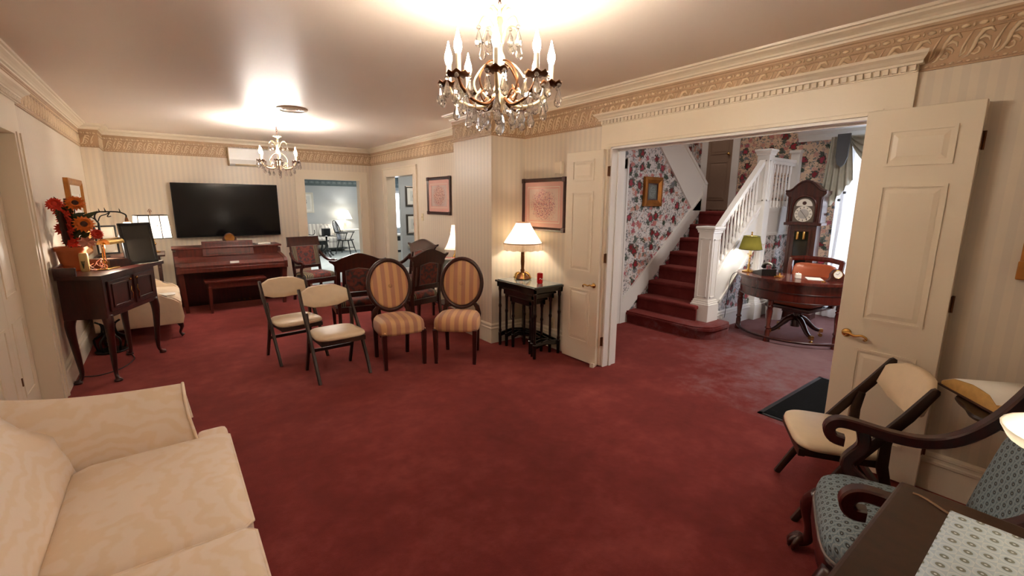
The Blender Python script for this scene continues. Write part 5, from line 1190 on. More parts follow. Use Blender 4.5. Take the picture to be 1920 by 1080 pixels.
# ================================================================== CHANDELIERS
def chandelier(label, loc, zceil, n, R, chain, scale, energy, phase, mats, tint):
    s = scale
    t = thing('chandelier', label, 'chandelier', loc, phase, 'candle chandeliers')
    top = zceil-loc[2]      # local z of the ceiling
    gl, br = mats
    zt = top-chain
    bm = B(); lathe(bm, [(0, top), (0.065*s, top), (0.06*s, top-0.012), (0.03*s, top-0.028), (0.012*s, top-0.04), (0, top-0.042)], 18); obj('canopy', bm, gl, t, S)
    nl = max(1, int(chain/0.034)); st_ = (chain-0.03)/nl
    for k in range(nl):
        bm = B(); zc_ = top-0.036-(k+0.5)*st_
        pts = [(0.009*math.cos(2*PI*j/10), 0, zc_+st_*0.62*math.sin(2*PI*j/10)) for j in range(10)]
        tube(bm, pts, 0.0028, 5, MX((0, 0, 0), (k % 2)*PI/2), closed=True); obj('chain_link', bm, br, t, PI)
    # crown of leaves
    bm = B()
    for k in range(8):
        a = 2*PI*k/8; c, s_ = math.cos(a), math.sin(a)
        tube(bm, [(0.008*c, 0.008*s_, zt-0.045*s), (0.022*s*c, 0.022*s*s_, zt-0.03*s), (0.045*s*c, 0.045*s*s_, zt-0.014*s), (0.062*s*c, 0.062*s*s_, zt-0.02*s)], [0.006, 0.011*s, 0.009*s, 0.002], 5)
    lathe(bm, [(0, zt), (0.008, zt-0.004), (0.02*s, zt-0.035*s), (0.012*s, zt-0.055*s), (0, zt-0.056*s)], 12); obj('leaf_crown', bm, gl, t, PI)
    h = zt
    bm = B(); lathe(bm, [(0, h-0.05*s), (0.012*s, h-0.05*s), (0.018*s, h-0.07*s), (0.010*s, h-0.09*s), (0.014*s, h*0.55), (0.024*s, h*0.50), (0.03*s, h*0.45), (0.014*s, h*0.40), (0.020*s, h*0.22), (0.034*s, h*0.16), (0.018*s, h*0.08), (0.030*s, 0.05*s), (0.045*s, 0.035*s), (0.035*s, 0.01*s), (0.016*s, -0.01*s), (0.022*s, -0.022*s), (0.014*s, -0.038*s), (0, -0.042*s)], 16); obj('stem', bm, gl, t, PI)
    # crystal prototypes
    def drop(parent, loc_, big=1.0):
        if not hasattr(drop, 'm'):
            b = B(); lathe(b, [(0, 0.0), (0.004, -0.004), (0.011, -0.026), (0.019, -0.052), (0.016, -0.068), (0.008, -0.076), (0, -0.079)], 8); lathe(b, [(0, 0.022), (0.008, 0.019), (0.011, 0.011), (0.008, 0.003), (0, 0.0)], 8)
            o_ = obj('crystal_drop', b, 'crystal', parent); drop.m = o_.data
        else:
            o_ = bpy.data.objects.new('crystal_drop', drop.m); COL.objects.link(o_); o_.parent = parent
        o_.location = loc_; o_.scale = (big, big, big); return o_
    for k in range(n):
        a = 2*PI*k/n; c, s_ = math.cos(a), math.sin(a)
        def P(r, z): return Vector((r*c, r*s_, z))
        bm = B(); pts = catmull([P(0.03*s, 0.03*s), P(R*0.35, -0.012*s), P(R*0.68, 0.0), P(R*0.92, 0.045*s), P(R, 0.085*s)], 5); tube(bm, pts, 0.0085*s, 7)
        tube(bm, catmull([P(R*0.22, 0.02*s), P(R*0.36, 0.06*s), P(R*0.48, 0.03*s), P(R*0.40, 0.0), P(R*0.33, 0.02*s)], 3), 0.005*s, 5)
        tube(bm, catmull([P(0.02*s, h*0.45), P(R*0.30, h*0.40), P(R*0.50, h*0.24), P(R*0.44, h*0.12), P(R*0.36, h*0.17)], 4), 0.0055*s, 5)
        arm = obj('arm', bm, br if k % 2 == 0 else gl, t, PI)
        bm = B(); prof = [(0, 0.085*s), (0.02*s, 0.087*s), (0.050*s, 0.094*s), (0.057*s, 0.101*s), (0.046*s, 0.099*s), (0.012*s, 0.092*s), (0, 0.092*s)]
        vs_ = lathe(bm, prof, 16)
        for v in vs_:
            rr = math.hypot(v.co.x, v.co.y)
            if rr > 0.04*s: v.co.z += 0.007*s*math.cos(8*math.atan2(v.co.y, v.co.x)); 
        xf(bm, vs_, Matrix.Translation((R*c, R*s_, 0))); pan = obj('drip_pan', bm, 'aged_brass', arm, PI)
        bm = B(); lathe(bm, [(0, 0.092*s), (0.013*s, 0.092*s), (0.013*s, 0.185*s), (0, 0.185*s)], 10, Matrix.Translation((R*c, R*s_, 0))); obj('candle', bm, 'candle_sleeve', arm, S)
        bm = B(); lathe(bm, [(0, 0.184*s), (0.012*s, 0.188*s), (0.0195*s, 0.212*s), (0.018*s, 0.232*s), (0.009*s, 0.262*s), (0.002*s, 0.296*s), (0, 0.298*s)], 12, Matrix.Translation((R*c, R*s_, 0))); obj('bulb', bm, 'bulb_glow', arm, PI)
        point_light('candle_light', (R*c, R*s_, 0.222*s), energy/n, tint, 0.02*s, t)
        for j in range(4):
            b_ = a + (j-1.5)*PI/2; drop(arm, (R*c+0.053*s*math.cos(b_), R*s_+0.053*s*math.sin(b_), 0.070*s), s*1.0)
        drop(arm, P(R*0.62, -0.035*s), s*1.0); drop(arm, P(R*0.36, -0.045*s), s*0.9); drop(arm, P(R*0.86, 0.0), s*1.0)
        # crystal of the upper feather arms
        if k % 2 == 0:
            bm = B(); tube(bm, catmull([P(0.015*s, h*0.62), P(R*0.22, h*0.80), P(R*0.40, h*0.83), P(R*0.52, h*0.74)], 4), [0.007*s]*9+[0.005*s, 0.004*s, 0.003*s, 0.002*s], 5); fe = obj('plume', bm, gl, t, PI)
            drop(fe, P(R*0.52, h*0.69), s*1.0); drop(fe, P(R*0.30, h*0.70), s*0.9)
    drop(t, (0, 0, -0.065*s), s*1.1)
    return t
chandelier('large crystal candle chandelier hanging nearest, at the top of the view', (1.44, 2.005, 2.15), ZC, 8, 0.262, 0.085, 1.02, 192, 0.10, ('pale_gilt', 'aged_brass'), WARM)
chandelier('smaller crystal candle chandelier hanging before the television', (1.327, 7.033, 2.10), ZC, 6, 0.245, 0.17, 0.92, 480, 0.30, ('pale_gilt', 'aged_brass'), (1.0, 0.94, 0.87))
# ================================================================== LEFT SIDE
LE = thing('tall_desk', 'dark cabriole legged writing desk angled against the left wall', 'desk', (-0.485, 5.80, 0), 1.17)
ZL = 1.0
bm = B(); box(bm, -0.45, 0.45, -0.165, 0.165, 0.60, 0.965, 0.004, 1); obj('body', bm, 'mahogany', LE)
bm = B(); poly = [(-0.52, -0.20), (0.60, -0.20), (0.63, -0.16), (0.60, 0.20), (0.30, 0.30), (-0.13, 0.30), (-0.50, 0.15)]; prism(bm, poly, 0.965, ZL); obj('desk_top', bm, 'mahogany', LE)
bm = B(); rbar(bm, (-0.50, 0.135, ZL+0.037), (-0.14, 0.285, ZL+0.037), 0.02, 0.075); box(bm, -0.515, -0.495, -0.02, 0.145, ZL, ZL+0.075, 0.004, 1); obj('gallery', bm, 'mahogany', LE)
for x0, x1 in ((-0.39, -0.03), (0.03, 0.39)):
    bm = B(); box(bm, x0, x1, -0.178, -0.160, 0.65, 0.93, 0.004, 1); dr = obj('door', bm, 'mahogany', LE)
    bm = B(); 
    for a in ((x0+0.04, x1-0.04, 0.88, 0.90), (x0+0.04, x1-0.04, 0.68, 0.70), (x0+0.04, x0+0.06, 0.68, 0.90), (x1-0.06, x1-0.04, 0.68, 0.90)): box(bm, a[0], a[1], -0.186, -0.176, a[2], a[3], 0.002, 1)
    obj('door_moulding', bm, 'mahogany', dr)
    bm = B(); kx = x1-0.025 if x0 < 0 else x0+0.025
    bmesh.ops.create_uvsphere(bm, u_segments=10, v_segments=8, radius=0.012, matrix=MX((kx, -0.188, 0.90))); tube(bm, [(kx, -0.186, 0.83), (kx-0.015, -0.19, 0.79), (kx+0.012, -0.19, 0.76), (kx-0.01, -0.188, 0.71)], 0.004, 5); obj('brass_escutcheon', bm, 'brass', dr, PI)
for (lx, ly) in ((-0.40, -0.135), (-0.40, 0.135), (0.40, -0.135), (0.40, 0.135)):
    sx, sy = math.copysign(1, lx), math.copysign(1, ly)
    bm = B(); pts = catmull([(lx, ly, 0.62), (lx+0.012*sx, ly+0.012*sy, 0.54), (lx+0.010*sx, ly+0.010*sy, 0.42), (lx, ly, 0.22), (lx-0.004*sx, ly-0.004*sy, 0.08), (lx+0.012*sx, ly+0.012*sy, 0.025), (lx+0.035*sx, ly+0.035*sy, 0.012)], 4)
    n_ = len(pts); rr = [0.045-0.029*min(1, i/(n_*0.66)) if i < n_*0.80 else 0.020 for i in range(n_)]
    tube(bm, pts, rr, 10); lathe(bm, [(0, 0), (0.030, 0), (0.034, 0.012), (0.022, 0.028), (0, 0.03)], 12, MX((lx+0.02*sx, ly+0.02*sy, 0))); obj('leg', bm, 'mahogany', LE, PI)
def onle(x, y, z=ZL): return (LE.location.x+x*math.cos(1.17)-y*math.sin(1.17), LE.location.y+x*math.sin(1.17)+y*math.cos(1.17), z)
# flower pot
FP = thing('flower_pot', 'terracotta pot of orange and red silk flowers on the tall desk', 'flower pot', (-0.728, 5.80, ZL), 0.0)
bm = B(); q = 0.095
rings = []
for z, w in ((0, 0.075), (0.19, 0.098), (0.19, 0.108), (0.222, 0.11), (0.222, 0.095), (0.20, 0.090)):
    rings.append([bm.verts.new((x*w, y*w, z)) for x, y in superpts(1, 1, 0.35, 28)])
grid_faces(bm, rings); obj('pot', bm, 'terracotta', FP, S)
def flower(parent, c, nrm, r, petal, centre, layers=2, np_=14):
    nrm = Vector(nrm).normalized(); q_ = nrm.to_track_quat('Z', 'Y').to_matrix().to_4x4(); M = Matrix.Translation(c) @ q_
    bm = B()
    for L in range(layers):
        for k in range(np_):
            a = 2*PI*(k+0.5*L)/np_; rr = r*(1-0.25*L); w = 0.30*rr
            ca, sa = math.cos(a), math.sin(a)
            def pp(rad, off, z): return bm.verts.new(M @ Vector((rad*ca-off*sa, rad*sa+off*ca, z)))
            v = [pp(0.2*rr, -w*0.4, 0), pp(0.65*rr, -w*0.6, 0.012+0.02*L), pp(rr, 0, 0.03*L+random.uniform(-0.01, 0.012)), pp(0.65*rr, w*0.6, 0.012+0.02*L), pp(0.2*rr, w*0.4, 0)]
            bm.faces.new(v)
    fl = obj('blossom', bm, petal, parent)
    bm = B(); bmesh.ops.create_icosphere(bm, subdivisions=2, radius=r*0.33, matrix=M @ Matrix.Translation((0, 0, 0.012)) @ Matrix.Diagonal((1, 1, 0.5, 1))); obj('flower_centre', bm, centre, fl, PI)
    return fl
CR, CU = Vector((0.80, -0.6, 0)), Vector((0, 0, 1))   # right and up as one faces the pot
rz_ = -0.3
def fpos(r, u, d=0): 
    k_ = 0.75 if r > 0 else 0.16
    return Vector((max(-0.02, r*k_), r*(0.9 if r < 0 else -0.5)-d, u))
fn = lambda r, u: Vector((0.25*r+0.15, -0.9, 0.25+u*0.3))
FLW = [(-0.26, 0.61, 'petal_red', 0.065), (-0.03, 0.55, 'petal_red', 0.075), (-0.02, 0.47, 'petal_red', 0.06), (0.12, 0.62, 'petal_orange', 0.078), (-0.05, 0.39, 'petal_red', 0.075), (0.17, 0.43, 'petal_orange', 0.085), (0.03, 0.28, 'petal_red', 0.075), (0.28, 0.34, 'petal_red', 0.055)]
for (r, u, m, s_) in FLW:
    p = fpos(r, u, 0.04)
    flower(FP, p, fn(r*3, u), s_, m, 'leaf_brown' if m == 'petal_orange' else 'petal_red', 2, 16)
    bm = B(); tube(bm, bez((0, 0, 0.2), (r*0.2, 0, 0.3), (p.x*0.8, p.y*0.8, p.z*0.8), (p.x, p.y+0.01, p.z), 6), 0.004, 5); obj('stem', bm, 'leaf_green', FP, PI)
for k in range(46):
    a = random.uniform(0, 2*PI); el = random.uniform(0.2, 1.2); L_ = random.uniform(0.12, 0.26)
    if k < 20: r, u = random.uniform(-0.22, -0.02), random.uniform(0.22, 0.42); m = 'leaf_brown'; d0 = Vector((0.05, -0.75, 0.65))
    else: r, u = random.uniform(-0.12, 0.18), random.uniform(0.22, 0.55); m = 'leaf_green'; d0 = Vector((math.cos(a)*math.cos(el), math.sin(a)*math.cos(el), math.sin(el)))
    p = fpos(r*0.5, u, 0); d0.x = max(d0.x, -0.15); d0.normalize(); sd = d0.cross(Vector((0.3, 0.8, 0.2))).normalized()
    bm = B(); w = 0.018 if m == 'leaf_brown' else 0.028
    v = [p, p+d0*L_*0.35+sd*w, p+d0*L_*0.7+sd*w*0.7, p+d0*L_, p+d0*L_*0.7-sd*w*0.7, p+d0*L_*0.35-sd*w]
    up_ = d0.cross(sd)*0.006
    vb = [bm.verts.new(x) for x in v]; mid = bm.verts.new(p+d0*L_*0.5+up_)
    for i in range(6): bm.faces.new((vb[i], vb[(i+1) % 6], mid))
    obj('leaf', bm, m, FP)
bm = B(); vs_ = []
tube(bm, [(0, 0, 0.2), fpos(0.04, 0.66)], [0.012, 0.022], 6); obj('cattail', bm, 'leaf_brown', FP, PI)
bm = B()
for k in range(9):
    a = 2*PI*k/9; p = fpos(0.18, 0.27, 0.05); e = Vector((math.cos(a)*0.075, -0.02, math.sin(a)*0.055))
    sd = Vector((-math.sin(a), 0, math.cos(a)))*0.02
    pts = [p, p+e*0.5+sd+Vector((0, -0.03, 0)), p+e, p+e*0.5-sd+Vector((0, -0.01, 0))]; bm.faces.new([bm.verts.new(x) for x in pts])
obj('ribbon_bow', bm, 'ribbon_pink', FP)
# small vase print and curled ribbons beside the pot
t = thing('candle_jar', 'small cream printed jar beside the flower pot on the tall desk', 'jar', onle(-0.18, 0.09), 0); bm = B(); lathe(bm, [(0, 0), (0.030, 0), (0.033, 0.01), (0.034, 0.155), (0.028, 0.17), (0, 0.17)], 18); obj('jar_body', bm, plain('jar_cream', srgb(206, 176, 116), 0.5), t, S)
bm = B(); 
for d in (-0.4, 0, 0.4): tube(bm, [(0.034*math.sin(-0.2), -0.034*math.cos(0.2), 0.03), (0.035*math.sin(-0.2+d*0.8), -0.035*math.cos(-0.2+d*0.8), 0.10)], 0.003, 5)
obj('leaf_print', bm, 'leaf_green', t)
bm = B(); random.seed(4)
for k in range(9):
    x, y = random.uniform(-0.05, 0.06), random.uniform(-0.03, 0.03); z0 = random.uniform(0.03, 0.12)
    tube(bm, catmull([(x+0.022*math.cos(j*1.1+k), y+0.022*math.sin(j*1.1+k), max(0.006, z0-0.018*j)) for j in range(7)], 3), 0.0035, 5)
o = obj('curled_ribbons', bm, 'ribbon_pink', None, PI); o.location = onle(-0.12, 0.03); tag(o, 'curls of pale pink ribbon between the pot and brass lamp', 'ribbon')
# brass pharmacy lamp
t = thing('brass_desk_lamp', 'brass desk lamp with half cylinder shade on the tall desk', 'lamp', onle(-0.05, -0.02), 1.17)
bm = B(); box(bm, -0.09, 0.10, -0.05, 0.05, 0, 0.014, 0.005, 2); obj('base', bm, 'brass', t)
bm = B()
for x in (-0.05, -0.015): tube(bm, [(x, -0.0, 0.012), (x, 0, 0.24)], 0.006, 8); lathe(bm, [(0.009, 0.06), (0.010, 0.07), (0.009, 0.08)], 10, MX((x, 0, 0)))
tube(bm, [(-0.05, 0, 0.24), (-0.03, 0, 0.25), (-0.015, 0, 0.24)], 0.006, 8); obj('twin_posts', bm, 'brass', t, S)
bm = B(); seg = 14; A_ = []; 
for i in range(seg+1):
    a = PI*i/seg; A_.append((0.055*math.cos(a), 0.055*math.sin(a)))
def half(r, x0, x1):
    ra = [bm.verts.new((x0, y*r, 0.235+z*r)) for y, z in A_]; rb = [bm.verts.new((x1, y*r, 0.235+z*r)) for y, z in A_]
    for i in range(seg): bm.faces.new((ra[i], ra[i+1], rb[i+1], rb[i]))
    return ra, rb
a1, b1 = half(1.0, -0.02, 0.22); a2, b2 = half(0.93, -0.016, 0.216)
for r in (a1, b1): bm.faces.new(r)
obj('shade', bm, 'brass', t, S)
bm = B(); lathe(bm, [(0, -0.05), (0.015, -0.05), (0.016, 0.06), (0, 0.06)], 10, MX((0.1, 0, 0.25), ry=PI/2)); obj('bulb', bm, 'bulb_glow', t, PI)
point_light('brass_desk_lamp_light', (0.1, 0, 0.215), 2.2, WARM, 0.02, t)
# guest book slope
t = thing('guest_book', 'dark red bound guest book lying on the tall desk behind the frame', 'book', onle(0.14, 0.05), 1.0); bm = B(); prism(bm, [(-0.16, 0), (0.16, 0), (0.16, 0.03), (0.05, 0.075), (-0.16, 0.085)], -0.11, 0.11, XZ); obj('cover', bm, 'mahogany', t); bm = B(); prism(bm, [(-0.155, 0.088), (0.05, 0.078), (0.155, 0.034), (0.155, 0.037), (0.05, 0.082), (-0.155, 0.092)], -0.10, 0.10, XZ); obj('page_edge', bm, 'table_brown', t)
# black easel frame: upright leaning back
t = thing('black_easel_frame', 'black framed panel propped upright on the tall desk', 'frame', onle(0.33, -0.13, ZL+0.004), 0.62); t.rotation_euler = (-0.12, 0, 0.62)
bm = B(); w, h = 0.31, 0.42
for a in ((-w/2, w/2, h-0.03, h), (-w/2, w/2, 0, 0.03), (-w/2, -w/2+0.03, 0.03, h-0.03), (w/2-0.03, w/2, 0.03, h-0.03)): box(bm, a[0], a[1], -0.012, 0.012, a[2], a[3], 0.003, 1)
obj('frame', bm, 'black_plastic', t); bm = B(); box(bm, -w/2+0.03, w/2-0.03, -0.006, 0.006, 0.03, h-0.03); obj('panel', bm, plain('slate_panel', srgb(34, 30, 26), 0.35), t); bm = B(); rbar(bm, (0, 0.01, 0.28), (0, 0.10, 0.012), 0.04, 0.006, (1, 0, 0)); obj('strut', bm, 'black_plastic', t)
# corner console table with lamps and frame
t = thing('corner_table', 'dark corner table behind the loveseat carrying the panel shade lamp', 'table', (-0.42, 8.45, 0), 0); bm = B(); box(bm, -0.41, 0.36, -0.30, 0.36, 0.86, 0.885, 0.005, 2); obj('table_top', bm, 'mahogany', t); bm = B(); box(bm, -0.36, 0.30, -0.25, 0.32, 0.76, 0.86); obj('apron', bm, 'mahogany', t)
for sx, sy in ((-0.34, -0.24), (0.28, -0.24), (-0.34, 0.3), (0.28, 0.3)): bm = B(); rbar(bm, (sx, sy, 0.8), (sx, sy, 0), 0.045, 0.045, (0, 1, 0), 0.6); obj('leg', bm, 'mahogany', t)
t = thing('panel_shade_lamp', 'table lamp with glowing cream panelled shade in the far left corner', 'lamp', (-0.175, 8.58, 0.885), 0.3); bm = B(); lathe(bm, [(0, 0), (0.065, 0), (0.07, 0.012), (0.02, 0.03), (0.016, 0.10), (0.03, 0.13), (0.014, 0.16), (0.012, 0.30), (0, 0.30)], 16); obj('base', bm, 'brass', t, S)
bm = B(); rb, rt = [], []
rings = [[bm.verts.new((x*k, y*k*0.8, z)) for x, y in superpts(1, 1, 0.3, 24)] for k, z in ((0.205, 0.21), (0.185, 0.55))]; grid_faces(bm, rings, cap=False); sh = obj('shade', bm, 'shade_white', t)
bm = B()
for sx in (-1, -0.35, 0.35, 1): 
    tube(bm, [(sx*0.2, -0.168 if abs(sx) < 1 else -0.13, 0.212), (sx*0.18, -0.150 if abs(sx) < 1 else -0.11, 0.548)], 0.006, 5)
for k, z in ((0.206, 0.212), (0.186, 0.548)): tube(bm, [(x*k, y*k*0.8, z) for x, y in superpts(1, 1, 0.3, 24)], 0.006, 5, closed=True)
obj('shade_ribs', bm, 'black_iron', sh, PI)
bm = B(); random.seed(3)
for k in range(16): 
    x, z = random.uniform(-0.03, 0.05), random.uniform(0.26, 0.42); bmesh.ops.create_icosphere(bm, subdivisions=1, radius=0.006, matrix=MX((x, -0.166+0.05*(z-0.21), z)))
obj('painted_sprig', bm, 'leaf_brown', sh, PI)
bm = B(); tube(bm, [(0.0, 0, 0.545), (0, 0, 0.60)], 0.005, 6)
for a in (0, 2.1, 4.2): tube(bm, [(0.013*math.sin(a)+0.011*math.cos(2*PI*j/10), 0, 0.615+0.013*math.cos(a)+0.011*math.sin(2*PI*j/10)) for j in range(10)], 0.0035, 5, closed=True)
obj('clover_finial', bm, 'aged_brass', t, PI)
bm = B(); lathe(bm, [(0, 0.30), (0.016, 0.31), (0.028, 0.35), (0.02, 0.39), (0, 0.40)], 12); obj('bulb', bm, 'bulb_glow', t, PI); point_light('panel_shade_lamp_light', (0, 0, 0.36), 14, (1.0, 0.86, 0.68), 0.03, t)
# bridge arm lamp
t = thing('bridge_arm_lamp', 'wrought iron lamp with scrolled leafy bridge arm behind the flowers', 'lamp', (-0.725, 8.25, 0.885), 0.0)
bm = B(); lathe(bm, [(0, 0), (0.07, 0), (0.07, 0.01), (0.02, 0.025), (0.010, 0.05), (0.010, 0.24), (0.02, 0.25), (0.022, 0.29), (0.012, 0.31), (0.015, 0.42), (0.010, 0.47), (0, 0.47)], 14); obj('pole', bm, 'black_iron', t, S)
bm = B(); tube(bm, catmull([(0, 0, 0.46), (-0.03, 0, 0.53), (0.0, 0, 0.60), (0.10, 0, 0.61), (0.22, 0, 0.605), (0.29, 0, 0.57), (0.295, 0, 0.53)], 5), 0.010, 7)
tube(bm, catmull([(0, 0, 0.48), (0.03, 0, 0.55), (0.09, 0, 0.575), (0.13, 0, 0.60), (0.10, 0, 0.545), (0.14, 0, 0.55)], 4), 0.007, 6); tube(bm, catmull([(-0.02, 0, 0.50), (-0.05, 0, 0.53), (-0.08, 0, 0.535)], 4), [0.009]*4+[0.006, 0.005, 0.004, 0.003, 0.002], 6)
for x, z in ((0.03, 0.62), (0.24, 0.62), (0.09, 0.63)): tube(bm, [(x, 0, z-0.02), (x-0.01, 0, z+0.035)], [0.010, 0.002], 6)
obj('bridge_arm', bm, 'black_iron', t, PI); bm = B(); lathe(bm, [(0.012, 0.535), (0.02, 0.50), (0.022, 0.48), (0.03, 0.47), (0.012, 0.46), (0, 0.46)], 14, MX((0.295, 0, 0))); obj('socket', bm, 'aged_brass', t, PI)
bm = B(); lathe(bm, [(0.030, 0.47), (0.07, 0.42), (0.105, 0.30), (0.115, 0.22)], 20, MX((0.295, 0, 0)), cap=False); obj('shade', bm, 'shade_white', t, PI); bm = B(); lathe(bm, [(0, 0.32), (0.02, 0.34), (0.025, 0.38), (0.012, 0.43), (0, 0.44)], 12, MX((0.295, 0, 0))); obj('bulb', bm, 'bulb_glow', t, PI); point_light('bridge_arm_lamp_light', (0.295, 0, 0.35), 9, WARM, 0.03, t)
picture('table_photo_frame', 'dark framed photograph standing behind the scrolled iron lamp', 0.24, 0.40, 0.022, 'black_plastic', 'paper', 0.02, 'mat_white', (-0.69, 8.50, 1.10), 0.25, 0.02, cat='photo frame', tilt=-0.12)
# iron magazine rack on the floor
t = thing('iron_rack', 'black wrought iron rack on the carpet behind the tall desk', 'rack', (-0.63, 6.50, 0), 0.4); bm = B(); lathe(bm, [(0, 0.0), (0.13, 0.0), (0.145, 0.012), (0.14, 0.02), (0.02, 0.025), (0, 0.025)], 22); obj('base', bm, 'black_iron', t, S)
for k in range(5):
    a = 2*PI*k/5; c, s_ = math.cos(a), math.sin(a); bm = B(); tube(bm, catmull([(0.12*c, 0.12*s_, 0.02), (0.14*c, 0.14*s_, 0.14), (0.07*c, 0.07*s_, 0.20), (0.06*c, 0.06*s_, 0.30), (0.11*c, 0.11*s_, 0.34)], 4), 0.011, 6); obj('scroll', bm, 'black_iron', t, PI)
bm = B(); lathe(bm, [(0, 0.02), (0.03, 0.03), (0.02, 0.08), (0.035, 0.13), (0.015, 0.18), (0.022, 0.24), (0, 0.26)], 14); obj('brass_stem', bm, 'aged_brass', t, PI)
o = obj('floor_cord', (lambda b: (tube(b, catmull([(-0.50, 6.40, 0.006), (-0.42, 6.05, 0.006), (-0.50, 5.75, 0.006), (-0.66, 5.62, 0.006), (-0.80, 5.60, 0.03)], 6), 0.005, 5), b)[1])(B()), 'black_plastic', None, PI); tag(o, 'black cord curving over the carpet under the tall desk', 'cord')
# ---- loveseat along the left wall, faces +X. local: faces -Y
LS = thing('loveseat', 'cream upholstered loveseat with dark cabriole feet beyond the tall desk', 'sofa', (-0.36, 7.30, 0), PI/2)
def wing_side(x0, x1):
    bm = B(); pr = [(0.40, 0.18), (-0.40, 0.18), (-0.42, 0.26), (-0.40, 0.45), (-0.34, 0.50), (-0.22, 0.52), (-0.12, 0.60), (-0.02, 0.66), (0.10, 0.68), (0.20, 0.74), (0.26, 0.84), (0.38, 0.86), (0.42, 0.84)]
    a = [bm.verts.new((x0, y, z)) for y, z in pr]; b = [bm.verts.new((x1, y, z)) for y, z in pr]; grid_faces(bm, [a, b]); 
    bmesh.ops.bevel(bm, geom=[e for e in bm.edges if abs(e.verts[0].co.x-e.verts[1].co.x) < 1e-5], offset=0.018, segments=2, affect='EDGES')
    return bm
obj('arm', wing_side(-0.63, -0.52), 'cream_fabric', LS, S); obj('arm', wing_side(0.52, 0.63), 'cream_fabric', LS, S)
bm = B(); box(bm, -0.53, 0.53, -0.38, 0.40, 0.18, 0.34, 0.02, 2); obj('seat_base', bm, 'cream_fabric', LS, S)
for x in (-0.26, 0.26): bm = B(); cushion(bm, 0.515, 0.68, 0.15, 0.25, 6, MX((x, -0.07, 0.405)), 0.015); obj('seat_cushion', bm, 'cream_fabric', LS, PI)
bm = B(); cushion(bm, 1.08, 0.18, 0.55, 0.3, 8, MX((0, 0.34, 0.62), rx=-0.12)); obj('backrest', bm, 'cream_fabric', LS, PI)
for sx in (-1, 1):
    for sy, yy in ((-1, -0.36), (1, 0.34)):
        bm = B(); tube(bm, catmull([(sx*0.56, yy, 0.19), (sx*0.57, yy-0.02, 0.13), (sx*0.57, yy, 0.06), (sx*0.57, yy-0.025, 0.02)], 4), [0.030, 0.032, 0.030, 0.026, 0.022, 0.018, 0.016, 0.015, 0.014, 0.015, 0.018, 0.022, 0.024], 9); obj('leg', bm, 'mahogany', LS, PI)
bm = B(); cushion(bm, 0.22, 0.16, 0.05, 0.5, 5, MX((0, 0, 0))); o = obj('white_napkin', bm, 'paper', None, PI); o.location = (-0.11, 6.90, 0.515); o.scale = (1, 1, 0.4); tag(o, 'folded white cloth on the loveseat cushion behind the tall desk', 'cloth')
# ---- foreground sofa along the left wall, faces +X
SO = thing('camelback_sofa', 'cream damask sofa with swept arm at the bottom left', 'sofa', (-0.36, 1.40, 0), PI/2)
# local x -> world +y, local -y -> world +x ; sofa half length 1.47 along x
bm = B(); box(bm, -1.30, 1.30, -0.40, 0.38, 0.15, 0.33, 0.02, 2); box(bm, -1.30, 1.36, -0.46, -0.38, 0.15, 0.34, 0.02, 2); obj('seat_base', bm, 'damask', SO, S)
for k in range(3):
    xc = 0.835-k*0.885; w = 0.875
    bm = B(); outl = []
    y0, y1 = -0.505, 0.10
    pts = [(xc-w/2+0.03, y0), (xc+w/2-0.03, y0), (xc+w/2, y0+0.03), (xc+w/2, y1-0.06), (xc+w/2-0.05, y1), (xc-w/2+0.05, y1), (xc-w/2, y1-0.06), (xc-w/2, y0+0.03)]
    fine = []
    for i in range(len(pts)):
        a, b = Vector(pts[i]), Vector(pts[(i+1) % len(pts)])
        for j in range(4): fine.append(a.lerp(b, j/4))
    cx_ = xc; cy_ = (y0+y1)/2
    def ring(sc, z): return [bm.verts.new((cx_+(p.x-cx_)*sc, cy_+(p.y-cy_)*sc, z)) for p in fine]
    rings = [ring(0.97, 0.325), ring(1.0, 0.34), ring(1.0, 0.435), ring(0.99, 0.448), ring(0.93, 0.462), ring(0.75, 0.475), ring(0.4, 0.484), ring(0.05, 0.486)]
    grid_faces(bm, rings)
    if k == 0: cushion(bm, 0.22, 0.135, 0.125, 0.28, 6, MX((xc+w/2-0.01, y0+0.0675, 0.388)))
    sc_ = obj('seat_cushion', bm, 'damask', SO, PI)
    for z in (0.338, 0.440):
        bm = B(); tube(bm, [(p.x, p.y, z) for p in fine], 0.007, 6, closed=True); obj('welt', bm, 'damask', sc_, PI)
# back: section swept along local x with camel curve
bm = B(); rings = []
NXs = 36
for i in range(NXs+1):
    x = -1.34+2.68*i/NXs; u = x/1.34
    zt = 0.76+0.13*math.cos(u*PI/2)**1.5
    e_ = 0.06*(abs(u)**8)
    th = 1.0
    sec = [(0.42, 0.18), (0.43, 0.5), (0.445, zt-0.05), (0.42, zt), (0.36, zt+0.012), (0.30, zt-0.015), (0.245, zt-0.09), (0.165-e_*0.3, 0.60), (0.105, 0.50), (0.085, 0.42), (0.12, 0.34)]
    rings.append([bm.verts.new((x, y, z)) for y, z in sec])
grid_faces(bm, rings); obj('backrest', bm, 'damask', SO, PI)
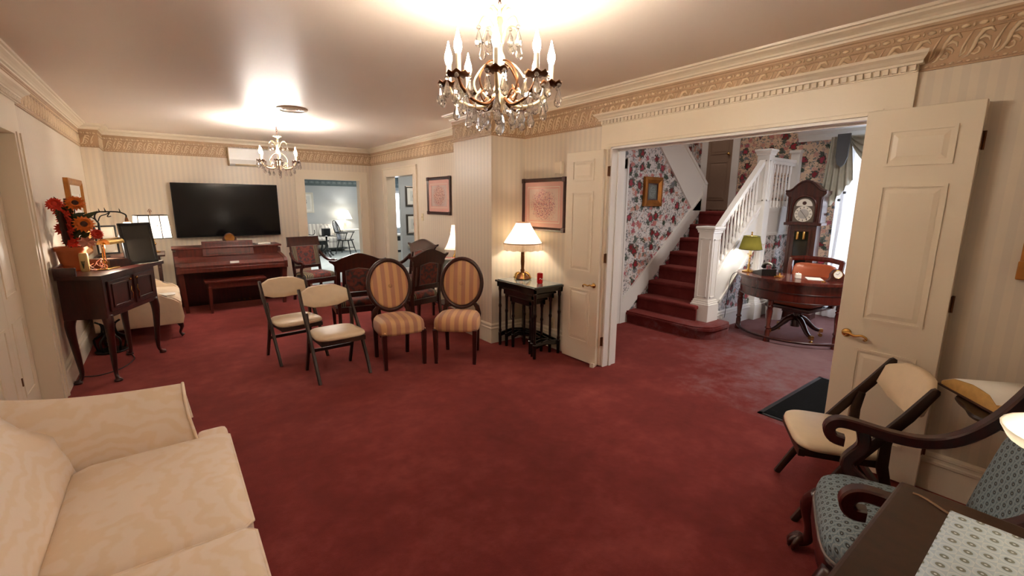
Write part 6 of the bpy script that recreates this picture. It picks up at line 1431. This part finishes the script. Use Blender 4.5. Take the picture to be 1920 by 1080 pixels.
# far arm: swept, flaring outwards at the top
def sofa_arm(sg):
    bm = B(); rings = []
    n = 16
    for i in range(n+1):
        t_ = i/n; y = -0.335+0.76*t_
        zt = 0.685+0.03*t_+0.085*t_**3 
        if t_ < 0.12: pass
        fl = 0.0
        sec = [(1.275, 0.18), (1.285, 0.34), (1.28, 0.46), (1.31, 0.56), (1.375, zt-0.055), (1.45, zt-0.008), (1.49, zt), (1.513, zt-0.02), (1.505, zt-0.08), (1.47, 0.56), (1.45, 0.46), (1.44, 0.34), (1.44, 0.18)]
        rings.append([bm.verts.new((sg*x, y-0.05*max(0, (0.62-z)/0.3)*(1-t_)**4, z)) for x, z in sec])
    grid_faces(bm, rings); o = obj('arm', bm, 'damask', SO, S)
    fr = [v for v in ((1.275, 0.34), (1.28, 0.46), (1.31, 0.56), (1.375, 0.63), (1.45, 0.677), (1.49, 0.685), (1.515, 0.665), (1.51, 0.605), (1.44, 0.50))]
    bm = B(); tube(bm, [(sg*x, -0.338-0.05*max(0, (0.62-z)/0.3), z) for x, z in fr], 0.008, 6); obj('welt', bm, 'damask', o, PI)
sofa_arm(1); sofa_arm(-1)
for x in (-1.28, 1.28):
    for y in (-0.36, 0.34): bm = B(); rbar(bm, (x, y, 0.17), (x, y, 0.0), 0.06, 0.06, (0, 1, 0), 0.6); obj('leg', bm, 'mahogany', SO)
# ================================================================== RIGHT FOREGROUND
# blue patterned armchair, faces local -Y
BA = thing('blue_armchair', 'dark scroll arm chair in blue patterned fabric with claw feet', 'armchair', (2.15, 0.31, 0), PI+0.40)
outl = [(x*(1.0-0.10*(y+0.26)/0.52), y) for x, y in superpts(0.295, 0.27, 0.42)]
bm = B(); pad(bm, outl, [(0.95, 0.345), (1.0, 0.355), (1.0, 0.40), (0.97, 0.43), (0.88, 0.455), (0.65, 0.472), (0.3, 0.48), (0.05, 0.482)], MX((0, 0, 0))); st = obj('seat', bm, 'blue_fabric', BA, PI)
bm = B(); tube(bm, [(x*1.005, y*1.005, 0.352) for x, y in outl], 0.006, 5, closed=True); obj('piping', bm, 'welt_grey', st, PI)
bm = B(); pad(bm, outl, [(0.98, 0.255), (1.02, 0.265), (1.03, 0.34), (1.0, 0.352)], None); obj('seat_rail', bm, 'mahogany', BA, S)
bm = B(); rings = []
for z, w, y, th in ((0.43, 0.22, 0.24, 0.05), (0.55, 0.235, 0.275, 0.07), (0.75, 0.245, 0.325, 0.075), (0.92, 0.235, 0.37, 0.06), (1.0, 0.20, 0.39, 0.03)):
    rings.append([bm.verts.new((x*w, y+yy*th/2, z)) for x, yy in superpts(1, 1, 0.5, 24)])
grid_faces(bm, rings); obj('backrest', bm, 'blue_fabric', BA, PI)
for sx in (-1, 1):
    bm = B(); pts = catmull([(sx*0.285, -0.175, 0.60), (sx*0.295, -0.215, 0.605), (sx*0.30, -0.235, 0.64), (sx*0.30, -0.215, 0.675), (sx*0.30, -0.16, 0.682), (sx*0.305, -0.02, 0.66), (sx*0.305, 0.10, 0.662), (sx*0.295, 0.20, 0.71), (sx*0.275, 0.29, 0.82), (sx*0.262, 0.36, 0.96), (sx*0.25, 0.41, 1.10)], 4); path_bar(bm, pts, 0.048, 0.05, (1, 0, 0)); obj('arm', bm, 'mahogany', BA, S)
    bm = B(); path_bar(bm, catmull([(sx*0.30, -0.11, 0.655), (sx*0.315, -0.10, 0.58), (sx*0.31, -0.15, 0.48), (sx*0.285, -0.06, 0.40), (sx*0.28, 0.0, 0.34)], 4), 0.05, 0.045, (1, 0, 0)); obj('arm_support', bm, 'mahogany', BA, S)
    bm = B(); path_bar(bm, [(sx*0.24, 0.25, 0.30), (sx*0.235, 0.29, 0.15), (sx*0.23, 0.36, 0.0)], 0.05, 0.05, (1, 0, 0)); obj('leg', bm, 'mahogany', BA, S)
    bm = B(); pts = catmull([(sx*0.255, -0.23, 0.31), (sx*0.285, -0.27, 0.24), (sx*0.275, -0.25, 0.13), (sx*0.275, -0.26, 0.06), (sx*0.28, -0.29, 0.035)], 4); tube(bm, pts, [0.045-0.021*min(1, i/10) for i in range(len(pts))], 9); lg = obj('leg', bm, 'mahogany', BA, PI)
    for k in range(4):
        a = -PI/2+(k-1.5)*0.55; c, s_ = math.cos(a), math.sin(a); bm = B(); x0, y0 = sx*0.278, -0.275
        tube(bm, catmull([(x0, y0, 0.055), (x0+0.025*c, y0+0.025*s_, 0.06), (x0+0.05*c, y0+0.05*s_, 0.035), (x0+0.058*c, y0+0.058*s_, 0.008)], 3), [0.018, 0.018, 0.017, 0.017, 0.016, 0.015, 0.014, 0.012, 0.009, 0.006], 7); obj('claw', bm, 'mahogany', lg, PI)
bm = B(); up = catmull([(-0.27, 1.06, 0), (-0.16, 1.10, 0), (0, 1.15, 0), (0.16, 1.10, 0), (0.27, 1.06, 0)], 5); poly = [(p.x, p.y) for p in up]+[(0.25, 0.985), (-0.25, 0.985)]
vv = prism(bm, poly, -0.02, 0.02)
for v in vv:
    a, b, c = v.co; v.co = Vector((a, 0.39+0.15*(b-1.0)+c, b))
obj('crest_rail', bm, 'mahogany', BA)
# near table with runner
NT_ = thing('near_table', 'dark brown wooden table in the bottom right corner', 'table', (1.02, -0.17, 0), 0.0)
ZT = 0.84
bm = B(); box(bm, -0.42, 0.655, -0.43, 0.435, ZT-0.035, ZT, 0.012, 3); obj('table_top', bm, 'table_brown', NT_)
bm = B(); box(bm, -0.36, 0.60, -0.37, 0.375, ZT-0.12, ZT-0.035); obj('apron', bm, 'table_brown', NT_)
bm = B(); tube(bm, catmull([(0.60, 0.395, ZT+0.001), (0.598, 0.37, ZT+0.0015), (0.56, 0.31, ZT+0.0015), (0.55, 0.255, ZT+0.001)], 5), 0.006, 5, flat=0.25); obj('pale_line', bm, plain('line_brown', srgb(120, 92, 66), 0.5), NT_, PI)  # thin curved line, paler than the table top
for x, y in ((-0.33, -0.34), (0.57, -0.34), (-0.33, 0.345), (0.57, 0.345)): bm = B(); rbar(bm, (x, y, ZT-0.1), (x, y, 0), 0.06, 0.06, (0, 1, 0), 0.65); obj('leg', bm, 'table_brown', NT_)
bm = B(); NXr, NYr = 30, 24; g = []
for i in range(NXr+1):
    g.append([bm.verts.new((0.72+(1.60-0.72)*i/NXr, -0.56+(0.143+0.56)*j/NYr, ZT+0.004+0.0006*math.sin(i*1.7)*math.sin(j*1.3))) for j in range(NYr+1)])
for i in range(NXr):
    for j in range(NYr): bm.faces.new((g[i][j], g[i+1][j], g[i+1][j+1], g[i][j+1]))
r = bmesh.ops.extrude_face_region(bm, geom=list(bm.faces)); 
for v in [x for x in r['geom'] if isinstance(x, bmesh.types.BMVert)]: v.co.z -= 0.003
o = obj('table_runner', bm, 'runner_fabric', None, PI); tag(o, 'pale blue patterned cloth laid on the near brown table', 'tablecloth')
# glass bowl lamp at the right edge
t = thing('bowl_lamp', 'lit lamp with an upturned cream glass bowl at the right edge', 'lamp', (1.60, -0.062, ZT+0.007), 0)
bm = B(); lathe(bm, [(0, 0), (0.06, 0), (0.062, 0.01), (0.02, 0.025), (0.012, 0.05), (0.018, 0.10), (0.010, 0.14), (0.010, 0.22), (0.02, 0.235), (0, 0.24)], 16); obj('base', bm, 'brass', t, S)
bm = B(); lathe(bm, [(0.0, 0.222), (0.03, 0.224), (0.09, 0.238), (0.140, 0.258), (0.155, 0.285), (0.150, 0.285), (0.134, 0.261), (0.085, 0.245), (0.03, 0.232), (0, 0.23)], 28, cap=False); obj('bowl_shade', bm, 'shade_white', t, PI)
bm = B(); bmesh.ops.create_uvsphere(bm, u_segments=12, v_segments=8, radius=0.018, matrix=MX((0, 0, 0.272))); obj('bulb', bm, 'bulb_glow', t, PI); point_light('bowl_lamp_light', (0, 0, 0.285), 0.7, WARM, 0.02, t)
# book stand and book
t = thing('book_stand', 'dark pie crust pedestal stand against the wall right of the open door', 'stand', (2.91, 0.04, 0), 0.75)
bm = B(); outl = []
for i in range(72):
    a = 2*PI*i/72; rr = 0.29+0.012*math.cos(a*8); outl.append((rr*math.cos(a), 0.9*rr*math.sin(a)))
pad(bm, outl, [(0.80, 0.715), (0.97, 0.728), (1.0, 0.742), (0.985, 0.752), (0.93, 0.748), (0.3, 0.747)]); obj('top', bm, 'dark_walnut', t, S)
bm = B(); lathe(bm, [(0.0, 0.12), (0.05, 0.12), (0.055, 0.20), (0.03, 0.26), (0.045, 0.34), (0.025, 0.45), (0.03, 0.60), (0.06, 0.70), (0, 0.72)], 16); obj('pedestal', bm, 'dark_walnut', t, PI)
for k in range(3):
    a = 2*PI*k/3+0.4; c, s_ = math.cos(a), math.sin(a); bm = B(); tube(bm, bez((0.02*c, 0.02*s_, 0.18), (0.14*c, 0.14*s_, 0.19), (0.14*c, 0.14*s_, 0.03), (0.27*c, 0.27*s_, 0.02), 8), [0.03-0.0016*i for i in range(9)], 8); obj('leg', bm, 'dark_walnut', t, PI)
BK = thing('open_book', 'large open book with tan page edges on the pedestal stand', 'book', (2.91, 0.04, 0.753), PI+0.707)
for sx in (-1, 1):
    bm = B(); pr = [(0.0, 0.0), (sx*0.205, 0.0), (sx*0.205, 0.012), (sx*0.16, 0.040), (sx*0.09, 0.052), (sx*0.03, 0.045), (0.0, 0.022)]
    if sx < 0: pr = pr[::-1]
    vv = prism(bm, pr, 0, 1)
    for v in vv:
        a, b, c = v.co; v.co = Vector((a*1.65, -0.18+0.36*c, b*1.35+0.008))
    pb = obj('page_block', bm, 'tan_pages', BK)
    bm = B(); cur = [(sx*0.004, 0.0265), (sx*0.03, 0.0472), (sx*0.06, 0.0520), (sx*0.09, 0.0542), (sx*0.125, 0.0486), (sx*0.16, 0.0424), (sx*0.203, 0.0150)]
    rw = [[bm.verts.new((x*1.65, y, z*1.35+0.008)) for x, z in cur] for y in (-0.178, 0.178)]
    for i in range(len(cur)-1): bm.faces.new((rw[0][i], rw[0][i+1], rw[1][i+1], rw[1][i]))
    r = bmesh.ops.extrude_face_region(bm, geom=list(bm.faces))
    for v in [x for x in r['geom'] if isinstance(x, bmesh.types.BMVert)]: v.co.z -= 0.0012
    obj('page', bm, 'paper', pb, PI)
    bm = B()
    for col in (0.045, 0.115):
        for k in range(16):
            y = -0.14+k*0.018; zz = 0.062 if col < 0.1 else 0.0575
            x0, x1 = sx*col, sx*(col+0.055)
            z0 = 0.0595 if col < 0.1 else 0.0590; z1 = 0.0618 if col < 0.1 else 0.0495
    bm.free()
bm = B(); box(bm, -0.355, 0.355, -0.19, 0.19, 0.0, 0.008, 0.002, 1); obj('cover', bm, 'leaf_brown', BK)
# ================================================================== ROOMS BEYOND
PS = thing('striped_sofa', 'pale striped sofa far away in the blue grey room', 'sofa', (3.72, 15.85, 0), 0)
bm = B(); box(bm, -0.95, 0.95, -0.36, 0.36, 0.14, 0.34, 0.02, 2); obj('seat_base', bm, 'sofa_stripe', PS, S)
for x in (-0.42, 0.42): bm = B(); cushion(bm, 0.82, 0.66, 0.16, 0.25, 5, MX((x, -0.06, 0.40)), 0.02); obj('seat_cushion', bm, 'sofa_stripe', PS, PI)
bm = B(); cushion(bm, 1.7, 0.2, 0.50, 0.35, 6, MX((0, 0.30, 0.66), rx=-0.12)); obj('backrest', bm, 'sofa_stripe', PS, PI)
for sx in (-1, 1):
    bm = B(); box(bm, sx*0.9-0.08, sx*0.9+0.08, -0.38, 0.36, 0.14, 0.55, 0.03, 2); lathe(bm, [(0, -0.38), (0.10, -0.375), (0.10, 0.36), (0, 0.365)], 16, MX((sx*0.92, 0, 0.56), rx=-PI/2)); obj('arm', bm, 'sofa_stripe', PS, S)
bm = B(); cushion(bm, 0.42, 0.13, 0.40, 0.55, 5, MX((0.52, 0.10, 0.66), rx=-0.35, ry=0.35)); o = obj('throw_pillow', bm, 'sofa_stripe', PS, PI)
CTb = thing('coffee_table', 'black coffee table in front of the striped sofa', 'table', (3.45, 15.0, 0), 0); bm = B(); prism(bm, superpts(0.62, 0.30, 0.6), 0.42, 0.45); obj('table_top', bm, 'black_lacquer', CTb, S); bm = B(); prism(bm, superpts(0.55, 0.24, 0.5), 0.32, 0.42); obj('apron', bm, 'black_lacquer', CTb, S)
for sx in (-1, 1):
    for sy in (-1, 1): bm = B(); tube(bm, catmull([(sx*0.42, sy*0.18, 0.36), (sx*0.47, sy*0.21, 0.28), (sx*0.43, sy*0.19, 0.12), (sx*0.46, sy*0.21, 0.02)], 4), 0.025, 7); obj('leg', bm, 'black_lacquer', CTb, PI)
t = thing('candelabrum', 'thin iron candelabrum standing on the black coffee table', 'candelabrum', (3.45, 14.95, 0.45), 0); bm = B(); lathe(bm, [(0, 0), (0.09, 0), (0.05, 0.03), (0.012, 0.06), (0.010, 0.42), (0, 0.43)], 10); obj('stem', bm, 'black_iron', t, S)
for sx in (-1, 1): bm = B(); tube(bm, catmull([(0, 0, 0.20), (sx*0.12, 0, 0.17), (sx*0.2, 0, 0.22), (sx*0.2, 0, 0.33)], 4), 0.010, 6); obj('arm', bm, 'black_iron', t, PI)
t = thing('tripod_table', 'small black tripod table standing in the far doorway', 'table', (3.82, 14.30, 0), 0); bm = B(); lathe(bm, [(0, 0.62), (0.20, 0.62), (0.205, 0.635), (0.20, 0.645), (0, 0.645)], 24); obj('table_top', bm, 'black_lacquer', t, S); bm = B(); lathe(bm, [(0.0, 0.14), (0.04, 0.15), (0.03, 0.25), (0.045, 0.32), (0.022, 0.42), (0.03, 0.62)], 12); obj('pedestal', bm, 'black_lacquer', t, PI)
for k in range(3):
    a = 2*PI*k/3+0.6; c, s_ = math.cos(a), math.sin(a); bm = B(); tube(bm, bez((0.02*c, 0.02*s_, 0.2), (0.15*c, 0.15*s_, 0.22), (0.14*c, 0.14*s_, 0.03), (0.27*c, 0.27*s_, 0.02), 8), 0.022, 7); obj('leg', bm, 'black_lacquer', t, PI)
bm = B(); t = thing('black_planter', 'square black box standing on the small tripod table', 'box', (3.82, 14.30, 0.645), 0.2); box(bm, -0.10, 0.10, -0.08, 0.08, 0, 0.20, 0.006, 1); obj('box_body', bm, 'black_plastic', t); bm = B(); box(bm, -0.105, 0.105, -0.085, 0.085, 0.19, 0.205, 0.003, 1); obj('lid', bm, 'black_plastic', t)
WC = thing('windsor_chair', 'black spindle back armchair seen through the far doorway', 'chair', (4.55, 14.85, 0), 0.9)
bm = B(); pad(bm, superpts(0.26, 0.24, 0.7), [(0.9, 0.42), (1.0, 0.43), (1.0, 0.45), (0.95, 0.458), (0.2, 0.45)]); obj('seat', bm, 'black_lacquer', WC, S)
bm = B(); tube(bm, catmull([(-0.30, -0.20, 0.68), (-0.30, 0.05, 0.68), (-0.20, 0.24, 0.69), (0, 0.29, 0.69), (0.20, 0.24, 0.69), (0.30, 0.05, 0.68), (0.30, -0.20, 0.68)], 4), 0.018, 7); obj('arm_rail', bm, 'black_lacquer', WC, PI)
bm = B(); tube(bm, catmull([(-0.22, 0.23, 0.69), (-0.20, 0.29, 0.88), (-0.10, 0.33, 1.02), (0, 0.34, 1.05), (0.10, 0.33, 1.02), (0.20, 0.29, 0.88), (0.22, 0.23, 0.69)], 4), 0.016, 7); obj('hoop', bm, 'black_lacquer', WC, PI)
for k in range(7):
    x = -0.15+k*0.05; bm = B(); tube(bm, [(x*0.8, 0.19, 0.45), (x, 0.31, 1.03-abs(x)*0.55)], 0.008, 6); obj('spindle', bm, 'black_lacquer', WC)
for sx in (-1, 1):
    bm = B(); tube(bm, [(sx*0.22, -0.08, 0.45), (sx*0.30, -0.17, 0.68)], 0.014, 6); obj('arm_post', bm, 'black_lacquer', WC)
    for sy in (-1, 1): bm = B(); tube(bm, [(sx*0.15, sy*0.14, 0.44), (sx*0.25, sy*0.24, 0)], [0.020, 0.014], 7); obj('leg', bm, 'black_lacquer', WC)
bm = B(); tube(bm, [(-0.2, -0.19, 0.18), (-0.2, 0.19, 0.18)], 0.012, 6); tube(bm, [(0.2, -0.19, 0.18), (0.2, 0.19, 0.18)], 0.012, 6); tube(bm, [(-0.2, 0, 0.18), (0.2, 0, 0.18)], 0.012, 6); obj('stretcher', bm, 'black_lacquer', WC)
t = thing('white_cabinet', 'small white cloth covered table holding the far lamp', 'table', (5.10, 16.0, 0), 0); bm = B(); box(bm, -0.33, 0.33, -0.27, 0.27, 0.0, 0.68, 0.01, 1); obj('cabinet_body', bm, 'paper', t); bm = B(); box(bm, -0.35, 0.35, -0.29, 0.29, 0.68, 0.71, 0.006, 1); obj('top', bm, 'paper', t)
t = thing('far_table_lamp', 'lit white shade lamp in the blue grey room', 'lamp', (4.92, 15.98, 0.71), 0); bm = B(); lathe(bm, [(0, 0), (0.07, 0), (0.05, 0.03), (0.06, 0.10), (0.03, 0.15), (0.05, 0.22), (0.015, 0.28), (0.012, 0.42), (0, 0.42)], 14); obj('base', bm, 'mat_white', t, PI); bm = B(); lathe(bm, [(0.24, 0.36), (0.11, 0.64)], 24, cap=False); obj('shade', bm, 'shade_white', t, S); bm = B(); lathe(bm, [(0, 0.42), (0.02, 0.44), (0.03, 0.48), (0, 0.54)], 10); obj('bulb', bm, 'bulb_glow', t, PI); point_light('far_table_lamp_light', (0, 0, 0.50), 4.5, (1, 0.95, 0.88), 0.04, t)
picture('framed_print', 'pale framed print on the blue grey wall', 0.62, 0.66, 0.05, 'mat_white', 'art_mono', 0.06, 'paper', (3.70, YP-0.002, 1.61), 0, 0.03)
t = thing('display_cabinet', 'dark framed cabinet with white papers beside the far lamp', 'cabinet', (5.80, 16.12, 0), 0); bm = B(); box(bm, -0.30, 0.30, -0.16, 0.16, 0, 1.55, 0.01, 1); obj('cabinet_body', bm, 'mahogany', t)
for z in (0.82, 1.18): bm = B(); box(bm, -0.22, 0.24, -0.168, -0.158, z, z+0.30); obj('paper_panel', bm, 'paper', t)
# side passage
picture('framed_print', 'upper of two grey framed prints in the side passage', 0.42, 0.44, 0.04, 'steel', 'art_mono', 0.07, 'paper', (4.52, 9.598, 1.78), 0, 0.025)
picture('framed_print', 'lower of two grey framed prints in the side passage', 0.42, 0.44, 0.04, 'steel', 'art_mono', 0.07, 'paper', (4.52, 9.598, 1.16), 0, 0.025)
t = thing('night_light', 'tiny white night light plugged in the passage wall', 'night light', (4.36, 9.60, 0.66), 0); bm = B(); box(bm, -0.03, 0.03, -0.012, 0, -0.05, 0.05, 0.003, 1); obj('plate', bm, 'white_plastic', t); bm = B(); lathe(bm, [(0, 0), (0.03, 0.005), (0.032, 0.05), (0.02, 0.07), (0, 0.072)], 12, MX((0, -0.04, 0))); obj('lamp_cover', bm, 'shade_white', t, PI)
t = thing('passage_sideboard', 'black sideboard seen through the narrow doorway', 'sideboard', (4.72, 11.4, 0), 0); bm = B(); box(bm, -0.45, 0.45, -0.25, 0.25, 0.02, 0.78, 0.01, 1); obj('cabinet_body', bm, 'black_lacquer', t); bm = B(); box(bm, -0.48, 0.48, -0.27, 0.27, 0.78, 0.81, 0.005, 1); obj('top', bm, 'paper', t)
for k, z in enumerate((0.12, 0.42)): bm = B(); box(bm, -0.36, 0.36, -0.27, -0.25, z, z+0.24, 0.006, 1); obj('drawer', bm, 'paper', t)
t = thing('coffee_maker', 'black coffee machine standing on the passage sideboard', 'coffee machine', (4.66, 11.35, 0.81), 0.1); bm = B(); box(bm, -0.08, 0.08, -0.1, 0.1, 0, 0.03, 0.005, 1); box(bm, -0.08, 0.08, 0.02, 0.1, 0.03, 0.34, 0.008, 1); box(bm, -0.085, 0.085, -0.1, 0.1, 0.27, 0.36, 0.012, 2); obj('body', bm, 'black_plastic', t); bm = B(); lathe(bm, [(0, 0.03), (0.055, 0.035), (0.06, 0.10), (0.045, 0.17), (0, 0.175)], 14, MX((0, -0.035, 0))); obj('carafe', bm, 'steel', t, PI)
W2 = sgroup('window_2', 'bright tall window far down the passage'); bm = B()
for a in ((6.5, 6.56, 0.7, 2.0), (7.7, 7.76, 0.7, 2.0), (6.5, 7.76, 1.96, 2.06), (6.5, 7.76, 0.66, 0.72), (7.1, 7.14, 0.7, 2.0)): box(bm, a[0], a[1], YP-0.05, YP, a[2], a[3])
obj('window_frame', bm, 'white_paint', W2); bm = B(); box(bm, 6.56, 7.7, YP-0.012, YP-0.004, 0.72, 1.96); obj('pane', bm, plain('bright_pane', (0.8, 0.88, 1, 1), 0.2, emit=(0.80, 0.88, 1.0, 2.2)), W2)
